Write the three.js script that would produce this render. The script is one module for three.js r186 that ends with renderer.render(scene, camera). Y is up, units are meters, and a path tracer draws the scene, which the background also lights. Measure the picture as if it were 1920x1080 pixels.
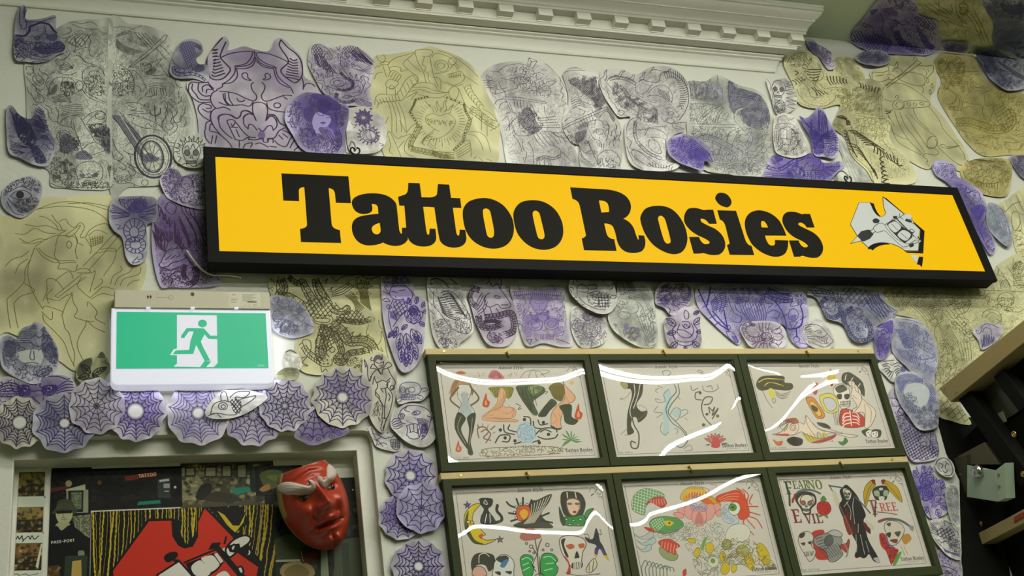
import * as THREE from 'three';
import { RoundedBoxGeometry } from 'three/addons/geometries/RoundedBoxGeometry.js';
import { TessellateModifier } from 'three/addons/modifiers/TessellateModifier.js';
import { mergeGeometries, mergeVertices } from 'three/addons/utils/BufferGeometryUtils.js';
import { RectAreaLightUniformsLib } from 'three/addons/lights/RectAreaLightUniformsLib.js';
import { createNoise3D } from 'simplex-noise';

// ---------------------------------------------------------------- camera, light, exposure
const scene = new THREE.Scene();
scene.background = new THREE.Color(0x000000);
const renderer = new THREE.WebGLRenderer({ antialias: true });
renderer.toneMapping = THREE.LinearToneMapping;
renderer.toneMappingExposure = 1.0;
renderer.shadowMap.enabled = true;
RectAreaLightUniformsLib.init();

const EYE = new THREE.Vector3(0,1.6,2.66), FOCAL = 2223.14;         // metres, and pixels of a 1920 x 1080 frame
// wall axes (right, up, out of the wall) seen from the camera
const AX = [[0.944226,-0.143398,0.296436], [-0.017021,0.877749,0.478819], [-0.328858,-0.457159,0.826352]];
const camera = new THREE.PerspectiveCamera(2 * Math.atan(540 / FOCAL) * 180 / Math.PI, 1920 / 1080,0.05,60);
camera.position.copy(EYE);
camera.setRotationFromMatrix(new THREE.Matrix4().set(
  AX[0][0], AX[1][0], AX[2][0], 0, AX[0][1], AX[1][1], AX[2][1], 0, AX[0][2], AX[1][2], AX[2][2], 0,0,0,0,1));
camera.updateMatrixWorld();

const CEIL = 4.08;
const TUBE_COLOR = new THREE.Color().setRGB(1.0,0.98,0.9);
const TUBE_POWER = 105;
// rows of twin-tube battens under the ceiling: [x of the middle, z]
const BATTENS = [[2.2,2.72], [3.415,2.72], [2.65,4.75], [3.865,4.75], [0.9,1.25], [2.115,1.25], [0.985,2.72], [1.435,4.75]];

// ---------------------------------------------------------------- helpers
const noise3 = createNoise3D((() => { let s = 12345; return () => ((s = (s * 16807) % 2147483647) / 2147483647); })());
function rng(seed) { let s = (seed * 7919 + 17) % 2147483647; return () => ((s = (s * 16807) % 2147483647) / 2147483647); }
const V3 = (x, y, z) => new THREE.Vector3(x, y, z);
function rayOf(px, py) {
  const a = px - 960, b = 540 - py, c = -FOCAL;
  return V3(AX[0][0] * a + AX[1][0] * b + AX[2][0] * c, AX[0][1] * a + AX[1][1] * b + AX[2][1] * c, AX[0][2] * a + AX[1][2] * b + AX[2][2] * c);
}
const onWall = (px, py, z = 0) => { const r = rayOf(px, py); return EYE.clone().addScaledVector(r, (z - EYE.z) / r.z); };   // where a point measured in the photograph lies on the plane z
const onSide = (px, py, x) => { const r = rayOf(px, py); return EYE.clone().addScaledVector(r, (x - EYE.x) / r.x); };
const onCeil = (px, py) => { const r = rayOf(px, py); return EYE.clone().addScaledVector(r, (CEIL - EYE.y) / r.y); };

const taken = new Map();
function numbered(n) { const k = taken.get(n) || 0; taken.set(n, k + 1); return k ? n + '_' + String(k).padStart(3, '0') : n; }
function lit(m) { m.castShadow = true; m.receiveShadow = true; return m; }
function part(name, geo, mat, parent) { const m = lit(new THREE.Mesh(geo, mat)); m.name = name; parent.add(m); return m; }
function tag(o, label, category, group) { o.userData.label = label; o.userData.category = category; if (group) o.userData.group = group; return o; }
function thing(name, label, category, pos = [0,0,0], group) {
  const g = new THREE.Group(); g.name = numbered(name); g.position.set(...pos); scene.add(g); return tag(g, label, category, group);
}
function single(name, geo, mat, label, category, group) {
  const m = lit(new THREE.Mesh(geo, mat)); m.name = numbered(name); scene.add(m); return tag(m, label, category, group);
}
function structure(name, geo, mat, label, category) {
  const m = lit(new THREE.Mesh(geo, mat)); m.name = name; m.userData.kind = 'structure'; if (label) m.userData.label = label; if (category) m.userData.category = category; scene.add(m); return m;
}
const box = (x0, x1, y0, y1, z0, z1) => { const g = new THREE.BoxGeometry(x1 - x0, y1 - y0, z1 - z0); g.translate((x0 + x1) / 2, (y0 + y1) / 2, (z0 + z1) / 2); return g; };
const rbox = (x0, x1, y0, y1, z0, z1, r = 0.002) => { const g = new RoundedBoxGeometry(x1 - x0, y1 - y0, z1 - z0,2, r); g.translate((x0 + x1) / 2, (y0 + y1) / 2, (z0 + z1) / 2); return g; };
const std = (color, roughness = 0.8, more = {}) => new THREE.MeshStandardMaterial({ color, roughness, metalness: 0,...more });

// an even grain, used as bump and as a very slight change of tone
function grainTexture(size, seed, fn, srgb = false) {
  const d = new Uint8Array(size * size * 4), r = rng(seed);
  for (let i = 0; i < size * size; i++) { const v = fn(i % size, Math.floor(i / size), r); d[i * 4] = v[0]; d[i * 4 + 1] = v[1]; d[i * 4 + 2] = v[2]; d[i * 4 + 3] = 255; }
  const t = new THREE.DataTexture(d, size, size); t.wrapS = t.wrapT = THREE.RepeatWrapping; t.magFilter = THREE.LinearFilter; t.minFilter = THREE.LinearMipmapLinearFilter; t.generateMipmaps = true;
  if (srgb) t.colorSpace = THREE.SRGBColorSpace; t.needsUpdate = true; return t;
}
const TAU = Math.PI * 2;
function tileNoise(x, y, size, k, seed) { // tileable noise: a torus in noise space
  const a = x / size * TAU, b = y / size * TAU, r = k / TAU;
  return noise3(Math.cos(a) * r + seed, Math.sin(a) * r + Math.cos(b) * r * 1.3, Math.sin(b) * r * 1.3 + seed * 2);
}
const plasterBump = grainTexture(256,3, (x, y, r) => { const v = 128 + 45 * tileNoise(x, y, 256,14,1) + 35 * tileNoise(x, y, 256,40,5) + (r() - 0.5) * 40; return [v, v, v]; });
plasterBump.repeat.set(2.2,2.2);
const paint = std(0xd3d5c8,0.75, { bumpMap: plasterBump, bumpScale: 0.0012 });
const trimPaint = std(0xdcdccd, 0.5, { bumpMap: plasterBump, bumpScale: 0.0006 });
function uvMetres(g, f = (p) => [p.x, p.y]) {
  const p = g.attributes.position, uv = new Float32Array(p.count * 2), v = V3();
  for (let i = 0; i < p.count; i++) { v.fromBufferAttribute(p, i); const [a, b] = f(v); uv[i * 2] = a; uv[i * 2 + 1] = b; }
  g.setAttribute('uv', new THREE.BufferAttribute(uv, 2)); return g;
}

// ---------------------------------------------------------------- the room
const X0 = -2.4, X1 = 6.4, Z1 = 6.4;
// doorway recess on the left of the wall: outer step, casing, inner panel
const DOOR = { ox0: -0.245, ox1: 0.632, oy: 2.668, ix0: -0.1735, ix1: 0.5995, iy: 2.6275, d1: 0.024, d2: 0.075 };
{
  const sh = new THREE.Shape([[X0,0], [X1,0], [X1, CEIL], [X0, CEIL]].map((p) => new THREE.Vector2(...p)));
  const r = 0.022, D = DOOR, h = new THREE.Path();
  h.moveTo(D.ox0,0.001); h.lineTo(D.ox0, D.oy - r); h.quadraticCurveTo(D.ox0, D.oy, D.ox0 + r, D.oy); h.lineTo(D.ox1 - r, D.oy); h.quadraticCurveTo(D.ox1, D.oy, D.ox1, D.oy - r); h.lineTo(D.ox1,0.001); h.closePath();
  sh.holes.push(h);
  const g = new THREE.ExtrudeGeometry(sh, { depth: 0.14, bevelEnabled: false }); g.translate(0,0,-0.14);
  structure('wall_back', uvMetres(g), paint, 'white plaster wall covered with tattoo stencils', 'wall');
  const cs = new THREE.Shape([[D.ox0 - 0.02,0], [D.ox1 + 0.02,0], [D.ox1 + 0.02, D.oy + 0.02], [D.ox0 - 0.02, D.oy + 0.02]].map((p) => new THREE.Vector2(...p)));
  cs.holes.push(new THREE.Path([[D.ix0,0.001], [D.ix0, D.iy], [D.ix1, D.iy], [D.ix1,0.001]].map((p) => new THREE.Vector2(...p))));
  const cg = new THREE.ExtrudeGeometry(cs, { depth: D.d2 - D.d1 - 0.004, bevelEnabled: true, bevelSize: 0.002, bevelThickness: 0.002, bevelSegments: 2 }); cg.translate(0,0, -D.d2 + 0.002);
  structure('trim_1', uvMetres(cg), trimPaint, 'white painted timber casing around the photo board', 'casing');
  const bg = box(D.ix0 - 0.03, D.ix1 + 0.03,0, D.iy + 0.03, -D.d2 - 0.03, -D.d2);
  structure('door_1', uvMetres(bg), trimPaint, 'white recessed panel that carries the photographs', 'panel');
}
structure('floor', box(X0, X1,-0.1,0,-0.14, Z1), std(0x5a5a48,0.6), 'dark timber floor of the shop', 'floor');
structure('ceiling', uvMetres(box(X0, X1, CEIL, CEIL + 0.1,-0.14, Z1), (p) => [p.x, p.z]), std(0xd2dfcb, 0.8, { bumpMap: plasterBump, bumpScale: 0.001 }), 'flat painted ceiling above the cornice', 'ceiling');
const sage = std(0xa9b598,0.8);
structure('wall_left', box(X0 - 0.1, X0,0, CEIL, -0.14, Z1), sage, 'plain side wall', 'wall');
structure('wall_right', box(X1, X1 + 0.1,0, CEIL, -0.14, Z1), sage, 'plain side wall', 'wall');
structure('wall_front', box(X0, X1,0, CEIL, Z1, Z1 + 0.1), sage, 'plain wall behind the camera', 'wall');

// the cornice: one run of moulding with a mitred end, and its hanging blocks
{
  const prof = [[3.9045,0], [3.9045,0.006], [3.909,0.0085]];
  for (let i = 0; i <= 8; i++) { const t = i / 8; prof.push([3.911 + 0.028 * t, 0.009 + 0.013 * (1 - Math.cos(t * Math.PI / 2))]); }   // cove
  prof.push([3.940,0.025]);
  for (let i = 0; i <= 5; i++) { const t = i / 5 * Math.PI - Math.PI / 2; prof.push([3.9445 + 0.004 * Math.sin(t), 0.0255 + 0.005 * Math.cos(t)]); }
  prof.push([3.949,0.027], [3.950,0.031]);
  for (let i = 0; i <= 5; i++) { const t = i / 5 * Math.PI - Math.PI / 2; prof.push([3.9545 + 0.004 * Math.sin(t), 0.0305 + 0.005 * Math.cos(t)]); }
  prof.push([3.9585,0.033], [3.9565,0.068], [3.962,0.0695], [3.9635,0.0715], [3.9995,0.0715], [3.9985,0.099], [4.006,0.1005], [4.008,0.103]);
  for (let i = 0; i <= 8; i++) { const t = i / 8; prof.push([4.010 + 0.022 * t, 0.104 + 0.018 * (1 - Math.cos(t * Math.PI / 2))]); }
  prof.push([4.033,0.126]);
  for (let i = 0; i <= 8; i++) { const t = i / 8; prof.push([4.036 + 0.022 * t, 0.127 + 0.022 * Math.sin(t * Math.PI / 2)]); }
  prof.push([4.060,0.153], [4.0705,0.1545], [4.072,0.156], [CEIL, 0.156], [CEIL, 0]);
  const n = prof.length, pos = [], XA = X0, XB = 2.104;
  const put = (i, e) => pos.push(e ? XB + prof[i][1] : XA, prof[i][0], prof[i][1]);
  for (let i = 0; i < n; i++) { const j = (i + 1) % n; put(i, 0); put(i, 1); put(j, 1); put(i, 0); put(j, 1); put(j, 0); }
  const tris = THREE.ShapeUtils.triangulateShape(prof.map((p) => new THREE.Vector2(p[1], p[0])), []);
  for (const [a, b, c] of tris) { put(a, 1); put(b, 1); put(c, 1); }
  const g = new THREE.BufferGeometry(); g.setAttribute('position', new THREE.Float32BufferAttribute(pos, 3)); g.computeVertexNormals(); uvMetres(g, (p) => [p.x, p.y + p.z]);
  const c = structure('trim_2', g, trimPaint, 'white plaster cornice with hanging blocks under the ceiling', 'cornice');
  const bs = new THREE.Shape([[0.0700,3.9995], [0.0700,3.968], [0.0735,3.968], [0.0735,3.9715], [0.0965,3.9725], [0.0965,3.9995]].map((p) => new THREE.Vector2(...p)));
  const bg = new THREE.ExtrudeGeometry(bs, { depth: 0.045, bevelEnabled: true, bevelSize: 0.001, bevelThickness: 0.001, bevelSegments: 1 }); bg.rotateY(-Math.PI / 2);   // profile along z, width along x
  for (let k = 0; k < 20; k++) { const m = part('cornice_block', bg, trimPaint, c); m.position.x = 2.190 - k * 0.1273; }
}

// ceiling lights outside the frame, whose tubes show in the glazing of the pictures
for (const [bx, bz] of BATTENS) {
  const t = thing('batten_light', 'twin-tube ceiling light, ' + (bx === 0.985 || bx === 1.435 || bx === 0.9 ? 'leftmost' : bx > 3 || bx === 2.115 ? 'rightmost' : 'middle') + ' one of the ' + (bz < 2 ? 'row nearest the stencil wall' : bz < 4 ? 'middle row' : 'row farthest from the wall'), 'ceiling light', [bx, CEIL, bz], 'ceiling lights');
  part('body', rbox(-0.605,0.605,-0.05,0,-0.075,0.075,0.004), std(0x3a3c38,0.6), t);
  for (const s of [-1,1]) {
    const g = new THREE.CylinderGeometry(0.014,0.014,1.2,12); g.rotateZ(Math.PI / 2); g.translate(0,-0.072, s * 0.05);
    part('tube', g, new THREE.MeshStandardMaterial({ color: 0xffffff, emissive: TUBE_COLOR, emissiveIntensity: bz < 2 ? 14 : 34, roughness: 0.4 }), t);
    const l = new THREE.RectAreaLight(TUBE_COLOR, TUBE_POWER * (bz < 2 ? 0.45 : 0.2), 1.2,0.028); l.position.set(0, bz < 2 ? -0.088 : -0.0795, s * 0.05 - (bz < 2 ? 0.003 : 0.013)); l.rotation.x = bz < 2 ? -1.4 : -0.5; l.name = 'tube_light'; t.add(l);
  }
}

// ---------------------------------------------------------------- drawing: every print gets a patch of a page, laid out in metres of its own plane
const PPM = 1700, PAGE = 2048, pages = [];
function newPage() {
  const c = document.createElement('canvas'); c.width = c.height = PAGE;
  const tex = new THREE.CanvasTexture(c); tex.colorSpace = THREE.SRGBColorSpace; tex.magFilter = THREE.LinearFilter; tex.anisotropy = 8;
  const p = { c, ctx: c.getContext('2d'), tex, x: 0, y: 0, h: 0, mats: {} }; pages.push(p); return p;
}
function allot(w, h) {
  for (const p of pages) {
    if (p.x + w <= PAGE && p.y + h <= PAGE) { const r = { p, x: p.x, y: p.y }; p.x += w; p.h = Math.max(p.h, h); return r; }
    if (w <= PAGE && p.y + p.h + h <= PAGE) { p.y += p.h; p.h = h; p.x = w; return { p, x: 0, y: p.y }; }
  }
  const p = newPage(); p.x = w; p.h = h; return { p, x: 0, y: 0 };
}
function spline(pts, closed, per = 6) { // Catmull-Rom through [x, y] points
  const n = pts.length, out = []; if (n < 3) return pts;
  const get = (i) => closed ? pts[(i + n) % n] : pts[Math.max(0, Math.min(n - 1, i))];
  for (let i = 0; i < (closed ? n : n - 1); i++) {
    const a = get(i - 1), b = get(i), c = get(i + 1), d = get(i + 2);
    for (let k = 0; k < per; k++) {
      const t = k / per, t2 = t * t, t3 = t2 * t;
      out.push([0,1].map((j) => 0.5 * (2 * b[j] + (c[j] - a[j]) * t + (2 * a[j] - 5 * b[j] + 4 * c[j] - d[j]) * t2 + (3 * b[j] - a[j] - 3 * c[j] + d[j]) * t3)));
    }
  }
  if (!closed) out.push(pts[n - 1]);
  return out;
}
const pairs = (a) => { const o = []; for (let i = 0; i + 1 < a.length; i += 2) o.push([a[i], a[i + 1]]); return o; };
class Pad {
  constructor(plane, x0, y0, x1, y1, ppm = PPM) {
    Object.assign(this, { plane, x0, y0, x1, y1, ppm });
    this.w = Math.ceil((x1 - x0) * ppm) + 4; this.h = Math.ceil((y1 - y0) * ppm) + 4;
    const r = allot(this.w, this.h); this.page = r.p; this.cx = r.x + 2; this.cy = r.y + 2; this.ctx = r.p.ctx;
    const c = this.ctx; c.save(); c.beginPath(); c.rect(r.x, r.y, this.w, this.h); c.clip();
    c.lineCap = c.lineJoin = 'round'; this.o = [0,0,1]; this.wd = 1.2; this.ink = '#222';
  }
  done() { this.ctx.restore(); }
  at(ox, oy, s = 1) { this.o = [ox, oy, s]; return this; }
  pen(ink, wd) { this.ink = ink; if (wd) this.wd = wd; return this; }
  px(x, y) { return [this.o[0] + x / this.o[2], this.o[1] + y / this.o[2]]; }
  cv(x, y) { const [a, b] = this.plane(...this.px(x, y)); return [this.cx + (a - this.x0) * this.ppm, this.cy + (this.y1 - b) * this.ppm]; }
  uv(a, b) { return [(this.cx + (a - this.x0) * this.ppm) / PAGE, 1 - (this.cy + (this.y1 - b) * this.ppm) / PAGE]; }
  flood(c) { this.ctx.fillStyle = c; this.ctx.fillRect(this.cx - 2, this.cy - 2, this.w, this.h); return this; }
  trace(pts, closed, smooth = true) {
    const q = smooth ? spline(pts, closed) : pts, c = this.ctx; c.beginPath();
    q.forEach((p, i) => { const [X, Y] = this.cv(p[0], p[1]); i ? c.lineTo(X, Y) : c.moveTo(X, Y); }); if (closed) c.closePath();
  }
  stroke(w) { const c = this.ctx; c.strokeStyle = this.ink; c.lineWidth = (w || this.wd) * (this.tone ? 0.00128 : 0.00145) * this.ppm; c.stroke(); }
  l(...a) { this.trace(pairs(a), false); this.stroke(); return this; }                 // smooth open line
  c(...a) { this.trace(pairs(a), true); this.stroke(); return this; }                  // smooth closed line
  p(...a) { this.trace(pairs(a), false, false); this.stroke(); return this; }          // straight pieces
  f(col, ...a) {
    const c = this.ctx, P = pairs(a); this.trace(P, true); c.fillStyle = col; if (!this.tone) { c.fill(); return this; }
    if (parseInt(col.slice(1,3), 16) > 150) { c.globalAlpha = 0.85; c.fill(); c.globalAlpha = 1; return this; }
    c.globalAlpha = this.tone; c.fill(); c.globalAlpha = 1;                             // on stencils a dark area is a light tone with hatching
    const xs = P.map((p) => p[0]), ys = P.map((p) => p[1]), x0 = Math.min(...xs), x1 = Math.max(...xs), y0 = Math.min(...ys), y1 = Math.max(...ys), st = 3.4 * this.o[2], h = y1 - y0, wd = this.wd; this.wd = 0.95;
    this.clip(P, () => { for (let x = x0 - h; x < x1; x += st) this.curve([[x, y0], [x + h * 0.45, y0 + h * 0.55], [x + h * 0.8, y1]]); }); this.wd = wd; return this;
  }
  fc(col, ...a) { this.f(col, ...a); this.stroke(); return this; }
  fp(col, ...a) { this.trace(pairs(a), true, false); this.ctx.fillStyle = col; this.ctx.fill(); return this; }
  curve(pts) { this.trace(pts, false); this.stroke(); return this; }
  dot(x, y, r, col) { this.trace(ring(x, y, r, r, 8), true); this.ctx.fillStyle = col || this.ink; this.ctx.fill(); return this; }
  ov(x, y, rx, ry, rot = 0, fill) { this.trace(ring(x, y, rx, ry, 10, rot), true); if (fill) { this.ctx.fillStyle = fill; this.ctx.fill(); } this.stroke(); return this; }
  clip(pts, fn) { this.ctx.save(); this.trace(pts, true); this.ctx.clip(); fn(this); this.ctx.restore(); return this; }
  between(a, b, n) { // n lines that pass from line a to line b
    const A = pairs(a), B = pairs(b);
    for (let i = 0; i < n; i++) { const t = n > 1 ? i / (n - 1) : 0.5; this.curve(A.map((p, k) => [p[0] + (B[k][0] - p[0]) * t, p[1] + (B[k][1] - p[1]) * t])); }
    return this;
  }
  feathers(a, b, n, fat = 0.5) { // a row of rounded feathers hanging from line a with their tips on line b
    const A = spline(pairs(a), false, 10), B = spline(pairs(b), false, 10), at = (L, t) => L[Math.min(L.length - 1, Math.round(t * (L.length - 1)))];
    for (let i = 0; i < n; i++) {
      const p = at(A, i / n), q = at(A, (i + 1) / n), r = at(B, (i + 0.5) / n), m = (u, v, t) => [u[0] + (v[0] - u[0]) * t, u[1] + (v[1] - u[1]) * t];
      const d = [(q[0] - p[0]) * fat * 0.3, (q[1] - p[1]) * fat * 0.3], e = m(m(p, q, 0.5), r, 0.85);
      this.curve([p, m(p, r, 0.6), [e[0] - d[0], e[1] - d[1]], r, [e[0] + d[0], e[1] + d[1]], m(q, r, 0.6), q]);
    }
    return this;
  }
  body(a, w0, w1, n, belly = true) { // a scaled serpent body along a line, its width going from w0 to w1
    const P = spline(pairs(a), false, 8), L = P.length, side = (k, s) => {
      const i = Math.max(0, Math.min(L - 1, k)), q = P[Math.min(L - 1, i + 1)], p = P[Math.max(0, i - 1)], dx = q[0] - p[0], dy = q[1] - p[1], d = Math.hypot(dx, dy) || 1, w = (w0 + (w1 - w0) * i / (L - 1)) / 2 * s;
      return [P[i][0] - dy / d * w, P[i][1] + dx / d * w];
    };
    const up = P.map((_, i) => side(i, -1)), dn = P.map((_, i) => side(i, 1)), md = P.map((_, i) => side(i, 0.35));
    this.trace(up, false, false); this.stroke(); this.trace(dn, false, false); this.stroke();
    if (belly) { this.trace(md, false, false); this.stroke(this.wd * 0.8); }
    for (let k = 1; k < n; k++) {
      const i = Math.round(k / n * (L - 1)), j = Math.max(0, i - 2);
      this.trace(belly ? [side(i, 0.35), side(j, 0.7), side(i, 1)] : [side(i, -1), side(j, 0), side(i, 1)], false); this.stroke(this.wd * 0.8);
      if (belly) { this.trace([side(i, -1), side(j - 1,-0.65), side(i, -0.3), side(j - 1,0.05), side(i, 0.35)], false); this.stroke(this.wd * 0.7); }
    }
    return this;
  }
  web(x, y, r, n, rings, hole = 0.15, rot = 0, sag = 0.16, sq = 1) {
    const at = (k, t) => { const a = rot + k / n * TAU; return [x + Math.cos(a) * r * t, y + Math.sin(a) * r * t * sq]; };
    for (let k = 0; k < n; k++) this.curve([at(k, hole), at(k, 0.6), at(k, 1.03)]);
    for (let j = 0; j < rings; j++) { const t = hole + (1 - hole) * Math.pow((j + 0.35) / (rings - 0.65), 0.9); for (let k = 0; k < n; k++) this.curve([at(k, t), at(k + 0.5, t * Math.cos(Math.PI / n) * (1 - sag * 0.8)), at(k + 1, t)]); }
    return this;
  }
  rose(x, y, r, seed = 1, sq = 1) {
    const R = rng(seed); let a = R() * 6;
    for (let j = 0; j < 5; j++) { const t = 0.16 + j * 0.2, n = 3 + j; for (let k = 0; k < n; k++) { const a0 = a + k / n * TAU, w = TAU / n * 0.62, e = r * t * (0.9 + R() * 0.2); this.curve([-1,-0.5,0,0.5,1].map((u) => [x + Math.cos(a0 + u * w) * e * (1.08 - u * u * 0.2), y + Math.sin(a0 + u * w) * e * sq * (1.08 - u * u * 0.2)])); } a += 0.7; }
    return this;
  }
  leaf(x, y, len, ang, wide = 0.3) {
    const u = [Math.cos(ang), Math.sin(ang)], q = (s, t) => [x + u[0] * len * s - u[1] * len * wide * t, y + u[1] * len * s + u[0] * len * wide * t];
    this.trace([q(0,0), q(0.3,0.8), q(0.65,0.75), q(1,0), q(0.65,-0.75), q(0.3,-0.8)], true); this.stroke(); this.curve([q(0,0), q(0.5,0.08), q(0.95,0)]);
    for (const s of [0.3,0.5,0.7]) { this.curve([q(s, 0), q(s + 0.12,0.45)]); this.curve([q(s, 0), q(s + 0.12,-0.45)]); }
    return this;
  }
  skull(x, y, s, rot = 0, flip = 1) {
    const C = Math.cos(rot), S = Math.sin(rot), q = (a, b) => [x + (a * flip * C - b * S) * s, y + (a * flip * S + b * C) * s], P = (...a) => pairs(a).map((p) => q(...p));
    this.trace(P(-0.5,0.42,-0.62,0.12,-0.72,-0.3,-0.5,-0.82,0,-1,0.5,-0.82,0.72,-0.3,0.62,0.12,0.5,0.42), false); this.stroke();
    this.trace(P(-0.5,0.42,-0.4,0.62,-0.36,0.95,0,1.08,0.36,0.95,0.4,0.62,0.5,0.42), false); this.stroke();
    for (const e of [-1,1]) { this.trace(P(e * 0.12,-0.02, e * 0.2,-0.26, e * 0.45,-0.3, e * 0.56,-0.05, e * 0.4,0.16, e * 0.2,0.14), true); this.ctx.fillStyle = this.ink; this.ctx.globalAlpha *= 0.55; this.ctx.fill(); this.ctx.globalAlpha /= 0.55; this.stroke(); }
    this.trace(P(0,0.12,-0.12,0.36,0,0.3,0.12,0.36), true); this.stroke();
    this.curve(P(-0.36,0.55,0,0.62,0.36,0.55)); this.curve(P(-0.34,0.74,0,0.82,0.34,0.74));
    for (let k = -3; k <= 3; k++) this.curve(P(k * 0.1,0.54, k * 0.1,0.78));
    return this;
  }
  flame(x, y, len, ang, bend = 1, wide = 0.22) {
    const u = [Math.cos(ang), Math.sin(ang)], q = (s, t) => [x + u[0] * len * s - u[1] * len * t, y + u[1] * len * s + u[0] * len * t];
    this.curve([q(0, -wide), q(0.35, -wide * 0.6 + 0.12 * bend), q(0.7,-0.1 * bend), q(1,0.05 * bend)]); this.curve([q(0, wide), q(0.3, wide * 0.8 + 0.14 * bend), q(0.65,0.08), q(1,0.05 * bend)]);
    return this;
  }
  swirl(x, y, r, turns = 1.6, a0 = 0, dir = 1) { const p = []; for (let i = 0; i <= 16; i++) { const t = i / 16, a = a0 + dir * turns * TAU * t, e = r * (1 - t * 0.88); p.push([x + Math.cos(a) * e, y + Math.sin(a) * e]); } return this.curve(p); }
  busy(pts, n, len, seed, kinds = 'swh') { // fine ornament that fills an outline evenly: s swirls, w waves, h hatch, o scales
    const R = rng(seed), P = pairs(pts), xs = P.map((p) => p[0]), ys = P.map((p) => p[1]), x0 = Math.min(...xs), x1 = Math.max(...xs), y0 = Math.min(...ys), y1 = Math.max(...ys), wd = this.wd, cell = Math.max(len * 0.6,6 * this.o[2]);
    const flow = (x, y) => 5 * noise3(x / len / 5, y / len / 5, seed * 1.7); len = cell * 1.5; this.wd = Math.min(wd, 1.05);
    this.clip(P, () => {
      for (let v = y0 - cell / 2; v < y1 + cell; v += cell) for (let u = x0 - cell / 2; u < x1 + cell; u += cell) {
        const x = u + (R() - 0.5) * cell * 0.7, y = v + (R() - 0.5) * cell * 0.7, k = kinds[Math.floor((0.5 + 0.62 * noise3(x / cell / 5, y / cell / 5, seed + 0.7)) * kinds.length * 0.999) < 0 ? 0 : Math.min(kinds.length - 1, Math.floor((0.5 + 0.62 * noise3(x / cell / 5, y / cell / 5, seed + 0.7)) * kinds.length))], a = flow(x, y), e = len * (0.6 + R() * 0.5), C = Math.cos(a), S = Math.sin(a), q = (s, t) => [x + C * e * s - S * e * t, y + S * e * s + C * e * t];
        if (k === 's') this.curve([q(-0.6,0.15), q(-0.2,0.3), q(0.25,0.2), q(0.35,-0.12), q(0.1,-0.25), q(-0.08,-0.08), q(0.08,0.02)]);
        else if (k === 'w') this.curve([q(-0.7,0), q(-0.3,0.2), q(0.1,-0.12), q(0.5,0.1), q(0.8,-0.05)]);
        else if (k === 'o') this.curve([q(-0.35,-0.3), q(0.05,-0.25), q(0.25,0), q(0.05,0.25), q(-0.35,0.3)]);
        else for (let j = -1; j <= 1; j++) this.curve([q(-0.75 + R() * 0.2, j * 0.2), q(-0.2, j * 0.2 + 0.12), q(0.3, j * 0.2 - 0.02), q(0.75, j * 0.2 + 0.08)]);
      }
    });
    this.wd = wd; return this;
  }
  scales(pts, size, rot = 0) { // a field of fish scales inside an outline
    const P = pairs(pts), cx = P.reduce((s, p) => s + p[0], 0) / P.length, cy = P.reduce((s, p) => s + p[1], 0) / P.length, R = Math.max(...P.map((p) => Math.hypot(p[0] - cx, p[1] - cy))), C = Math.cos(rot), S = Math.sin(rot);
    return this.clip(P, () => { for (let j = -R; j < R; j += size * 0.62) for (let i = -R + (Math.round(j / size / 0.62) % 2 ? size / 2 : 0); i < R; i += size) this.curve([-1,-0.6,0,0.6,1].map((u) => { const a = i + u * size / 2, b = j + (1 - u * u) * size * 0.55; return [cx + a * C - b * S, cy + a * S + b * C]; })); });
  }
  blot(x, y, r, col, alpha) { // a soft smudge of carbon
    const [X, Y] = this.cv(x, y), c = this.ctx, R = r / this.o[2] * 0.00145 * this.ppm, g = c.createRadialGradient(X, Y, 0, X, Y, R); g.addColorStop(0, col); g.addColorStop(0.5, col); g.addColorStop(1, 'rgba(0,0,0,0)');
    c.globalAlpha = alpha; c.fillStyle = g; c.beginPath(); c.arc(X, Y, R, 0, TAU); c.fill(); c.globalAlpha = 1; return this;
  }
  text(s, x, y, size, font = 'bold {}px serif', col, align = 'center', sx = 1, rot = 0) {
    const [X, Y] = this.cv(x, y), c = this.ctx; c.save(); c.translate(X, Y); c.rotate(rot); c.scale(sx, 1); c.font = font.replace('{}', (size * this.ppm).toFixed(1)); c.fillStyle = col || this.ink; c.textAlign = align; c.textBaseline = 'middle'; c.fillText(s, 0,0); c.restore(); return this;
  }
  speckle(n, seed, cols, a = 0.25, size = 1.5) { const R = rng(seed), c = this.ctx; for (let i = 0; i < n; i++) { c.globalAlpha = a * R(); c.fillStyle = cols[Math.floor(R() * cols.length)]; const s = size * (0.4 + R()); c.fillRect(this.cx + R() * this.w, this.cy + R() * this.h, s, s); } c.globalAlpha = 1; return this; }
}
function ring(x, y, rx, ry, n, rot = 0) { const o = []; for (let i = 0; i < n; i++) { const a = i / n * TAU, c = Math.cos(rot), s = Math.sin(rot), u = Math.cos(a) * rx, v = Math.sin(a) * ry; o.push([x + u * c - v * s, y + u * s + v * c]); } return o; }
function pageMat(page, key, make) { return page.mats[key] || (page.mats[key] = make(page.tex)); }
const matt = (page) => pageMat(page, 'matt', (map) => new THREE.MeshStandardMaterial({ map, roughness: 0.75 }));
const glossy = (page) => pageMat(page, 'gloss', (map) => new THREE.MeshPhysicalMaterial({ map, roughness: 0.5, specularIntensity: 0.35 }));
// a flat rectangular print in a plane parallel to the wall, drawn by fn in photograph coordinates
function flatPrint(x0, y0, x1, y1, z, fn, ppm) {
  const pad = new Pad((px, py) => { const p = onWall(px, py, z); return [p.x, p.y]; }, x0, y0, x1, y1, ppm); fn(pad); pad.done();
  const g = box(x0, x1, y0, y1, z - 0.0006, z); uvMetres(g, (p) => pad.uv(p.x, p.y)); return [g, pad.page];
}
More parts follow.
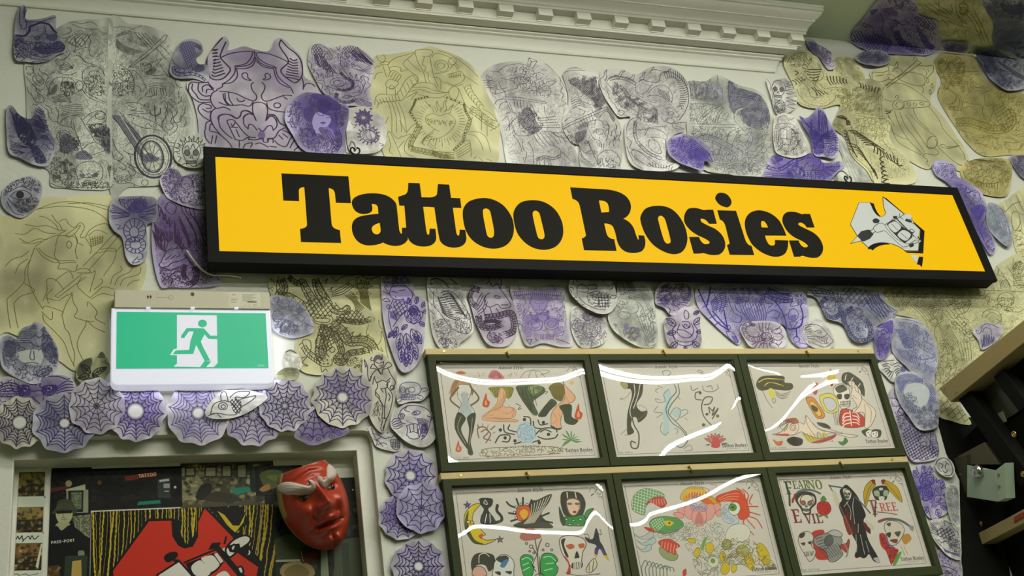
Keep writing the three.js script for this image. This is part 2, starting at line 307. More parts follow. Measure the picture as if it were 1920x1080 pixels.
// a tiny SVG path reader (M L Q C Z) for traced letters
function svgShape(d, map) {
  const tok = d.match(/[MLQCZ]|-?[\d.]+/g), path = []; let cmd = 'M', i = 0, pts = [], cur = [0,0];
  const num = () => parseFloat(tok[i++]);
  while (i < tok.length) {
    if (/[A-Z]/.test(tok[i])) { cmd = tok[i++]; if (cmd === 'Z') { path.push(pts); pts = []; continue; } }
    if (cmd === 'M' || cmd === 'L') { cur = [num(), num()]; pts.push(cur); if (cmd === 'M') cmd = 'L'; }
    else if (cmd === 'Q') { const b = [num(), num()], c = [num(), num()], a = cur; for (let k = 1; k <= 8; k++) { const t = k / 8, u = 1 - t; pts.push([u * u * a[0] + 2 * u * t * b[0] + t * t * c[0], u * u * a[1] + 2 * u * t * b[1] + t * t * c[1]]); } cur = c; }
  }
  if (pts.length) path.push(pts);
  return path.map((l) => l.map((p) => new THREE.Vector2(...map(p[0], p[1]))));
}
const shapeOf = (loops) => { const s = new THREE.Shape(loops[0]); for (const h of loops.slice(1)) s.holes.push(new THREE.Path(h)); return s; };

// ---------------------------------------------------------------- the lit shop sign
{
  const TILT = 3.3 * Math.PI / 180, N = V3(0, Math.sin(TILT), Math.cos(TILT)), O = V3(0,3.25,0.068), UP = V3(0, Math.cos(TILT), -Math.sin(TILT));
  const onSign = (px, py) => { const r = rayOf(px, py), t = O.clone().sub(EYE).dot(N) / r.dot(N), p = EYE.clone().addScaledVector(r, t); return [p.x, p.clone().sub(O).dot(UP)]; };
  const cor = [[382,274], [1794,352.6], [391,492], [1870.7,524]].map((q) => onSign(...q));
  const L = (cor[0][0] + cor[2][0]) / 2, Rr = (cor[1][0] + cor[3][0]) / 2, T = (cor[0][1] + cor[1][1]) / 2, B = (cor[2][1] + cor[3][1]) / 2, cx = (L + Rr) / 2;
  const sign = thing('shop_sign', 'long yellow backlit sign reading Tattoo Rosies in a black box frame', 'sign');
  sign.position.copy(O.clone().addScaledVector(UP, B)).setX(cx); sign.rotation.x = -TILT;
  const m = (px, py) => { const [a, b] = onSign(px, py); return [a - cx, b - B]; };   // local coordinates on the face
  const W = (Rr - L) / 2, H = T - B, e = 0.0265, eb = 0.031, dep = 0.052;
  const black = new THREE.MeshPhysicalMaterial({ color: 0x0b0a08, roughness: 0.7, specularIntensity: 0.35 });
  const fs = new THREE.Shape([[-W, 0], [W, 0], [W, H], [-W, H]].map((p) => new THREE.Vector2(...p)));
  fs.holes.push(new THREE.Path([[-W + e, eb], [-W + e, H - e], [W - e, H - e], [W - e, eb]].map((p) => new THREE.Vector2(...p))));
  const fg = new THREE.ExtrudeGeometry(fs, { depth: 0.012, bevelEnabled: true, bevelSize: 0.0012, bevelThickness: 0.0012, bevelSegments: 2 }); fg.translate(0,0,-0.0132);
  part('front_frame', fg, black, sign);
  part('housing', rbox(-W + 0.001, W - 0.001,0.001, H - 0.001, -dep, -0.013,0.002), black, sign);
  const glowYellow = new THREE.Color().setRGB(0.97,0.555,0.002);
  const faceMat = new THREE.MeshPhysicalMaterial({ specularIntensity: 0.15, color: 0x4a3600, emissive: glowYellow, emissiveIntensity: 0.88, roughness: 0.5 });
  part('face_panel', box(-W + e - 0.002, W - e + 0.002, eb - 0.002, H - e + 0.002,-0.008,-0.005), faceMat, sign);
  const rl = new THREE.RectAreaLight(glowYellow, 0.25,2 * (W - e), H - e - eb); rl.position.set(0, H / 2,-0.002); rl.rotation.y = Math.PI; rl.name = 'sign_glow'; sign.add(rl);
  const vinyl = new THREE.MeshPhysicalMaterial({ color: 0x11100b, roughness: 0.7, specularIntensity: 0.3 });
  const K = (ox, oy, s) => (x, y) => m(ox + x / s, oy + y / s), C1 = K(510,310,6.75), C2 = K(730,320,6.75), C3 = K(900,330,6.75), C4 = K(1060,340,6.75), C5 = K(1260,345,6.75), C6 = K(1380,345,6.75);
  const letter = (loops) => { const g = new THREE.ExtrudeGeometry(shapeOf(loops), { depth: 0.0012, bevelEnabled: false }); g.translate(0,0,-0.005); return part('letter', g, vinyl, sign); };
  const oval = (map, a) => spline(pairs(a), true, 5).map((p) => new THREE.Vector2(...map(...p)));
  letter(svgShape('M122 90 L970 128 L1003 466 L812 460 L800 340 Q790 280 720 274 L758 730 Q768 795 862 808 L878 970 L370 958 L358 792 Q445 785 447 735 L412 262 Q345 262 342 310 L346 440 L146 432 Z', C1));
  letter(svgShape('M1352 602 L1345 520 Q1335 470 1262 476 Q1290 545 1260 575 Q1230 605 1150 603 Q1040 590 1016 480 Q1005 430 1050 395 Q1130 340 1290 342 Q1440 345 1520 410 Q1575 455 1582 500 L1615 812 L1632 850 Q1640 862 1650 845 L1650 780 L1707 778 L1725 925 Q1680 1005 1570 1008 Q1480 1005 1410 963 Q1330 1005 1210 1000 Q1080 985 1030 860 Q1010 800 1015 750 Q1025 660 1130 632 Q1230 610 1352 602 Z M1368 715 Q1270 740 1265 790 Q1275 865 1335 863 Q1380 855 1380 800 Z', C1));
  letter(svgShape('M245 142 L388 148 L412 325 L517 328 L517 446 L432 444 L470 735 Q480 800 495 802 Q510 800 512 775 L516 722 L588 725 L600 840 Q590 945 440 948 Q300 945 248 855 L225 790 L195 430 L130 428 L116 320 L200 292 Q235 275 240 220 Z', C2));
  letter(svgShape('M620 158 L762 166 L785 332 L902 338 L916 458 L808 456 L850 760 Q858 810 880 812 Q895 808 895 735 L966 738 L982 850 Q970 960 820 962 Q690 955 645 870 Q620 780 575 450 L518 447 L518 328 Q610 320 610 270 Z', C2));
  letter([oval(C2, [935,560,950,450,1030,370,1190,335,1330,360,1460,440,1555,580,1583,720,1555,850,1470,940,1330,975,1180,945,1050,860,968,730]), oval(C2, [1190,490,1225,465,1275,490,1300,580,1330,740,1325,815,1290,838,1245,810,1215,680,1195,570])]);
  letter([oval(C3, [428,500,450,400,530,320,680,295,830,325,960,420,1040,560,1060,700,1030,810,950,890,820,922,680,895,560,815,470,690]), oval(C3, [672,460,705,425,755,455,785,560,822,720,815,775,780,790,740,765,710,660,685,550])]);
  letter(svgShape('M68 65 L530 92 Q700 110 780 185 Q838 245 838 320 Q830 425 738 462 Q840 500 880 600 Q900 670 920 715 Q930 740 938 715 L933 672 L1003 676 L1020 740 Q1025 850 960 880 Q880 905 790 885 Q690 850 660 730 Q640 620 610 560 Q580 520 497 520 L525 640 Q545 720 625 722 L655 868 L245 860 L215 715 Q270 690 268 665 L190 300 Q175 225 98 210 Z M430 230 Q535 225 552 290 Q570 370 555 380 L463 385 Z', C4));
  letter([oval(C4, [958,480,975,395,1040,325,1180,298,1320,325,1430,410,1515,550,1552,700,1530,820,1470,890,1370,910,1240,870,1110,780,1012,640]), oval(C4, [1180,455,1215,422,1265,460,1300,570,1340,730,1330,770,1295,777,1260,745,1225,640,1195,530])]);
  letter(svgShape('M575 492 L478 492 Q440 430 385 425 Q355 430 380 470 Q440 510 540 550 Q660 620 680 730 Q695 830 610 880 Q520 900 430 868 Q395 855 375 868 L283 870 L225 660 L350 660 Q370 730 420 752 Q490 755 485 720 Q460 690 340 640 Q210 570 165 470 Q145 370 210 305 Q280 275 380 312 Q415 325 450 315 L528 315 Z', C5));
  letter(svgShape('M582 322 L818 330 L930 680 Q955 765 1015 775 L1048 888 L740 884 L705 762 Q740 750 738 735 L685 520 Q660 445 615 440 Z', C5));
  letter([oval(C5, [555,165,580,115,630,100,700,120,750,180,760,235,730,275,690,282,620,255,575,210])]).name = 'letter_dot';
  letter(svgShape('M1455 642 L1185 640 Q1200 720 1240 760 Q1290 785 1312 750 Q1315 720 1310 698 L1480 706 Q1480 820 1440 870 Q1380 920 1290 908 Q1140 880 1020 750 Q925 600 930 470 Q950 330 1110 322 Q1270 335 1370 460 Q1420 540 1455 642 Z M1225 542 L1142 540 Q1125 470 1150 455 Q1195 450 1225 542 Z', C5));
  letter(svgShape('M1003 540 L905 540 Q880 490 830 475 Q785 480 800 510 Q850 540 950 585 Q1080 650 1110 780 Q1120 880 1040 920 Q960 935 870 900 Q840 890 825 908 L745 910 L680 705 L800 705 Q820 770 870 792 Q925 795 918 765 Q880 720 780 680 Q640 610 598 470 Q585 370 660 345 Q740 330 820 365 Q845 378 870 368 L945 370 Z', C6));
  // the map-shaped badge with a tattoo machine
  const M8 = K(1560,340,5.4);
  const badge = 'M278 205 L390 207 L410 250 Q440 330 490 350 Q540 350 548 305 Q520 250 520 150 L735 325 Q790 310 818 350 Q815 400 845 430 L900 485 L885 560 L915 600 L885 620 L882 698 L745 695 Q640 612 500 615 Q420 620 375 665 L300 597 L188 626 L262 545 L190 428 Z';
  const bk = (d) => { const g = new THREE.ExtrudeGeometry(shapeOf(svgShape(d, M8)), { depth: 0.0008, bevelEnabled: false }); g.translate(0,0,-0.005); return part('badge_shadow', g, vinyl, sign); };
  bk('M520 145 L560 165 L945 495 L932 722 L770 714 L740 700 L884 700 L902 486 Z'); bk('M388 203 L432 218 Q450 300 505 352 L470 345 Q430 300 405 250 Z'); bk('M370 668 Q420 622 500 610 Q560 610 592 632 Q480 625 420 692 L400 675 L380 682 Z'); bk('M890 755 L932 757 L920 858 L895 838 L866 830 Z');
  const white = new THREE.Color().setRGB(0.62,0.64,0.60);
  const pad = new Pad((px, py) => m(px, py), ...(() => { const a = m(1590,505), b = m(1745,358); return [a[0] - 0.01, a[1] - 0.02, b[0] + 0.06, b[1] + 0.03]; })());
  pad.flood('#ffffff').at(1560,340,5.4).pen('#0c0b0a', 1.0);
  svgShape(badge, (x, y) => [x, y]).forEach((l) => { pad.trace(l.map((v) => [v.x, v.y]), true, false); pad.stroke(1.5); });
  pad.fp('#0c0b0a', 262,545,300,500,370,482,420,495,425,530,390,575,330,602,300,597); pad.pen('#ffffff', 1.4).l(262,560,285,575,300,597).pen('#0c0b0a', 1.2);
  pad.fp('#ffffff', 395,490,425,475,445,505,415,520).p(395,490,425,475,445,505,415,520); pad.f('#0c0b0a', 418,385,450,368,485,385,480,410,450,418,425,410);
  pad.fc('#ffffff', 425,465,470,425,520,420,545,445,560,470,640,560,735,615,790,625,850,590,885,595,870,612,800,640,735,658,700,640,590,540,540,495,470,510,445,500);
  pad.fp('#0c0b0a', 560,430,600,400,640,385,720,450,810,520,820,560,745,620,700,590,600,490); pad.fc('#ffffff', 572,440,610,405,650,400,700,440,705,470,660,510,625,505); pad.fc('#ffffff', 668,540,700,495,740,485,800,520,800,555,765,595,725,590);
  pad.p(612,425,672,490).p(705,520,770,575).pen('#0c0b0a', 3.4).p(640,352,830,545).pen('#0c0b0a', 1.2).l(540,435,600,398,660,372,720,345).l(620,375,590,410);
  pad.fp('#0c0b0a', 625,345,668,345,660,372,628,372).fc('#ffffff', 700,360,740,325,790,318,818,345,810,375,770,380,730,375).fp('#0c0b0a', 725,385,760,370,830,400,800,412,760,400).dot(740,380,12, '#ffffff').fc('#ffffff', 815,390,840,400,840,425,815,415).fp('#0c0b0a', 790,480,845,500,825,525,790,510).fc('#ffffff', 800,478,835,490,830,510,800,500);
  pad.p(690,320,690,355).p(830,545,910,600).fp('#0c0b0a', 780,635,830,615,835,650,800,665).fp('#0c0b0a', 870,555,900,545,920,575,895,590); pad.done();
  const bm = new THREE.MeshStandardMaterial({ map: pad.page.tex, emissiveMap: pad.page.tex, emissive: white, emissiveIntensity: 0.4, roughness: 0.6, color: 0x8e938c });
  for (const d of [badge, 'M800 742 L877 742 L870 825 Z']) {
    const loops = svgShape(d, M8), g = new THREE.ExtrudeGeometry(shapeOf(loops), { depth: 0.0016, bevelEnabled: false }); g.translate(0,0,-0.005); uvMetres(g, (p) => pad.uv(p.x, p.y));
    part('badge', g, bm, sign).userData.label = 'white map badge with a tattoo machine';
  }
  // steel hooks and heart-shaped links above the sign
  const steel = new THREE.MeshStandardMaterial({ color: 0xb8bab2, metalness: 0.9, roughness: 0.3 }), iron = new THREE.MeshStandardMaterial({ color: 0x1a1916, metalness: 0.6, roughness: 0.45 });
  [[666,283, 'steel wall hook with a heart link above the first letters'], [1590,336, 'steel wall hook with a heart link above the map badge']].forEach(([px, py, label]) => {
    const p = onWall(px, py, 0.05), g = thing('sign_hook', label, 'hook', [p.x, p.y, 0.05], 'hooks that carry the sign');
    const heart = [[0,-0.013], [0.011,-0.004], [0.012,0.006], [0.006,0.011], [0,0.005], [-0.006,0.011], [-0.012,0.006], [-0.011,-0.004]].map((q) => V3(q[0], q[1], 0));
    part('heart_link', new THREE.TubeGeometry(new THREE.CatmullRomCurve3(heart, true), 48,0.0024,8, true), iron, g);
    part('hook', new THREE.TubeGeometry(new THREE.CatmullRomCurve3([V3(-0.004,0.045,-0.046), V3(-0.003,0.044,-0.02), V3(0,0.03,-0.006), V3(0.001,0.012,0.002), V3(0.001,0.004,0.003), V3(0,0.003,-0.006), V3(0,0.012,-0.012)]), 40,0.0022,8), steel, g);
    part('plate', rbox(-0.014,0.004,0.026,0.064,-0.0495,-0.047,0.001), steel, g);
  });
  // the white lead below the left end
  const cp = [[350,470,0.016], [362,487,0.017], [376,503,0.016], [396,515,0.014], [418,516,0.012], [436,517,0.010], [452,520,0.008]].map((q) => onWall(q[0], q[1], q[2]));
  single('power_cord', new THREE.TubeGeometry(new THREE.CatmullRomCurve3(cp), 40,0.0026,8), std(0xcfcabb, 0.5), 'thin white cord looping below the left end of the sign', 'cord');
}

// ---------------------------------------------------------------- the exit sign
{
  const X = 0.2155, Y = 2.77, t = thing('exit_sign', 'green and white running-man exit sign glowing under a cream housing', 'exit sign', [X, Y, 0]);
  const cream = std(0xcac5ae, 0.55), x0 = 0.0315 - X, x1 = 0.3965 - X;
  part('housing', rbox(0.034 - X, 0.399 - X, 2.971 - Y, 3.021 - Y, 0,0.05,0.005), cream, t);
  const hp = (px, py) => { const p = onWall(px, py, 0.0505); return [p.x - X, p.y - Y]; };
  const lab = new Pad(hp, 0.036 - X, 2.973 - Y, 0.397 - X, 3.019 - Y, 3000);
  lab.flood('#cac5ae').at(180,520,4.91).pen('#6b6755', 0.5).speckle(900,4, ['#bdb8a0', '#d5d0bb'], 0.3,3);
  lab.dot(490,180,22, '#4a463a').fp('#cac5ae', 490,180,475,160,505,160).fp('#cac5ae', 490,180,475,200,505,200).dot(545,178,9, '#e5b9a6').ov(690,185,20,20).p(550,183,690,187).dot(888,155,19, '#6d6440').dot(890,158,9, '#4a4020');
  lab.fp('#d3cfbc', 1225,140,1515,145,1518,270,1225,262).text('EXIT', 1268,160,0.0042, 'bold {}px sans-serif', '#5c5949');
  for (let k = 0; k < 4; k++) lab.p(1242,190 + k * 14,1310 - k * 8,191 + k * 14); for (let k = 0; k < 8; k++) lab.p(1348,156 + k * 9,1475 - (k % 3) * 20,158 + k * 9); lab.pen('#3b382c', 2).p(1398,226,1475,228).pen('#6b6755', 0.5).p(1375,245,1375,262).p(1410,246,1410,262).ov(1465,256,14,7); lab.done();
  part('label_strip', uvMetres(box(0.036 - X, 0.397 - X, 2.973 - Y, 3.019 - Y, 0.0498,0.0504), (p) => lab.uv(p.x, p.y)), matt(lab.page), t);
  const glow = new THREE.Color().setRGB(0.86,0.88,1.0);
  const white = new THREE.MeshStandardMaterial({ color: 0xb4b6be, emissive: glow, emissiveIntensity: 0.5, roughness: 0.4 });
  const ds = new THREE.Shape(), r = 0.016, yb = 2.776 - Y, yt = 2.9705 - Y;
  ds.moveTo(x0, yt); ds.lineTo(x0, yb + r); ds.quadraticCurveTo(x0, yb, x0 + r, yb); ds.lineTo(x1 - r, yb); ds.quadraticCurveTo(x1, yb, x1, yb + r); ds.lineTo(x1, yt); ds.closePath();
  const dg = new THREE.ExtrudeGeometry(ds, { depth: 0.03, bevelEnabled: true, bevelSize: 0.003, bevelThickness: 0.003, bevelSegments: 2 }); dg.translate(0,0,0.012);
  part('diffuser', dg, white, t);
  const pp = (px, py) => { const p = onWall(px, py, 0.047); return [p.x - X, p.y - Y]; }, gx0 = 0.0405 - X, gx1 = 0.387 - X, gy0 = 2.8155 - Y, gy1 = 2.9625 - Y;
  const pad = new Pad(pp, gx0, gy0, gx1, gy1,2400), green = '#06c48e';
  pad.flood(green).at(180,520,4.91).fp('#f4f6ff', 745,345,1112,350,1120,790,1085,826,1015,826,1060,774,1000,770,958,826,712,822,745,795,745,718,680,716,715,662,745,655);
  const man = (...a) => pad.fp(green, ...a);
  pad.pen(green, 1).ov(980,425,38,33,0, green); pad.pen(green, 6.2).p(800,545,845,482,905,482,985,485,1045,552,1118,553); man(905,478,990,480,1002,520,965,590,985,640,1052,768,1000,770,922,622,895,705,705,708,735,672,858,668,868,590,892,520); man(965,822,1000,785,1045,785,1010,824);
  pad.text('24m', 1520,812,0.0085, '{}px sans-serif', '#bff3df'); pad.done();
  const pm = new THREE.MeshStandardMaterial({ map: pad.page.tex, emissiveMap: pad.page.tex, emissive: 0xffffff, emissiveIntensity: 0.6, roughness: 0.45, color: 0x8c8c8c });
  part('legend_panel', uvMetres(box(gx0, gx1, gy0, gy1,0.0445,0.047), (p) => pad.uv(p.x, p.y)), pm, t);
  for (const px of [278,361,443]) { const p = onWall(px, 577.5,0.05); part('clip', rbox(p.x - X - 0.005, p.x - X + 0.005, p.y - Y - 0.003, p.y - Y + 0.002,0.046,0.0525,0.001), white, t); }
  const l = new THREE.RectAreaLight(glow, 5,0.34,0.025); l.position.set(0, yb - 0.006,0.03); l.rotation.x = -Math.PI / 2; l.name = 'exit_glow'; t.add(l);
  for (const s of [-1,1]) { const q = new THREE.RectAreaLight(glow, 5,0.025,0.17); q.position.set(s * (x1 + 0.006), (yb + yt) / 2,0.03); q.rotation.y = s < 0 ? Math.PI / 2 : -Math.PI / 2; q.name = 'exit_glow_side'; t.add(q); }
}

// ---------------------------------------------------------------- framed flash sheets
const COLS = [[0.787,1.2325,0.8085,1.2145], [1.2325,1.679,1.2545,1.6615], [1.679,2.132,1.703,2.1135]];
const ROWS = [[2.543,2.857,2.566,2.8385], [2.2085,2.5235,2.232,2.5065]];
const frameWood = new THREE.MeshPhysicalMaterial({ color: 0x383e24, roughness: 0.65, specularIntensity: 0.35 }), pine = std(0xd2bd86,0.6, { bumpMap: plasterBump, bumpScale: 0.0004 }), brass = new THREE.MeshStandardMaterial({ color: 0xb59a5a, metalness: 0.85, roughness: 0.35 });
function sheetBase(g, artist, ax, ay) {
  g.flood('#d2ccbf').speckle(2500,9, ['#c9c2b4', '#dad5ca', '#c2baab'], 0.35,2.2);
}
// the heading, border, badge and shop name that every sheet carries; corners in metres on the sheet
function furniture(g, col, row, artist) {
  const [, , a, b] = COLS[col], [, , c, d] = ROWS[row], keep = g.plane; g.plane = (x, y) => [x, y]; g.at(0,0,1);
  const s = 0.00145; g.pen('#4a463c', 0.75);
  const x0 = a + 0.013, x1 = b - 0.013, y0 = c + 0.012, y1 = d - 0.014, mx = (a + b) / 2;
  g.p(mx - 0.037, y1, x0, y1, x0, y0, x1, y0, x1, y1 - 0.03).p(mx + 0.037, y1, x1 - 0.035, y1);
  g.text('Aussie Style', mx, y1 + 0.0005,0.0115, 'italic bold {}px serif', '#4a443c');
  g.text('Tattoo Rosies', x1 - 0.003, y0 + 0.0155,0.0135, 'bold {}px serif', '#26221c', 'right', 0.82); g.text('20 YEAR FLASH SET - 2023', x1 - 0.004, y0 + 0.0065,0.0042, '{}px monospace', '#6b665a', 'right');
  g.text(artist, x0 + 0.002, y0 + 0.005,0.0072, '{}px monospace', '#6b665a', 'left');
  const X = x1 - 0.034, Y = y1 - 0.03, q = (...v) => v.map((n, i) => (i % 2 ? Y + (1 - n) * 0.034 : X + n * 0.036));
  g.pen('#57534a', 0.7).p(...q(0,0.45,0.22,0.1,0.42,0.12,0.5,0.32,0.6,0.3,0.58,0,1,0.5,0.97,0.85,0.6,0.85)).pen('#3c382f', 1.6).p(...q(0.12,0.72,0.3,0.6)).pen('#57534a', 0.7).p(...q(0.4,0.45,0.7,0.25,0.95,0.5,0.7,0.72,0.4,0.45)).p(...q(0.5,0.4,0.8,0.65)).p(...q(0.85,0.92,0.97,0.92,0.95,1.05,0.85,0.92));
  g.plane = keep;
}
const ART = [
  (g) => { // 1: pin-ups, tribal rose, leaf
    g.at(800,650,4.5).pen('#4b3f2e', 0.8);
    g.f('#b98a5c', 215,330,240,280,300,265,350,285,375,340,385,420,355,380,260,370,225,420,200,400); g.f('#c9713e', 245,222,290,205,330,225,290,235);
    g.fc('#d8d5c8', 265,330,320,318,370,335,372,400,352,460,400,540,395,575,330,600,268,560,292,480,262,420); g.f('#b9c2c0', 290,390,345,385,350,450,385,545,330,595,278,550,300,470);
    g.pen('#6b5a3e', 3).l(268,345,200,440,275,515).l(370,340,440,435,375,495).pen('#4b3f2e', 0.8);
    g.f('#42442f', 262,555,330,606,290,700,352,830,335,856,238,690); g.f('#42442f', 342,596,412,560,398,690,372,800,392,905,352,908,345,830,358,700); g.pen('#d8d5c8', 0.7).l(290,590,262,690,330,820).l(385,600,378,690,360,830).pen('#4b3f2e', 0.8);
    for (const [x, y, s] of [[268,880,90], [500,500,110], [1280,600,120]]) { g.f('#c2552f', x - s * .25, y, x - s * .2, y - s * .4, x + s * .02, y - s, x + s * .1, y - s * .5, x + s * .3, y - s * .3, x + s * .15, y + s * .1); g.f('#e0a36c', x - s * .1, y - s * .1, x, y - s * .5, x + s * .1, y - s * .1); }
    g.f('#c97c86', 520,260,545,205,590,200,630,230,655,270,590,280).pen('#8a3a3a', 0.7).between([530,255,560,215,600,215,630,262], [560,262,580,240,600,242,612,264], 4).pen('#8b6a4a', 0.7).l(430,215,450,245,440,250).l(485,215,470,240).l(680,250,720,225,700,260).l(740,220,765,240);
    g.f('#8d8a3a', 525,345,720,340,722,400,690,440,640,410,590,430,560,390); g.fc('#dfae86', 620,345,660,370,668,430,640,500,740,520,748,580,700,605,560,600,750,615,742,635,500,625,470,590,520,550,590,480,600,400); g.l(640,500,600,520,510,560).l(690,495,735,540,720,590);
    g.f('#55603f', 765,330,960,330,1000,380,940,430,900,470,940,560,910,580,850,510,800,440,770,390); g.f('#8fa06a', 860,340,960,335,970,380,920,410,880,400).pen('#2c3222', 1).between([770,340,790,420,870,540], [900,340,910,420,930,500], 5).l(750,480,790,500,770,530,800,520).l(985,375,1020,380,1000,400).pen('#5c5a3a', 0.8).between([790,265,830,215,900,195], [1000,260,960,215,920,205], 4).l(900,195,1020,200,1030,215,960,240);
    g.pen('#4b3f2e', 0.8).f('#7d7030', 1030,340,1100,300,1160,330,1165,390,1140,460,1080,440,1050,390); g.fc('#dfae86', 1150,290,1170,330,1230,390,1255,430,1230,470,1200,480,1225,530,1150,560,1130,640,1135,690,1060,690,1048,620,1060,550,1110,490,1160,450,1165,380); g.f('#4a5238', 940,580,1020,470,1060,440,1100,480,1040,540,1000,590); g.f('#3f4a2e', 1120,500,1220,490,1225,590,1280,620,1240,660,1170,640,1150,560); g.pen('#333826', 3).l(1050,670,1100,695,1130,690);
    g.pen('#3a3a2c', 2.2); g.l(580,810,620,750,700,750,690,800,640,800).l(650,660,660,720,740,740).l(700,660,690,700,760,720).l(740,820,800,800,780,760).l(820,590,870,600,880,660).l(900,630,910,680,960,690).l(940,620,960,660,1020,650).l(920,740,980,690,1080,690,1100,720).l(940,760,1000,780,1080,770,1105,740).l(960,720,1000,700,1050,720).l(880,810,950,790); for (const [x, y] of [[622,703], [662,770], [745,795], [825,615], [985,640], [1028,740], [950,810]]) g.dot(x, y, 14, '#33342a');
    g.f('#b9cdd6', 770,700,800,640,860,650,910,690,915,760,890,810,820,815,780,770).pen('#7a93a0', 0.8).rose(840,725,85,3);
    g.pen('#7a5a42', 2).l(440,770,430,690,490,680,520,720,480,770,540,790).l(460,720,500,700,540,740,500,810).l(430,660,440,690).l(540,700,575,670).pen('#a8643e', 1.2).l(470,650,480,680).l(520,660,510,690).l(560,730,580,720);
    g.pen('#7a6a44', 1).busy([460,870,640,850,860,830,1140,850,1145,900,900,920,700,925,470,935], 70,60,5, 'so').l(465,900,500,860,700,850,900,840,1100,850,1150,890).l(470,920,620,935,900,915,1130,900);
    for (let k = 0; k < 7; k++) { const a = Math.PI + (k + 0.2) / 6.4 * Math.PI, L = 80 + 20 * Math.sin(k); g.f('#5f8a4e', 1220,790,1220 + Math.cos(a - .12) * L * .6,790 + Math.sin(a - .12) * L * .6,1220 + Math.cos(a) * L, 790 + Math.sin(a) * L, 1220 + Math.cos(a + .12) * L * .6,790 + Math.sin(a + .12) * L * .6); } g.f('#5f8a4e', 1220,790,1170,800,1140,845,1190,815).f('#5f8a4e', 1220,790,1260,810,1310,800,1260,795);
    g.dot(1225,305,18, '#e2b55c');
    g.pen('#7a5a3a', 0.8).between([230,290,205,350,190,400], [290,270,250,320,240,400], 5).between([320,280,370,330,385,410], [355,290,385,350,395,390], 4).pen('#8d9a9a', 0.7).between([290,400,300,480,290,560], [345,400,345,480,370,560], 5).l(262,390,290,410,315,395).l(325,395,350,410,372,390).l(290,318,300,300,320,300,325,318);
    g.pen('#5f5a22', 0.8).between([540,345,545,390,580,430], [620,345,610,390,600,420], 6).between([690,345,700,400,690,440], [720,345,725,380,715,420], 3).pen('#a8714a', 0.7).between([650,380,640,440,560,540], [668,420,650,480,600,540], 3).l(500,600,600,612,740,630).l(735,520,700,560,640,560).l(480,590,520,575,560,580);
    g.pen('#5a5020', 0.8).between([1040,330,1050,390,1080,440], [1150,330,1150,390,1130,450], 8).pen('#2f3524', 0.9).between([1000,500,980,550,950,580], [1060,460,1050,520,1000,590], 6).between([770,350,800,440,900,580], [830,340,840,430,900,520], 4).l(840,330,880,400,950,390,1000,350).pen('#4c5638', 0.8).busy([860,335,970,335,1000,380,930,420,880,400], 1,50,3, 'hw').pen('#a8714a', 0.7).l(1070,560,1100,620,1060,650).l(1110,560,1130,600).l(1180,430,1200,470).l(1240,425,1255,432);
  },
  (g) => { // 2: long panthers and a lizard, lotus
    g.at(1100,650,4.5).pen('#3a3929', 1);
    g.f('#4b4a37', 290,300,340,290,400,305,470,290,468,400,420,490,460,545,510,540,500,590,440,640,420,600,390,600,375,660,400,720,350,745,340,690,345,560,380,420,370,360,330,350); g.f('#a39b62', 280,310,320,295,350,330,320,360); g.pen('#d9d4c4', 1.6).l(400,320,405,400,365,540,400,650).l(450,320,430,420,395,520).pen('#57543f', 2.6).l(375,560,400,660,440,740,430,850,380,850,375,800,410,810).pen('#7d7a64', 0.9).l(370,380,330,430,280,440,320,450).l(345,690,310,720,290,740).l(350,745,320,745).l(420,500,470,500,510,545,430,620);
    g.f('#b3c9c6', 650,400,700,360,715,450,690,540,700,640,680,740,640,740,650,640,640,560,660,480).f('#b3c9c6', 720,560,780,520,800,560,760,600); g.pen('#54645f', 1.7).l(740,320,755,380,700,450,670,540,720,640,800,700,850,790,800,850,750,830).l(770,320,780,400,720,480,690,560,760,640,840,730,850,800).pen('#6d7f78', 1.2).l(690,360,650,400,660,460,600,470,580,440,620,450).l(600,390,580,370,610,350).l(600,500,570,550,640,560,590,600).l(640,640,620,700,660,745,690,720).l(700,580,740,520,790,530,780,600,740,630).l(790,600,850,560,840,530,800,540).l(830,600,850,620).l(770,420,790,450).l(640,350,600,330).l(740,690,770,700,760,740).l(820,860,870,830,890,870,830,880).l(650,240,640,210,690,200,710,230,680,245).l(580,250,610,260);
    g.pen('#4f5242', 2).l(970,450,920,440,920,390,960,380).l(1050,660,990,590,970,500,1000,430,1060,430,1040,480,990,490).l(1040,560,1030,510,1060,540,1080,510,1060,580,1110,520,1060,610).pen('#6b6c58', 1.4).l(880,330,890,370,940,350).l(980,330,990,370,1060,380,1110,350,1100,320).l(1010,340,1050,330,1060,360).f('#9fae98', 985,660,1005,650,1000,675).dot(958,390,12, '#55563f').dot(1015,570,12, '#55563f').dot(1105,585,14, '#66694f').dot(985,660,14, '#5b6a4c').pen('#6d685a', 1).l(930,210,960,200,980,215,950,220).l(935,240,980,232,1030,240).l(330,205,350,235).l(1120,190,1150,160);
    for (let k = -3; k <= 3; k++) { const a = -Math.PI / 2 + k * 0.33; g.fc(k % 2 ? '#cf6f66' : '#d98b80', 1085,830,1085 + Math.cos(a - .2) * 60,825 + Math.sin(a - .2) * 60,1085 + Math.cos(a) * 108,830 + Math.sin(a) * 100,1085 + Math.cos(a + .2) * 60,825 + Math.sin(a + .2) * 60); } g.f('#c4574f', 1050,840,1070,770,1090,760,1115,780,1125,840,1090,855).f('#63704a', 1000,830,1040,820,1030,835).f('#63704a', 1140,815,1190,812,1160,828);
  },
  (g) => { // 3: skeleton with woman, reclining woman, dice
    g.at(1380,650,4.5).pen('#46402f', 0.9);
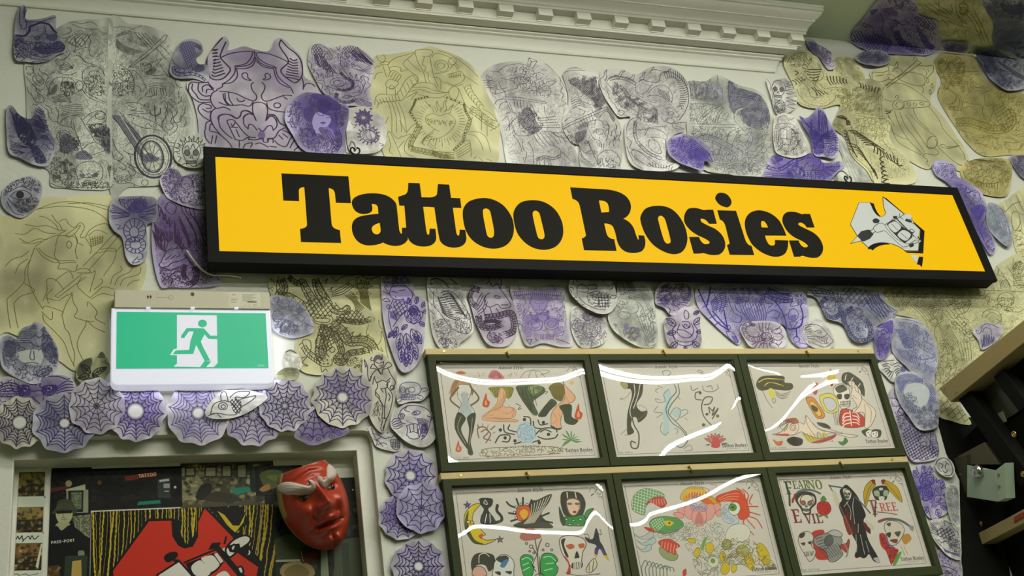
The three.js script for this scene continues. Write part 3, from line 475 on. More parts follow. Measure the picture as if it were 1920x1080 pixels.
    g.f('#5b5a40', 170,330,190,270,250,245,400,250,410,300,470,310,480,350,430,370,300,360,210,370).pen('#d7c75c', 2).l(190,300,260,270,400,280).l(240,330,290,300,400,330).pen('#46402f', 0.9).l(215,350,260,450,310,520).between([330,370,380,400,460,380], [340,410,380,440,430,430], 4).f('#d8cf5a', 270,370,300,350,330,390,300,440).ov(320,455,14,20);
    g.f('#d3b43e', 770,270,790,190,830,240,840,280,800,290).f('#b8433a', 790,310,830,290,810,335).f('#c25a4e', 650,320,690,310,680,400,650,390).f('#7d8a4a', 770,240,800,185,800,240);
    g.fc('#d68a3c', 590,440,650,430,700,490,745,560,740,600,690,605,650,560).fc('#e8b84a', 620,470,660,470,720,560,700,590,670,560).f('#54503a', 640,490,690,520,680,550,640,530);
    g.fc('#d9cf5e', 705,430,740,400,800,395,855,440,870,500,850,550,790,560,740,530).fc('#c9c6cc', 735,450,780,430,830,450,850,500,820,540,770,530);
    g.fc('#e6dfcf', 820,380,840,330,900,315,950,350,960,430,960,500,900,525,870,490,850,430).f('#55543f', 840,345,900,320,940,360,880,390,850,380).f('#48412f', 852,405,890,400,890,440,860,440).f('#48412f', 915,405,955,400,950,440,920,440).between([885,460,885,510], [960,455,955,505], 8).l(880,470,965,460).l(880,490,962,482);
    g.fc('#c44437', 885,540,960,530,1075,590,1075,672,890,670).pen('#efe6d2', 2.2); for (let k = 0; k < 4; k++) g.l(965,560 + k * 28,920,565 + k * 30,900,600 + k * 26).l(985,555 + k * 28,1020,565 + k * 26,1040,600 + k * 20); g.l(960,540,975,665).pen('#46402f', 0.9).between([820,560,840,660], [880,540,880,665], 5);
    g.f('#57564a', 890,280,900,230,950,215,1000,240,1060,290,1085,360,1080,420,1050,380,1010,330,960,330,910,310).pen('#e3dccd', 2).l(930,235,920,280).l(990,260,960,300).l(1050,310,1020,350).pen('#46402f', 0.9).fc('#e6d6c2', 940,300,985,290,1010,320,1050,370,1060,430,1100,470,1170,530,1175,590,1130,675,1085,675,1080,560,1000,560,985,530,1020,500,970,410,980,360);
    g.l(1010,370,1060,420,1045,490,1000,550).l(985,410,1020,440);
    g.fc('#e6d2bb', 310,740,380,720,440,650,490,620,540,640,580,650,590,580,640,640,700,700,800,720,950,740,1030,752,960,765,850,740,760,740,820,800,760,780,690,720,690,770,640,780,560,720,500,740,420,750); g.f('#a8654e', 410,620,500,600,530,640,480,650).f('#c4574f', 330,740,440,735,430,755).f('#c9b84a', 560,730,700,770,740,720,760,760,690,800,620,810).f('#3f3a2c', 430,790,480,760,560,780,550,830,480,835).f('#b8504a', 640,810,700,815,760,800,830,770,840,740,760,770,660,800).f('#454232', 680,640,760,650,800,690,730,680).ov(480,680,26,30);
    g.pen('#5a4030', 0.8).l(590,580,600,650,640,720,690,770).l(640,640,720,700,850,735).l(690,660,800,700,900,730).l(440,650,430,690,400,720).l(520,640,530,690,500,735).ov(480,680,14,16).l(380,690,370,660,410,630,430,660,410,700,385,695).between([410,620,380,650,350,690], [500,605,470,630,430,640], 5).between([440,770,430,800,460,830], [550,780,560,810,520,830], 6).between([570,730,610,790], [730,730,750,790], 7).l(560,730,700,775,830,745).l(640,815,700,800,760,790,840,750).pen('#46402f', 0.8).between([180,300,240,260,390,255], [210,360,280,340,420,355], 5).between([930,230,900,270,905,310], [1070,300,1080,360,1085,420], 8).l(990,350,975,330,955,330,950,310).l(1085,480,1090,560,1085,670).l(1100,480,1140,540,1135,640);
    g.f('#c9784e', 310,780,350,800,395,795,380,835,340,830).f('#4f7a3e', 860,800,900,800,920,765,945,800,900,835);
    g.fc('#4c5238', 1060,715,1120,695,1140,740,1110,765).fc('#e8e2d4', 1095,720,1140,700,1150,750,1110,765).fc('#4c5238', 1150,705,1220,705,1215,760,1160,765).fc('#e8e2d4', 1145,720,1195,715,1195,762,1150,765); for (const [x, y] of [[1115,725], [1130,745], [1160,735], [1180,750], [1185,728]]) g.dot(x, y, 5);
  },
  (g) => { // 4: moon cat, eagle, woman, skulls
    g.at(840,860,4.909).pen('#2a2a20', 1);
    const star = (x, y, r, c) => { const a = []; for (let k = 0; k < 10; k++) { const e = k % 2 ? r * .45 : r, t = k / 10 * TAU - .4; a.push(x + Math.cos(t) * e, y + Math.sin(t) * e); } g.fp(c, ...a); };
    star(178,428,42, '#5a4d6b'); star(478,745,42, '#6c665c');
    g.fc('#d8c21f', 300,415,220,430,160,500,150,590,180,700,250,770,340,790,440,745,350,750,300,720,345,700,320,670,290,640,250,620,225,560,240,490).f('#4a4a22', 165,530,190,480,185,570,200,660,250,750,330,785,240,780,180,700,155,600).ov(205,585,36,16,.1, '#e8c06a').dot(205,585,8).f('#c9583c', 280,710,320,690,310,740);
    g.f('#2c2f24', 290,370,350,360,410,375,405,430,370,470,420,540,440,600,310,600,300,540,330,470,305,430).pen('#e3dccd', 1.4).l(340,380,330,410,360,420,355,395,340,380).l(355,510,340,590).l(385,510,390,590).pen('#2c2f24', 5).l(430,590,490,570,490,530,450,480,455,430).pen('#2a2a20', .8).l(280,375,340,385).l(410,370,360,385);
    g.f('#3f3f2e', 600,620,640,590,690,560,760,400,820,380,950,325,930,400,860,520,970,630,850,640,700,640).fc('#cf5f30', 630,470,680,430,745,440,760,520,690,570,640,560).f('#e2b02e', 660,500,700,465,740,500,700,560).pen('#d9d4c0', 1.2).between([770,420,760,520,700,600], [940,340,870,470,790,590], 7).pen('#2a2a20', 3).l(540,400,570,430,620,450).l(630,370,650,430).l(690,360,690,420).l(770,380,750,430).l(560,500,620,510).l(580,575,630,560).l(860,530,930,500).l(870,570,960,590).pen('#2a2a20', 1); for (const [x, y] of [[628,445], [673,418], [728,420], [612,495], [628,545]]) g.ov(x, y, 11,11,0, '#e3dccd');
    g.f('#b4705f', 660,715,720,640,800,650,860,720,800,745,700,755).pen('#6b5a4a', 2).l(800,740,820,850).l(860,740,825,860,840,1080).l(780,820,825,890);
    g.f('#3d3b28', 1035,380,1050,310,1130,300,1220,320,1265,400,1255,480,1220,530,1090,530,1050,470).fc('#e2c3a8', 1090,390,1150,365,1210,390,1215,450,1185,510,1150,525,1110,490).f('#8a2f2f', 1148,490,1165,478,1182,490,1165,503).ov(1120,415,18,6,0, '#fff').ov(1190,415,18,6,0, '#fff').f('#c98a80', 1200,440,1214,430,1212,470).pen('#d9d4c0', 2).l(1095,310,1100,360).l(1170,310,1180,360).pen('#2a2a20', 1).fc('#2f8a3a', 1070,540,1160,530,1250,520,1255,610,1160,620,1080,610).f('#3a4a2e', 1020,440,1050,500,1085,590,1060,620,1030,560); for (const [x, y] of [[1090,560], [1155,570], [1220,560], [1120,605], [1200,605]]) g.ov(x, y, 13,8,0, '#d5dcc2'); g.fc('#3f8a44', 1260,510,1290,470,1340,460,1300,510,1270,560);
    g.f('#39382a', 215,940,250,880,330,865,420,890,430,980,380,1040,340,980,260,985,240,1060,215,1010).fc('#d9a894', 235,1010,290,990,340,1020,350,1078,230,1078).fc('#dcdcd6', 430,950,480,890,550,890,605,950,605,1040,590,1090,420,1090,420,1000).f('#3c4038', 440,920,520,890,560,920,500,960).f('#4a7ba8', 480,990,510,940,560,930,520,1000).f('#33322a', 430,1045,480,1040,480,1075).f('#33322a', 525,1040,585,1035,575,1065).pen('#e3dccd', 1.4).l(285,960,290,890,340,870,380,900).pen('#2a2a20', 1);
    g.fc('#2fa24a', 665,920,700,885,760,890,785,920,770,960,790,1000,770,1080,700,1080,680,1020,670,980).fc('#2fa24a', 860,900,900,870,970,880,1010,930,990,970,1015,1010,980,1080,870,1080,850,1000).pen('#d5e8cf', 1.3).l(680,930,730,910,770,940).l(690,980,740,960).l(690,1030,750,1000).l(880,910,940,900,990,940).l(900,970,970,960).l(890,1030,960,1010).pen('#2a2a20', 1.2).l(820,880,780,980,810,1040).l(840,900,850,1080).l(770,980,800,1000).l(850,1050,800,1075).l(850,1050,890,1075); for (const [x, y, r] of [[722,780,10], [765,810,16], [752,852,8], [790,868,10], [915,795,16], [875,840,9], [955,840,10]]) g.ov(x, y, r, r);
    g.fc('#ddd6c4', 1025,760,1060,715,1160,710,1250,740,1270,800,1240,860,1230,940,1220,1000,1150,1010,1110,960,1050,870).f('#3b3828', 1040,760,1080,735,1070,800,1110,900,1080,890).f('#c0623a', 1085,800,1140,785,1165,815,1120,835).f('#c0623a', 1200,790,1250,780,1255,815,1215,825).f('#33312a', 1165,915,1185,850,1210,905,1190,915).f('#33312a', 1145,960,1235,955,1225,1010,1150,1010).pen('#ddd6c4', 2).between([1160,955,1160,1010], [1225,955,1220,1010], 5).pen('#2a2a20', 1).f('#b8403a', 1060,890,1110,940,1130,1050,1090,1060,1110,980).l(1080,1050,1200,1075,1400,1060).fc('#d8cdb0', 1270,1030,1300,960,1350,920,1370,990,1310,1050).l(1300,970,1300,1040).l(1340,940,1330,1030);
    g.f('#33373a', 1360,640,1385,690,1400,760,1430,810,1480,935,1440,900,1395,830,1370,900,1350,880,1365,800,1290,770,1260,720,1330,740).f('#51407a', 1355,820,1385,830,1370,890,1350,880).f('#51407a', 1405,820,1440,850,1450,890,1430,880).f('#d3b02a', 1350,880,1375,890,1360,920).f('#d3b02a', 1435,890,1465,895,1485,945,1445,910).pen('#2a2a20', .9).l(1255,700,1290,700,1310,760,1350,720,1380,690,1410,700,1400,650);
  },
  (g) => { // 5: snake, lotus, koi and waves in colour
    g.at(1140,860,4.909).pen('#5a5a48', 0.9);
    g.fc('#6f9a62', 215,420,240,340,320,280,430,285,520,335,500,370,420,365,360,410,345,480,330,520,270,500,225,470).pen('#d5dfc2', 1).scales([215,420,240,340,320,280,430,285,520,335,500,370,420,365,360,410,345,480,330,520,270,500,225,470], 34,-.6).pen('#5a5a48', .9).fc('#c8432f', 355,410,430,355,510,360,540,410,500,450,440,430,380,450).pen('#e8b49e', 1).between([400,380,390,430], [510,370,530,420], 6).f('#c9c9c2', 345,470,380,410,430,420,450,460,380,510);
    g.pen('#4f6a44', .9).fc('#5f9a58', 380,600,420,550,520,530,640,550,695,600,660,650,540,690,430,670).pen('#cfe0bd', .9).scales([390,600,420,560,500,545,520,600,480,660,430,665], 28,.2).f('#e0b81f', 515,580,560,570,605,590,570,620,530,610).dot(565,592,9, '#3a3a1e').pen('#5a5a48', .9).f('#c8432f', 330,630,400,640,440,680,380,670).between([430,640,540,690,650,650], [440,660,540,705,650,665], 2);
    g.pen('#7a8a84', 1); for (const [x, y, w] of [[330,710,90], [350,765,90], [335,825,65]]) g.fc('#b9c4bd', x - w, y - 20, x - w * .5, y + 10, x, y, x + w * .8, y - 40, x + w, y + 5, x + w * .4, y + 30, x - w * .4, y + 28);
    g.fc('#d2a02a', 665,370,690,300,760,260,860,265,920,320,1000,380,1040,430,960,450,900,410,780,360,720,390).f('#d66a2a', 690,370,780,310,870,330,980,420,900,420,800,360).pen('#e3c75c', 1.4).between([690,380,680,330,720,280], [880,330,890,300,900,290], 9).pen('#9a4a2a', 1).l(860,260,920,280,935,310).l(940,235,1000,245);
    g.pen('#b06a62', 1); for (const [x, y, rx, ry, r] of [[690,470,70,40,.5], [980,460,60,40,-.6], [760,490,60,70,-.3], [930,490,55,80,.3], [840,530,70,90,0], [650,520,50,25,.3], [1030,500,40,30,-.4]]) g.ov(x, y, rx, ry, r, '#dfa296'); g.f('#cf8278', 800,590,840,480,880,590); g.pen('#7a86b0', 1.6).swirl(795,440,45,2).swirl(870,445,45,2).swirl(810,360,40,1.6);
    g.pen('#a8452a', 1).fc('#d7512f', 1000,350,1100,310,1200,290,1260,350,1290,430,1300,520,1250,560,1200,540,1190,420,1110,390,1010,400).pen('#c9492a', 2).l(1180,270,1250,310,1260,360).l(1240,280,1290,330,1280,390).l(1330,330,1300,400,1320,420).l(1300,440,1380,440).l(1300,490,1400,520).l(1290,530,1370,560,1420,640).l(1260,550,1250,600,1340,700).l(1280,560,1350,640).pen('#e9a27a', 1.2).between([1020,370,1100,330,1200,320], [1040,400,1120,370,1200,380], 3); g.pen('#5a5a48', 1).ov(1165,460,52,62,.2, '#dfe3cf').ov(1150,448,32,32,0, '#5f9a2e').dot(1148,448,11, '#2f4a18');
    g.pen('#8c9aa0', 1.1).fc('#c3cdd0', 1045,470,1100,420,1120,500,1200,560,1180,600,1090,590,1050,540); for (const [x, y, r] of [[1080,470,28], [1090,530,30], [1140,560,26], [1060,500,16]]) g.swirl(x, y, r, 1.6);
    g.pen('#8a8a76', .9).fc('#dcd9c6', 1085,690,1120,630,1200,600,1280,620,1310,690,1260,760,1160,760,1090,740).busy([700,600,1000,580,1080,700,1050,900,800,900,700,780], 60,80,8, 's').busy([440,700,700,620,760,740,640,760,500,740], 16,60,4, 's');
    g.pen('#7a4a3a', .9).fc('#cf4a34', 470,760,560,740,660,800,620,830,630,880,540,850,480,800).pen('#efc0a6', 1).between([500,760,490,820], [640,800,630,880], 6).pen('#5f6a4a', .9).fc('#9aa06a', 470,830,500,820,580,880,640,880,630,930,560,935,490,890);
    g.pen('#6b7a6a', 1.6); for (let k = 0; k < 8; k++) g.l(320 + k * 32,1080,310 + k * 34,1000 + (k % 3) * 8,345 + k * 36,935 + k * 10,370 + k * 34,985 + k * 8); g.pen('#6f7a5a', 1).busy([780,920,1000,880,1060,960,1000,1080,860,1080], 50,70,6, 'sw');
    g.pen('#8a7a20', .9); for (const [x, y, rx, ry, r] of [[770,755,40,22,.2], [820,865,28,45,.3], [935,820,40,50,0], [1055,900,28,45,0], [1080,1010,40,60,.3], [1300,940,40,90,-.3], [1430,880,50,110,-.4], [1160,1010,25,40,.3]]) g.ov(x, y, rx, ry, r, '#d2b62a'); g.f('#6fa04a', 860,850,870,760,910,720,890,800).ov(970,950,50,50,0, '#d9d9c6').ov(965,940,20,20,0, '#6f9a4a'); g.pen('#6f6a3a', 1).ov(1090,790,40,50,.2, '#a3a05a').ov(1240,850,60,55,.4, '#b3ae62').busy([1060,760,1300,740,1480,900,1540,1020,1300,1000,1080,960], 70,90,2, 'wh');
    g.f('#c8432f', 690,1030,720,1015,720,1070,690,1080);
  },
  (g) => { // 6: fear no evil, reaper, free, engine skulls
    g.at(1440,860,4.909).pen('#2a261e', 1);
    const big = (s, x, y, h, col, sx = 1) => g.text(s, x, y, h, 'bold {}px serif', col, 'center', sx);
    big('F', 190,270,0.05, '#2f3a1c', .8); big('EAR', 300,240,0.033, '#55641f', .72); big('NO', 432,240,0.037, '#5f7020', .8); big('E', 262,530,0.052, '#7a2926', .8); big('VIL', 420,552,0.037, '#6a2624', .85); g.pen('#3a4a1e', 4).l(195,300,200,430).pen('#5a6a6a', 4).l(225,380,290,300,400,290,480,320).pen('#a8322c', 4).l(225,400,250,330).pen('#2a261e', 1.2);
    g.f('#3c382c', 250,380,270,320,350,300,430,330,445,410,400,460,390,510,330,515,300,460); g.f('#d8d0bd', 275,380,330,330,420,350,425,410,385,450,380,500,330,500,310,450).skull(355,415,85,.05); g.f('#b84a3a', 290,390,330,385,320,410).f('#b84a3a', 385,385,415,380,400,405);
    g.pen('#7a2020', 1).fc('#c8352c', 455,420,500,390,560,410,580,470,545,515,490,520,455,480).pen('#8a1f1c', 1).rose(515,455,60,2).f('#4f8a3a', 480,380,510,340,540,380,505,390).f('#4f8a3a', 470,520,450,545,500,530).f('#4f8a3a', 540,515,555,550,520,530).pen('#2a261e', 1);
    g.f('#1f1e1a', 660,300,690,260,720,240,760,270,820,340,870,440,900,520,880,570,900,660,930,760,1010,900,1030,960,970,940,930,880,890,915,800,905,820,800,770,690,740,600,690,540,650,430,680,380).f('#8a2c26', 690,540,740,540,770,680,735,690).f('#4d2420', 700,430,780,560,820,690,780,690,730,560).f('#5a241f', 870,580,930,620,945,690,900,660).f('#d8d0bd', 690,290,720,275,765,310,755,370,715,370).pen('#1f1e1a', 1).skull(728,325,42,.1).pen('#d3ccb8', 1.1).l(720,400,760,470,760,560).l(790,360,780,450,800,600).l(830,600,830,680).l(810,700,815,860).l(850,700,890,880).l(900,760,930,860).l(740,390,700,440).pen('#8a5a3a', 2.4).l(560,240,610,330,700,520,780,690).pen('#4a5a62', 3).l(565,250,640,260,690,270).l(800,350,880,430,940,500).f('#c8bfa8', 590,310,620,300,660,400,630,430).f('#c8bfa8', 900,560,970,620,960,660,910,610).f('#d8d0bd', 780,935,850,905,865,930,800,945).f('#b8b4b8', 970,920,1020,910,1025,965);
    g.pen('#5a4a1e', 1).fc('#b89a1f', 880,330,900,250,960,195,990,240,950,290,900,440).fc('#b89a1f', 1050,195,1130,220,1200,280,1235,400,1160,340,1100,270).f('#7a2f22', 950,200,985,195,980,240).f('#7a2f22', 1040,200,1080,195,1060,240).pen('#5a4a1e', .9).l(970,220,920,300,895,420).l(1080,220,1150,290,1210,370).pen('#23241c', 1).f('#2f342c', 960,290,1000,255,1080,250,1115,300,1100,340,1080,380,1000,380,970,340).f('#9fb08a', 975,300,1020,295,1025,345,985,340).f('#9fb08a', 1065,295,1105,295,1100,340,1065,340).f('#cfd2bd', 1020,350,1070,350,1065,385,1030,385).ov(1040,280,22,16,0, '#cfd2bd');
    big('F', 980,450,0.058, '#8a4a3a', .75); big('REE', 1108,445,0.034, '#b85548', .85); g.pen('#4f3a30', 3).l(990,400,985,530).pen('#6b3a34', 1.6).l(1000,490,1100,500,1190,515);
    g.pen('#2a261e', 1).f('#b8362c', 400,690,470,655,520,670,500,780,560,900,540,930,450,920,420,820).fc('#cfc9b8', 280,740,300,690,370,670,420,720,400,800,440,850,420,920,380,945,350,900,290,800).f('#37342a', 290,700,340,680,330,720,295,730).f('#37342a', 300,780,340,770,335,800).f('#37342a', 365,770,400,760,390,790).between([335,860,340,900], [420,850,410,890], 7).fc('#8f918a', 420,740,480,700,600,680,680,740,670,830,690,880,620,945,560,940,530,850,440,800).fc('#b3b5ac', 550,680,620,655,680,690,670,720,600,710).ov(560,755,40,50,.3, '#5c605a').pen('#3f423c', 1.2).between([470,830,560,930], [640,780,690,870], 8).between([440,740,500,720], [480,840,560,820], 5).pen('#2a261e', 1).fc('#b8362c', 660,800,720,780,740,740,750,770,730,860,690,840).pen('#8a8c86', 3).l(700,780,735,850,720,905);
    g.f('#b8352a', 1025,700,1070,690,1120,780,1180,830,1200,850,1150,960,1130,970,1090,860,1040,800).pen('#6a1f1a', 1).busy([1025,700,1070,690,1120,780,1200,850,1140,970,1090,860], 40,50,3, 's').f('#6a78b8', 1080,700,1140,720,1160,790,1120,810).f('#b88a3a', 1230,720,1290,690,1320,740,1260,790).f('#4f9a3a', 1190,880,1230,860,1180,970,1150,980).pen('#2a261e', 1).fc('#cfc8b6', 1070,610,1120,570,1210,590,1255,650,1230,730,1180,790,1120,790,1090,700).f('#33302a', 1090,690,1130,680,1120,730).f('#4a463a', 1165,680,1220,670,1200,720).f('#7a2f28', 1120,750,1190,740,1180,780).f('#4a4a40', 1090,600,1130,590,1120,625).pen('#5a5f5c', 5).l(1020,580,1100,555,1220,570,1330,640).f('#a8322c', 1010,580,1060,555,1070,570).f('#8f8c94', 1290,620,1340,620,1330,670).pen('#6b6450', 1).f('#d8cfb6', 1210,810,1260,800,1300,850,1290,900,1250,880).l(1225,810,1260,890).l(1250,805,1285,880);
  },
];
const ARTISTS = ['Holly Jane', 'Ink Emery', 'Jack Joseph', 'Jo Vance', 'Sam Reed', 'Dan Hastings'];
// where the ceiling tubes show in each slightly warped sheet of acrylic: points in the photograph; row A the near tubes, row B the far ones
const GLARE = [
  { a: [815,688,845,703,880,713,920,718,980,717,1050,713,1075,706,1094,699] },
  { a: [1118,689,1150,702,1200,713,1250,715,1300,711,1340,709,1370,696], b: [1150,915,1200,885,1230,858,1250,838,1290,818,1330,803,1355,790,1370,772,1385,748] },
  { same: true, a: [1395,683,1420,692,1450,698,1500,702,1545,703,1570,701,1628,690], b: [1415,806,1435,806,1455,793,1480,768,1510,741,1545,718,1570,709,1640,702] },
  { b: [856,1008,875,998,893,988,940,990,990,997,1040,999,1090,999,1104,980,1120,962,1135,975,1150,992] },
  { b: [1178,984,1196,984,1214,976,1226,964,1290,946,1330,931,1365,913,1395,900,1440,888] },
  {},
];
const PRINT_LABELS = ['framed flash sheet of pin-ups with a blue rose and tribal curls', 'framed flash sheet of long panthers and a pink lotus', 'framed flash sheet of a reclining woman, skeleton and dice', 'framed flash sheet with a yellow crescent moon and black cat', 'framed colour flash sheet of green snake, lotus and waves', 'framed flash sheet reading Fear No Evil beside a reaper'];
ART.forEach((draw, k) => {
  const col = k % 3, row = Math.floor(k / 3), [fx0, fx1, px0, px1] = COLS[col], [fy0, fy1, py0, py1] = ROWS[row], cx = (fx0 + fx1) / 2;
  const fr = thing('framed_picture', PRINT_LABELS[k], 'picture', [cx, fy0,0], 'framed flash sheets');
  const sh = new THREE.Shape([[fx0 + 0.001, fy0], [fx1 - 0.001, fy0], [fx1 - 0.001, fy1], [fx0 + 0.001, fy1]].map((p) => new THREE.Vector2(p[0] - cx, p[1] - fy0)));
  sh.holes.push(new THREE.Path([[px0, py0], [px0, py1], [px1, py1], [px1, py0]].map((p) => new THREE.Vector2(p[0] - cx, p[1] - fy0))));
  const fg = new THREE.ExtrudeGeometry(sh, { depth: 0.028, bevelEnabled: true, bevelSize: 0.001, bevelThickness: 0.001, bevelSegments: 2, bevelOffset: -0.001 }); fg.translate(0,0,0.005); part('frame', fg, frameWood, fr);
  part('backing', box(fx0 + 0.008 - cx, fx1 - 0.008 - cx, 0.008, fy1 - fy0 - 0.008,0.002,0.012), std(0x5b4a35,0.8), fr);
  const z = 0.0185, pad = new Pad((px, py) => { const p = onWall(px, py, z); return [p.x, p.y]; }, px0 - 0.004, py0 - 0.004, px1 + 0.004, py1 + 0.004,2000);
  sheetBase(pad); draw(pad); furniture(pad, col, row, ARTISTS[k]); pad.done();
  const pg = box(px0 - 0.004, px1 + 0.004, py0 - 0.004, py1 + 0.004, z - 0.0008, z); uvMetres(pg, (p) => pad.uv(p.x, p.y)); pg.translate(-cx, -fy0,0); part('print', pg, matt(pad.page), fr);
  // acrylic: its lean changes slowly up the sheet, so that the straight tubes of the ceiling show as bent streaks
  const NX = 56, NY = 40, g = new THREE.PlaneGeometry(1,1, NX, NY), pos = g.attributes.position, zg = 0.026, my = (py0 + py1) / 2;
  const line = (arr) => arr && pairs(arr).map(([u, v]) => { const p = onWall(u, v, zg); return [p.x, p.y]; }), at = (L, x) => { if (x <= L[0][0]) return L[0][1]; for (let i = 1; i < L.length; i++) if (x <= L[i][0]) { const t = (x - L[i - 1][0]) / (L[i][0] - L[i - 1][0]), s = t; return L[i - 1][1] + (L[i][1] - L[i - 1][1]) * s; } return L[L.length - 1][1]; };
  const A = line(GLARE[k].a) && spline(line(GLARE[k].a), false, 4), B = line(GLARE[k].b) && spline(line(GLARE[k].b), false, 4);
  const need = (y, zl) => (Math.atan2(CEIL - 0.08 - y, zl - zg) - Math.atan2(y - EYE.y, EYE.z - zg)) / 2;
  for (let i = 0; i <= NX; i++) {
    const x = px0 - 0.003 + (px1 - px0 + 0.006) * i / NX, dy = (py1 - py0 + 0.006) / NY; let lean;
    if (A && B && GLARE[k].same) { const s = at(A, x), s2 = at(B, x); lean = (y) => need(y, BATTENS[0][1]) + Math.max(-0.05, Math.min(0.03,17 * (y - s) * (y - s2))); }
    else if (A) { const s = at(A, x), d0 = need(s, BATTENS[0][1]); let a = 0.5, far = 0.035; if (B) { const s2 = at(B, x); a = Math.max(-0.2, Math.min(1.6, (need(s2, BATTENS[2][1]) - d0) / (s2 - s))); far = 1; } lean = (y) => d0 + a * Math.max(-far, Math.min(far, y - s)); }
    else if (B) { const s = at(B, x), d0 = need(s, BATTENS[2][1]); lean = (y) => d0 + 0.5 * (y - s); } else lean = (y) => 0.012 + 0.1 * (y - my);
    let h = 0; const hs = []; for (let j = 0; j <= NY; j++) { const y = py0 - 0.003 + dy * j; hs.push(h); h -= lean(y + dy / 2) * dy; }
    const mid = hs[NY / 2]; for (let j = 0; j <= NY; j++) pos.setXYZ(j * (NX + 1) + i, x - cx, py0 - 0.003 + dy * j - fy0, zg + hs[j] - mid);
  }
  const idx = g.index.array; for (let i = 0; i < idx.length; i += 3) { const t = idx[i + 1]; idx[i + 1] = idx[i + 2]; idx[i + 2] = t; }   // rows run upward here
  g.computeVertexNormals();
  part('glazing', g, new THREE.MeshPhysicalMaterial({ color: 0xffffff, transmission: 1, thickness: 0, roughness: 0.015, ior: 1.49 }), fr);
});
// pine battens with their screws, and the small hooks over each frame
[[2.8575,2.8745, [[832,660], [1609,658]], 'pine batten above the upper row of framed sheets'], [2.5245,2.5415, [[864,891], [1672,860]], 'pine batten between the two rows of framed sheets']].forEach(([y0, y1, screws, label]) => {
  const b = thing('wall_batten', label, 'batten', [0.785, y0,0], 'pine battens between the frames');
  part('batten', rbox(0,2.1335 - 0.785,0, y1 - y0,0.001,0.031,0.0015), pine, b);
  for (const [px, py] of screws) { const p = onWall(px, py, 0.031), s = new THREE.CylinderGeometry(0.0035,0.0035,0.002,12); s.rotateX(Math.PI / 2); s.translate(p.x - 0.785, (y1 - y0) / 2,0.0315); part('screw', s, brass, b); }
});
[[951,664, 'the pin-up sheet'], [1244,661, 'the panther sheet'], [1513,662, 'the reclining woman sheet'], [988,890, 'the crescent moon sheet'], [1293,879, 'the green snake sheet'], [1576,871, 'the Fear No Evil sheet']].forEach(([px, py, of]) => {
  const p = onWall(px, py, 0.033), h = thing('picture_hook', 'small brass turn hook above the middle of ' + of, 'hook', [p.x, p.y, 0.033], 'brass turn hooks');
  part('clip', new THREE.TubeGeometry(new THREE.CatmullRomCurve3([V3(0,0.006,0), V3(0,0.006,0.004), V3(0.001,0,0.006), V3(0.002,-0.007,0.005), V3(0.003,-0.009,0.002)]), 20,0.0022,8), brass, h);
  const s = new THREE.CylinderGeometry(0.004,0.004,0.003,12); s.rotateX(Math.PI / 2); s.translate(0,0.006,0.0005); part('screw', s, brass, h);
});

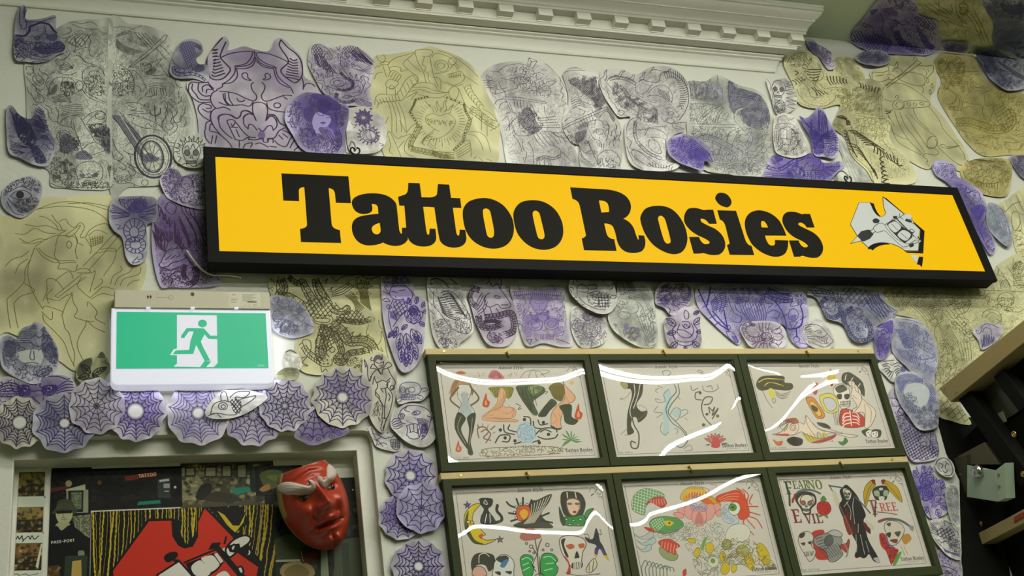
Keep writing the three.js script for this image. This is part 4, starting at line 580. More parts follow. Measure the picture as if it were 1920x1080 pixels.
// ---------------------------------------------------------------- photographs on the recessed panel
{
  const zb = -DOOR.d2, at = (px, py) => { const p = onWall(px, py, zb + 0.001); return [p.x, p.y]; };
  const photo = (label, x0px, y0px, x1px, y1px, lift, draw, name = 'photograph', cat = 'photo', ppm) => {
    const a = at(x0px, y1px), b = at(x1px, y0px), z = zb + 0.0012 + lift, [g, page] = flatPrint(a[0], a[1], b[0], b[1], z, draw, ppm);
    return single(name, g, glossy(page), label, cat, 'pictures pasted on the panel');
  };
  const muddle = (g, cols, n, seed, x0, y0, x1, y1, s = 1) => { const R = rng(seed); g.ctx.filter = 'blur(2px)'; for (let i = 0; i < n * 2; i++) { const x = x0 + R() * (x1 - x0), y = y0 + R() * (y1 - y0), w = (2 + R() * 9) * s, h = (1.5 + R() * 6) * s; g.f(cols[Math.floor(R() * cols.length)], x, y, x + w, y + (R() - .5) * h, x + w * .9, y + h, x + (R() - .5) * w * .5, y + h); } g.ctx.filter = 'none'; };
  // strip of instant snaps
  photo('white strip of three small snapshots with handwriting, at the left edge', 24,878,87.5,1130,0, (g) => {
    g.flood('#cfd6c4').at(0,840,4.5);
    for (const [y0, y1, s, c] of [[205,410,1, ['#6b5f24', '#8a7a34', '#241f14', '#30281a', '#93834a', '#1b1a14']], [500,715,2, ['#86753a', '#5a4a26', '#1e1c1c', '#2a262c', '#a08a50', '#171718']], [805,1035,3, ['#7a6030', '#8a7240', '#2a2018', '#3a2a20', '#c0bda4', '#1c1612']]]) {
      const x0 = 138 - (y0 - 205) * .045, x1 = 380 - (y0 - 205) * .04; g.fp('#2a2418', x0, y0, x1, y0 - 4, x1 - 8, y1 - 4, x0 - 10, y1); g.clip(pairs([x0, y0, x0 + 1, y0, x1, y0, x1, y0 + 1, x1 - 8, y1 - 4, x1 - 9, y1 - 4, x0 - 10, y1, x0 - 10, y1 - 1]), () => { g.fp(c[0], x0, y0, x1, y0, x1, y0 + (y1 - y0) * .45, x0, y0 + (y1 - y0) * .5); g.at(0,840,4.5); muddle(g, c, 60, s, x0 - 10, y0, x1, y1,3); });
    }
    g.fp('#d8d6ae', 300,1000,345,810,356,812,322,1020).pen('#23231f', 1.3).l(108,765,120,745,135,770,150,745,165,770,185,740,195,775,240,745,255,770,270,740,290,770,325,742).l(205,770,190,790).pen('#4a4a40', .9).l(95,1070,150,1062,160,1075,220,1062,240,1075,320,1060);
  });
  photo('photograph of a person in a bucket hat, sunglasses and black lettered tee', 87.5,876,172,1130,0.0008, (g) => {
    g.flood('#11100f').at(0,840,4.5);
    muddle(g, ['#161412', '#1d1a16', '#0d0c0c', '#2a1d18'], 60,7,395,160,760,520,4);
    g.fp('#5a2b1e', 400,345,560,318,600,340,420,375).dot(580,300,28, '#a09a70').fp('#b7bb98', 555,350,720,305,722,360,560,372).fp('#8a947a', 560,360,745,350,745,545,560,550).fp('#1a1a14', 575,362,705,358,700,540,578,540).fp('#6f7a5c', 600,375,690,372,686,515,602,520); g.pen('#3a4030', .8).busy([605,380,688,375,684,512,606,515], 14,60,3, 's');
    g.fp('#8a8f72', 610,575,760,560,760,760,640,700); g.pen('#4a4d38', 1).busy([615,580,755,570,755,740,650,690], 30,50,5, 's').fp('#1a1a14', 610,558,760,545,760,560,610,575);
    g.f('#3d412e', 470,510,490,450,540,432,600,440,630,490,650,530,620,560,540,525,460,555,440,545).f('#a9ab86', 470,560,500,535,600,535,610,580,580,630,530,645,490,620).f('#a0a07a', 490,630,580,630,590,680,530,700,470,670).fp('#15140f', 468,532,610,525,605,550,545,552,480,556).pen('#6f7054', 1.2).l(520,600,545,606,565,598).l(535,560,530,585,545,588).pen('#55593f', 1).between([475,500,540,470,620,500], [465,520,540,495,630,520], 2);
    g.f('#0e0e10', 390,760,420,690,480,660,520,695,590,650,660,690,730,760,750,860,640,900,560,905,400,910); g.text('PASS~PORT', 530,788,0.0092, 'bold {}px sans-serif', '#c9ccba', 'center', 1,-0.06);
    g.f('#7d8468', 660,870,710,870,705,930,665,920).fp('#2c3a2a', 550,910,740,905,730,1100,540,1100).fp('#b79a4e', 610,955,685,945,690,1100,600,1100).fp('#4a3a1e', 390,1000,500,985,510,1100,380,1100); muddle(g, ['#8a6a2e', '#5a3a1a', '#a8894a'], 14,3,390,1000,500,1090,2);
  }, 'photograph', 'photo', 2600);
  photo('dark photograph of a shop interior with a lit red sign', 166,874,340.5,957,0.0004, (g) => {
    g.flood('#100f0e').at(0,720,3); muddle(g, ['#171512', '#1c1a15', '#0b0b0b', '#221d16', '#141613'], 90,11,500,460,1020,700,4);
    g.fp('#7a2c1e', 700,520,780,508,780,535,705,545).fp('#a5381f', 785,505,875,497,877,520,787,528); g.text('TATTOO', 830,512,0.012, 'bold {}px sans-serif', '#e3cda0', 'center', .9,-.1);
    g.fp('#3c3f3c', 885,535,960,525,960,640,888,640).fp('#c9d0cc', 895,540,950,532,952,545,898,552).fp('#a9b3b0', 920,560,955,560,955,585,920,585).dot(985,580,8, '#d8dcd6').fp('#bfc5bd', 925,600,950,600,950,606,925,606).fp('#1f7a62', 780,662,900,652,905,672,770,682).dot(560,555,12, '#6a3c22');
  });
  photo('photograph of a cluttered studio with teal benches under the frame top', 339.5,864,512,954,0.0002, (g) => {
    g.flood('#4a4630').at(0,720,3); g.fp('#8b8763', 1020,470,1140,455,1150,640,1020,660).fp('#b5ae84', 1030,560,1110,545,1110,575,1030,590); muddle(g, ['#6b6544', '#7d7650', '#3a3828', '#2e3226', '#8f8860', '#4d4a34', '#a9a27a'], 120,13,1020,450,1520,660,3.2);
    for (const [x, y, w, h] of [[1150,465,70,60], [1245,455,60,70], [1040,470,60,50], [1330,450,60,80]]) { g.fp('#2b2c22', x, y, x + w, y - 4, x + w, y + h, x, y + h); g.fp('#8d8a6a', x + 8, y + 7, x + w - 8, y + 4, x + w - 8, y + h - 8, x + 8, y + h - 7); }
    g.f('#26281e', 1100,640,1130,570,1180,560,1190,600,1150,650).fp('#2a8a72', 1290,590,1395,575,1420,600,1330,625).f('#39372a', 1160,660,1200,610,1300,620,1360,660); g.fp('#1f2a24', 1400,470,1520,450,1520,640,1410,600).dot(1455,500,40, '#2b3a33').fp('#b8b48e', 1440,700,1520,690,1520,720,1440,730);
  });
  // the poster with the red map
  const poster = photo('poster with a red map badge and tattoo machine on yellow wood grain', 168,946,511,1190,0.002, (g) => {
    g.flood('#0d0c09').at(140,920,5.053); const R = rng(21);
    for (let x = 120; x < 1960; x += 17 + R() * 26) { // carved wood grain
      const w = 3 + R() * 13, pts = []; let u = x; for (let y = 120; y <= 1500; y += 24) { const lean = x < 900 ? (x > 250 && x < 700 ? -.1 : 0) : x > 1280 ? -.16 : 0; u += (R() - .5) * 7 + lean * 24 * Math.sin((y - 120) / 380); pts.push([u, y]); }
      g.pen(R() < .25 ? '#a08d3e' : R() < .5 ? '#c5ad22' : '#b39d2c', 1); const L = pts.map((p, i) => [p[0] - w * (.3 + .5 * Math.abs(Math.sin(i * 1.7 + x))), p[1]]), Q = pts.map((p, i) => [p[0] + w * (.2 + .4 * Math.abs(Math.cos(i * 1.3 + x))), p[1]]).reverse(); g.trace(L.concat(Q), true); g.ctx.fillStyle = g.ink; g.ctx.fill();
    }
    g.fp('#0d0c09', 1240,140,1560,110,1660,300,1520,400); g.fp('#c5ad22', 1350,190,1420,230,1500,330,1560,330,1620,210,1600,300,1520,400,1440,320).fp('#c5ad22', 1420,100,1460,110,1460,165).fp('#c5ad22', 1550,110,1595,110,1565,160);
    g.fp('#0b0a08', 1225,140,1520,395,1560,400,1790,700,1800,1100,1720,1250,900,1200,420,1240,345,755,690,265,925,262,1020,290,1000,400,1060,520,1160,380,1175,270);
    g.fp('#c7301a', 1232,168,1496,440,1560,600,1740,725,1715,850,1640,1200,900,1150,420,1180,362,762,705,290,916,284,925,430,980,520,1040,548,1120,530,1168,440,1170,300);
    g.f('#0b0a08', 845,640,870,600,930,578,975,590,970,630,930,660,880,680).fp('#0b0a08', 920,650,990,650,960,690);
    g.pen('#0b0a08', 3).fp('#ddd9cd', 800,785,990,670,1100,800,1050,900,800,860).p(780,800,990,665,1110,800).fp('#0b0a08', 1050,690,1320,590,1420,670,1350,760,1200,860,1100,800).f('#ddd9cd', 1105,720,1180,660,1230,690,1290,770,1230,820,1140,800).f('#ddd9cd', 1200,640,1300,612,1350,660,1370,710,1290,770,1240,700).fp('#ddd9cd', 1320,600,1350,590,1410,670,1380,690).fp('#ddd9cd', 1395,555,1420,540,1470,630,1440,620).f('#ddd9cd', 1330,820,1420,760,1480,820,1500,900,1380,900);
    g.pen('#0b0a08', 9).p(1340,530,1600,830).pen('#0b0a08', 3).p(1040,680,1330,560).p(1435,440,1420,500).fp('#0b0a08', 1265,560,1300,495,1385,490,1360,550).fc('#ddd9cd', 1430,560,1500,470,1600,425,1660,440,1655,490,1560,560,1470,630).fp('#0b0a08', 1440,520,1560,500,1570,540,1680,580,1600,600,1470,580).fc('#ddd9cd', 1480,540,1510,510,1525,530,1500,575).fc('#ddd9cd', 1640,550,1672,570,1665,610,1620,620,1640,590).fc('#ddd9cd', 1545,735,1580,720,1600,770,1570,785);
  }, 'poster', 'poster', 1900);
  photo('small photograph of weathered boards behind the red mask', 506,895,668,1130,0.0003, (g) => {
    g.flood('#23271c').at(480,720,3); muddle(g, ['#2c3224', '#1c1f17', '#343a2a', '#41462f', '#171912'], 90,17,80,520,570,1080,5);
    g.fp('#151611', 460,530,550,528,560,660,470,650).fp('#4a523c', 440,880,590,860,600,1080,440,1080).fp('#3a4232', 480,900,520,890,530,1080,490,1080).fp('#7f8a70', 365,930,400,925,410,1080,365,1080).f('#3f4a2a', 100,880,230,850,240,980,110,985).fp('#aab094', 100,990,250,985,250,998,100,1002).f('#9a8a55', 150,1020,230,1000,310,1020,320,1080,150,1080).f('#7a6b3e', 170,1040,230,1015,290,1040,290,1080,170,1080).dot(545,595,5, '#c9cbb8').fp('#5a2318', 250,960,350,940,340,1000,260,1010).pen('#b9a878', .9).l(255,940,262,985,270,1000);
  });
  photo('narrow photograph with green foliage beside the mask forehead', 480,872,566,930,0.0006, (g) => {
    g.flood('#171611').at(480,720,3); muddle(g, ['#211d15', '#2a2618', '#14130f', '#33261a'], 40,19,0,430,260,640,4); g.f('#56602f', 20,510,90,480,150,500,130,570,60,590).f('#a5793e', 20,590,70,560,80,590,40,605).f('#6b7a3e', 60,520,120,510,110,545);
  });
}

// ---------------------------------------------------------------- the carved red mask
{
  const c = onWall(591,934,0.0), M = thing('carved_mask', 'red lacquered wooden mask with white eyebrows hanging over the photos', 'mask', [c.x, c.y, -0.02]);
  const RX = 0.079, RY = 0.120, NR = 60, NA = 120, gauss = (x, y, cx, cy, sx, sy) => Math.exp(-(((x - cx) / sx) ** 2) - ((y - cy) / sy) ** 2);
  const height = (x, y) => { // x, y from -1 to 1; metres
    const r2 = Math.min(1, x * x * 0.98 + y * y * 0.95), ax = Math.abs(x); let z = 0.080 * Math.sqrt(Math.max(0,1 - r2 * 0.97)) - 0.012;
    z += 0.034 * gauss(x, y, 0,-0.13,0.17,0.17) + 0.020 * gauss(x, y, 0,0.08,0.11,0.2) + 0.018 * gauss(ax, y, 0.2,-0.16,0.12,0.1);      // nose, bridge, nostrils
    z += 0.013 * gauss(ax, y, 0.38,0.33,0.34,0.10) - 0.017 * gauss(ax, y, 0.42,0.13,0.2,0.1) + 0.006 * gauss(ax, y, 0.42,0.11,0.13,0.05); // brow, eye, lid
    z += 0.014 * gauss(ax, y, 0.52,-0.16,0.22,0.17) - 0.009 * gauss(ax, y, 0.36,-0.33,0.1,0.16);                                             // cheek, fold
    z += 0.014 * gauss(x, y, 0,-0.40,0.42,0.07) - 0.018 * gauss(x, y, 0,-0.505,0.42,0.035) + 0.012 * gauss(x, y, 0,-0.60,0.32,0.06);      // lips
    z += 0.016 * gauss(ax, y, 0.14,-0.82,0.15,0.1) - 0.006 * gauss(x, y, 0,-0.83,0.04,0.1);                                                  // split chin
    if (y > 0.42) { const f = y - 0.16 * (0.35 - ax) * (ax < 0.5 ? 1 : 0); z += 0.0028 * Math.sin(f * 46) * gauss(x, y, 0,0.58,0.42,0.14); }    // forehead folds
    return z;
  };
  const place = (x, y, lift = 0) => { const w = RX * (1 - 0.13 * Math.max(0, -y) ** 2 - 0.05 * Math.max(0, y) ** 2); return V3(x * w, y * RY, height(x, y) + lift); };
  const pos = [], col = [], idx = [], red = new THREE.Color(0xa8300f), cream = new THREE.Color(0xb3a878), dark = new THREE.Color(0x3a120c), deep = new THREE.Color(0x8a1d10);
  const cap = (y, x) => Math.min(y, 0.70 - 0.04 * x);
  for (let i = 0; i <= NR; i++) for (let j = 0; j < NA; j++) {
    const r = i / NR, a = j / NA * TAU; let x = r * Math.cos(a), y = r * Math.sin(a); y = cap(y, x);
    const p = place(x, y); pos.push(p.x, p.y, p.z);
    let k = red.clone(); if (r > 0.955 && y > -0.1) k = cream.clone(); const m = gauss(x, y, 0,-0.505,0.36,0.03); k.lerp(dark, Math.min(1, m * 1.2)); k.lerp(deep, 0.55 * gauss(x, y, 0,-0.5,0.4,0.13));
    col.push(k.r, k.g, k.b);
  }
  for (let i = 0; i < NR; i++) for (let j = 0; j < NA; j++) { const a = i * NA + j, b = i * NA + (j + 1) % NA, d = a + NA, e = b + NA; idx.push(a, d, e, a, e, b); }
  const rimStart = pos.length / 3; for (let j = 0; j < NA; j++) { const q = NR * NA + j; pos.push(pos[q * 3] * 0.98, pos[q * 3 + 1] * 0.98,-0.022); col.push(cream.r, cream.g, cream.b); }
  for (let j = 0; j < NA; j++) { const a = NR * NA + j, b = NR * NA + (j + 1) % NA, d = rimStart + j, e = rimStart + (j + 1) % NA; idx.push(a, d, e, a, e, b); }
  const g = new THREE.BufferGeometry(); g.setAttribute('position', new THREE.Float32BufferAttribute(pos, 3)); g.setAttribute('color', new THREE.Float32BufferAttribute(col, 3)); g.setIndex(idx); g.computeVertexNormals();
  const lac = new THREE.MeshPhysicalMaterial({ vertexColors: true, roughness: 0.38, clearcoat: 0.3, clearcoatRoughness: 0.25 });
  M.quaternion.copy(camera.quaternion).multiply(new THREE.Quaternion().setFromEuler(new THREE.Euler(-0.10,0.50,0.34, 'ZYX')));   // turned to the right and tilted
  part('face', g, lac, M);
  const ivory = std(0xc6b8aa, 0.6), groove = std(0x6f6357,0.8);
  for (const s of [-1,1]) {
    const ctr = [[0.90,0.41,0.02], [0.87,0.42,0.15], [0.78,0.43,0.22], [0.62,0.38,0.22], [0.46,0.30,0.18], [0.30,0.24,0.14], [0.17,0.25,0.13], [0.13,0.34,0.12], [0.19,0.38,0.07]];
    const P = [], cxs = spline(ctr.map((q) => [q[0], q[1]]), false, 6), ws = spline(ctr.map((q) => [q[2], 0]), false, 6); const n = cxs.length, seg = 14, vp = [], vi = [];
    for (let i = 0; i < n; i++) { const q = cxs[Math.min(n - 1, i + 1)], p = cxs[Math.max(0, i - 1)], dx = q[0] - p[0], dy = q[1] - p[1], d = Math.hypot(dx, dy) || 1, w = ws[i][0] * 0.62; for (let k = 0; k <= seg; k++) { const t = k / seg * 2 - 1, ridge = 0.0010 * Math.cos(t * 15); const v = place(s * (cxs[i][0] - dy / d * w * t), cxs[i][1] + dx / d * w * t, 0.0105 * Math.sqrt(Math.max(0,1 - t * t)) + ridge - 0.002); vp.push(v.x, v.y, v.z); } }
    for (let i = 0; i < n - 1; i++) for (let k = 0; k < seg; k++) { const a = i * (seg + 1) + k, b = a + 1, d = a + seg + 1, e = d + 1; s > 0 ? vi.push(a, b, d, b, e, d) : vi.push(a, d, b, b, d, e); }
    const bg = new THREE.BufferGeometry(); bg.setAttribute('position', new THREE.Float32BufferAttribute(vp, 3)); bg.setIndex(vi); bg.computeVertexNormals(); part('eyebrow', bg, ivory, M).userData.label = 'white carved eyebrow with a curl';
    const eye = new THREE.SphereGeometry(0.0125,20,14); eye.scale(1.35,0.62,0.7); const ec = place(s * 0.42,0.115,-0.0035); const E = part('eye', eye, std(0x5d4a2a, 0.3), M); E.position.copy(ec); E.rotation.set(0, s * 0.42, s * -0.12);
    const pup = new THREE.SphereGeometry(0.0058,14,10); pup.scale(1,1,0.5); const pu = part('pupil', pup, std(0x120d0a, 0.25), E); pu.position.set(0.002,0.0005,0.0075);
  }
}

// ---------------------------------------------------------------- the black timber rack at the right
{
  const XR = 2.335, S = (px, py, x = XR) => onSide(px, py, x);
  const rack = thing('timber_rack', 'black rack with bare timber rails and a pale metal bracket', 'rack', [XR, 0,0.3]);
  const rail = std(0x9a8a5a, 0.7, { bumpMap: plasterBump, bumpScale: 0.0006 }), blk = new THREE.MeshPhysicalMaterial({ color: 0x0e0e0a, roughness: 0.75, specularIntensity: 0.3 }), mid = std(0x3a3828,0.7), metal = new THREE.MeshStandardMaterial({ color: 0xa3b59c, roughness: 0.45, metalness: 0.2 }), chrome = new THREE.MeshStandardMaterial({ color: 0xc8ccc4, metalness: 1, roughness: 0.18 });
  const slab = (name, pts, x0, x1, mat, bev = 0.0015) => { // an outline in the side plane, given thickness along x
    const q = pts.map(([u, v]) => S(u, v, x0)), sh = new THREE.Shape(q.map((p) => new THREE.Vector2(p.z, p.y))), g = new THREE.ExtrudeGeometry(sh, { depth: x1 - x0 - 2 * bev, bevelEnabled: bev > 0, bevelSize: bev, bevelThickness: bev, bevelSegments: 1, bevelOffset: -bev });
    g.rotateY(-Math.PI / 2); g.translate(x1 - XR - bev, 0,-0.3); return part(name, g, mat, rack);
  };
  slab('timber_rail', [[1760,729], [1782,754], [1960,610], [1938,585]], XR - 0.03, XR + 0.035, rail);
  slab('side_panel', [[1822,722], [1960,612], [1960,1150], [1800,1150], [1786,845], [1838,790]], XR + 0.045, XR + 0.06, blk);
  slab('brace', [[1794,746], [1814,730], [1934,895], [1912,912]], XR - 0.012, XR + 0.03, blk);
  slab('brace', [[1862,707], [1880,693], [1928,757], [1910,772]], XR - 0.006, XR + 0.03, blk);
  slab('glass_pane', [[1812,732], [1860,706], [1911,771], [1858,804]], XR + 0.036, XR + 0.04, std(0x3f4130,0.25), 0.0005);
  slab('pale_pane_corner', [[1842,787], [1880,771], [1887,790], [1858,804]], XR + 0.031, XR + 0.034, std(0x7d8a6c, 0.6), 0.0005);  // paler lower corner of the pane, laid over it as a thin slab
  slab('shelf_edge', [[1783,862], [1845,829], [1874,871], [1811,872]], XR - 0.005, XR + 0.03, std(0x545039,0.7));
  slab('post', [[1782,862], [1811,853], [1819,1150], [1800,1150]], XR - 0.02, XR + 0.03, mid);
  slab('timber_rail', [[1817,1009], [1960,933], [1960,960], [1817,1034]], XR - 0.02, XR + 0.03, rail);
  slab('red_tag', [[1901,969], [1940,948], [1940,958], [1901,980]], XR - 0.023, XR - 0.0195, std(0x8e2f22,0.6), 0.0005);
  slab('metal_bracket', [[1813,872], [1866,882], [1871,941], [1813,932]], XR - 0.03, XR - 0.026, metal, 0.001);
  slab('bracket_flange', [[1866,882], [1884,868], [1887,934], [1871,941]], XR - 0.05, XR - 0.02, metal, 0.001);
  slab('lower_panel', [[1812,935], [1880,944], [1880,975], [1815,1008]], XR + 0.0, XR + 0.01, blk);
  const knob = (px, py, x, r, d, mat, name) => { const p = S(px, py, x), g = new THREE.SphereGeometry(r, 20,14); g.scale(d, 1,1); const m = part(name, g, mat, rack); m.position.set(x - XR, p.y, p.z - 0.3); };
  knob(1833,884, XR - 0.036,0.019,0.75, chrome, 'round_lamp');
  const washer = (px, py, x, r) => { const p = S(px, py, x), g = new THREE.TorusGeometry(r, r * 0.32,10,20); g.rotateY(Math.PI / 2); const m = part('washer', g, brass, rack); m.position.set(x - XR, p.y, p.z - 0.3); const s = new THREE.SphereGeometry(r * 0.5,12,8); const k = part('bolt', s, brass, m); };
  washer(1901,814, XR - 0.014,0.0065); washer(1918,889, XR - 0.014,0.006); washer(1838,983, XR - 0.003,0.0065);
  const screw = (px, py, x) => { const p = S(px, py, x), g = new THREE.CylinderGeometry(0.0038,0.0038,0.003,12); g.rotateZ(Math.PI / 2); const m = part('screw', g, brass, rack); m.position.set(x - XR, p.y, p.z - 0.3); };
  screw(1770,728, XR - 0.0305); screw(1793,735, XR - 0.0305); screw(1800,890, XR - 0.0205); screw(1804,1022, XR - 0.0205); screw(1806,1034, XR - 0.0205); screw(1872,890, XR - 0.052); screw(1873,912, XR - 0.052);
  const bs = new THREE.Shape([[1756,782], [1850,782], [1905,1140], [1806,1140], [1800,900], [1775,850]].map(([u, v]) => { const p = onWall(u, v, 0.003); return new THREE.Vector2(p.x - XR, p.y); }));
  const bg = new THREE.ExtrudeGeometry(bs, { depth: 0.0006, bevelEnabled: false }); bg.translate(0,0,0.0002 - 0.3); part('back_board', bg, blk, rack);
}

// ---------------------------------------------------------------- stencil sheets taped to the wall (and, top right, over onto the ceiling)
// a sheet lives on the wall unrolled with the ceiling: s is the height, and beyond CEIL the distance out along the ceiling
const unrolled = (px, py) => { const p = onWall(px, py, 0.004); if (p.y <= CEIL) return [p.x, p.y]; const q = onCeil(px, py); return [q.x, CEIL + q.z]; };
const PAPERS = {
  yellow: ['#dedbab', ['#d6d29b', '#e3e0b8']], ochre: ['#cdc384', ['#c3b870', '#d6cd98']], cream: ['#dad6c6', ['#d2cdba', '#e0dccf']],
  white: ['#e0dfd8', ['#dbd9d6', '#e3e2da']], grey: ['#d8dbce', ['#d1d4c8', '#dddfd4']], lilac: ['#d3ccd9', ['#c9c1d4', '#dbd6dd']], purple: ['#c3bbdf', ['#b7add9', '#cdc6e2']], dusk: ['#c3c3d0', ['#b8b8ca', '#cdcdd4']], leaf: ['#9c9e74', ['#8e9164', '#aaac86']],
};
let sheetCount = 0;
function sheet(label, where, paper, layer, outline, draw, o = {}) {
  const [ox, oy, k] = where, raw = pairs(outline).map(([x, y]) => [ox + x / k, oy + y / k]), edge = spline(raw, true, o.sharp ? 1 : 5), pl = edge.map((p) => unrolled(...p)), seed = ++sheetCount;
  const xs = pl.map((p) => p[0]), ys = pl.map((p) => p[1]), x0 = Math.min(...xs) - 0.003, x1 = Math.max(...xs) + 0.003, y0 = Math.min(...ys) - 0.003, y1 = Math.max(...ys) + 0.003;
  const pad = new Pad(unrolled, x0, y0, x1, y1), [base, tones] = PAPERS[paper], R = rng(seed + 40), area = (x1 - x0) * (y1 - y0);
  pad.flood(base);
  const c = pad.ctx, W = pad.w, H = pad.h;
  for (let i = 0; i < 26; i++) { const g = c.createRadialGradient(0,0,0,0,0,1); g.addColorStop(0, tones[i % tones.length]); g.addColorStop(1, 'rgba(0,0,0,0)'); c.save(); c.globalAlpha = 0.35; c.translate(pad.cx + R() * W, pad.cy + R() * H); c.scale(W * (0.08 + R() * 0.2), H * (0.08 + R() * 0.2)); c.fillStyle = g; c.beginPath(); c.arc(0,0,1,0, TAU); c.fill(); c.restore(); }
  if (o.smudge) { // carbon rubbed off around the drawing, in streaks and clouds
    const [col, alpha0, n = 14, size = 0.3] = o.smudge, alpha = alpha0 * (paper === 'yellow' || paper === 'ochre' || paper === 'white' ? 0.3 : 0.55), cx = xs.reduce((a, b) => a + b) / xs.length, cy = ys.reduce((a, b) => a + b) / ys.length;
    for (let i = 0; i < n; i++) { const t = pl[Math.floor(R() * pl.length)], m = 0.15 + 0.6 * Math.sqrt(R()), u = cx + (t[0] - cx) * m, v = cy + (t[1] - cy) * m, g = c.createRadialGradient(0,0,0.1,0,0,1); g.addColorStop(0, col); g.addColorStop(1, 'rgba(0,0,0,0)'); c.save(); c.globalAlpha = alpha * (0.6 + R() * 0.6); c.translate(pad.cx + (u - x0) * PPM, pad.cy + (y1 - v) * PPM); c.rotate(R() * 3); c.scale((x1 - x0) * PPM * size * (0.6 + R()), (y1 - y0) * PPM * size * (0.5 + R() * 0.8)); c.fillStyle = g; c.beginPath(); c.arc(0,0,1,0, TAU); c.fill(); c.restore(); }
  }
  pad.speckle(Math.round(area * 90000), seed, ['#ffffff', '#6b6580', tones[0], '#80806a'], 0.09,3);
  pad.at(ox, oy, k).pen(o.ink || '#2c2a30', o.w || 1.3); 
  const ns = pairs(outline), mx = ns.reduce((a, p) => a + p[0], 0) / ns.length, my = ns.reduce((a, p) => a + p[1], 0) / ns.length;
  if (!o.plain) { pad.ctx.globalAlpha = o.dense || 0.36; pad.wd = 0.95; pad.tone = 0.5; pad.busy(ns.map((p) => [mx + (p[0] - mx) * 0.9, my + (p[1] - my) * 0.9]).flat(), 1,13 * k, seed, o.fill || 'hwoswh'); pad.ctx.globalAlpha = 1; pad.wd = o.w || 1.3; }
  pad.tone = 0.5; draw(pad); pad.done();
  // the paper itself: the outline, subdivided, lying a little proud of the wall with waves and lifted edges
  let g = new THREE.ShapeGeometry(new THREE.Shape(pl.map((p) => new THREE.Vector2(...p)))); g.deleteAttribute('normal'); g.deleteAttribute('uv');
  g = new TessellateModifier(0.022,7).modify(g); g = mergeVertices(g, 1e-5);
  const P = g.attributes.position, uv = new Float32Array(P.count * 2), curl = (o.curl ?? 0.0035) * 0.6, step = Math.max(1, Math.floor(pl.length / 60));
  for (let i = 0; i < P.count; i++) {
    const x = P.getX(i), s = P.getY(i); let d = 1; for (let j = 0; j < pl.length; j += step) d = Math.min(d, Math.hypot(pl[j][0] - x, pl[j][1] - s));
    const wave = 0.0012 * (1 + noise3(x * 6, s * 6,1.5)) + 0.00025 * noise3(x * 26, s * 26, seed), lift = curl * Math.exp(-d / 0.014) * (0.55 + 0.6 * noise3(x * 14, s * 14, seed * 3.1) + (o.drop || 0));
    const h = 0.0012 + layer * 0.0032 + wave + Math.max(0, lift), [a, b] = pad.uv(x, s); uv[i * 2] = a; uv[i * 2 + 1] = b;
    const f = s - CEIL; if (f > 0) P.setXYZ(i, x, CEIL - h, f + (f < h ? h - f : 0)); else P.setXYZ(i, x, s > CEIL - h ? CEIL - h : s, h);
  }
  g.setAttribute('uv', new THREE.BufferAttribute(uv, 2)); g.computeVertexNormals();
  return single('stencil_sheet', g, pageMat(pad.page, 'paper', (map) => new THREE.MeshStandardMaterial({ map, roughness: 0.82, side: THREE.DoubleSide })), label, 'stencil');
}
const c1 = [0,30,6.545], c2 = [180,60,6.545], c3 = [0,190,6.545], c4 = [180,200,6.545], c5 = [350,60,6], c6 = [370,180,6.62], c7 = [560,70,7.2], c8 = [690,80,4.696];
const d1 = [1430,70,3.926], d2 = [1620,80,4], d3 = [1730,290,4], d4 = [1640,520,3.857], d5 = [890,100,4.597], d6 = [1110,110,4.694], d7 = [1290,520,4.8], d8 = [860,510,4.174];
const e1 = [500,500,4.909], e2 = [0,340,3.857], e3 = [0,590,5.14], e4 = [1640,660,4.5], e5 = [1690,840,4.5], e6 = [670,660,5.4], e7 = [690,840,4.5], e8 = [200,360,5.839], q1 = [0,720,3], q2 = [480,720,3], t1 = [1480,0,7.2], t2 = [1680,0,7.2];
const VIO = '#33225f', NAVY = '#232043', INK = '#25222a', OLIVE = '#5c5416', PLUM = '#3a1f45';
const PUR = ['#6a52a8', 0.45,16,0.3], LIL = ['#8d78b8', 0.3,10,0.3], NAV = ['#55527c', 0.4,14,0.3];

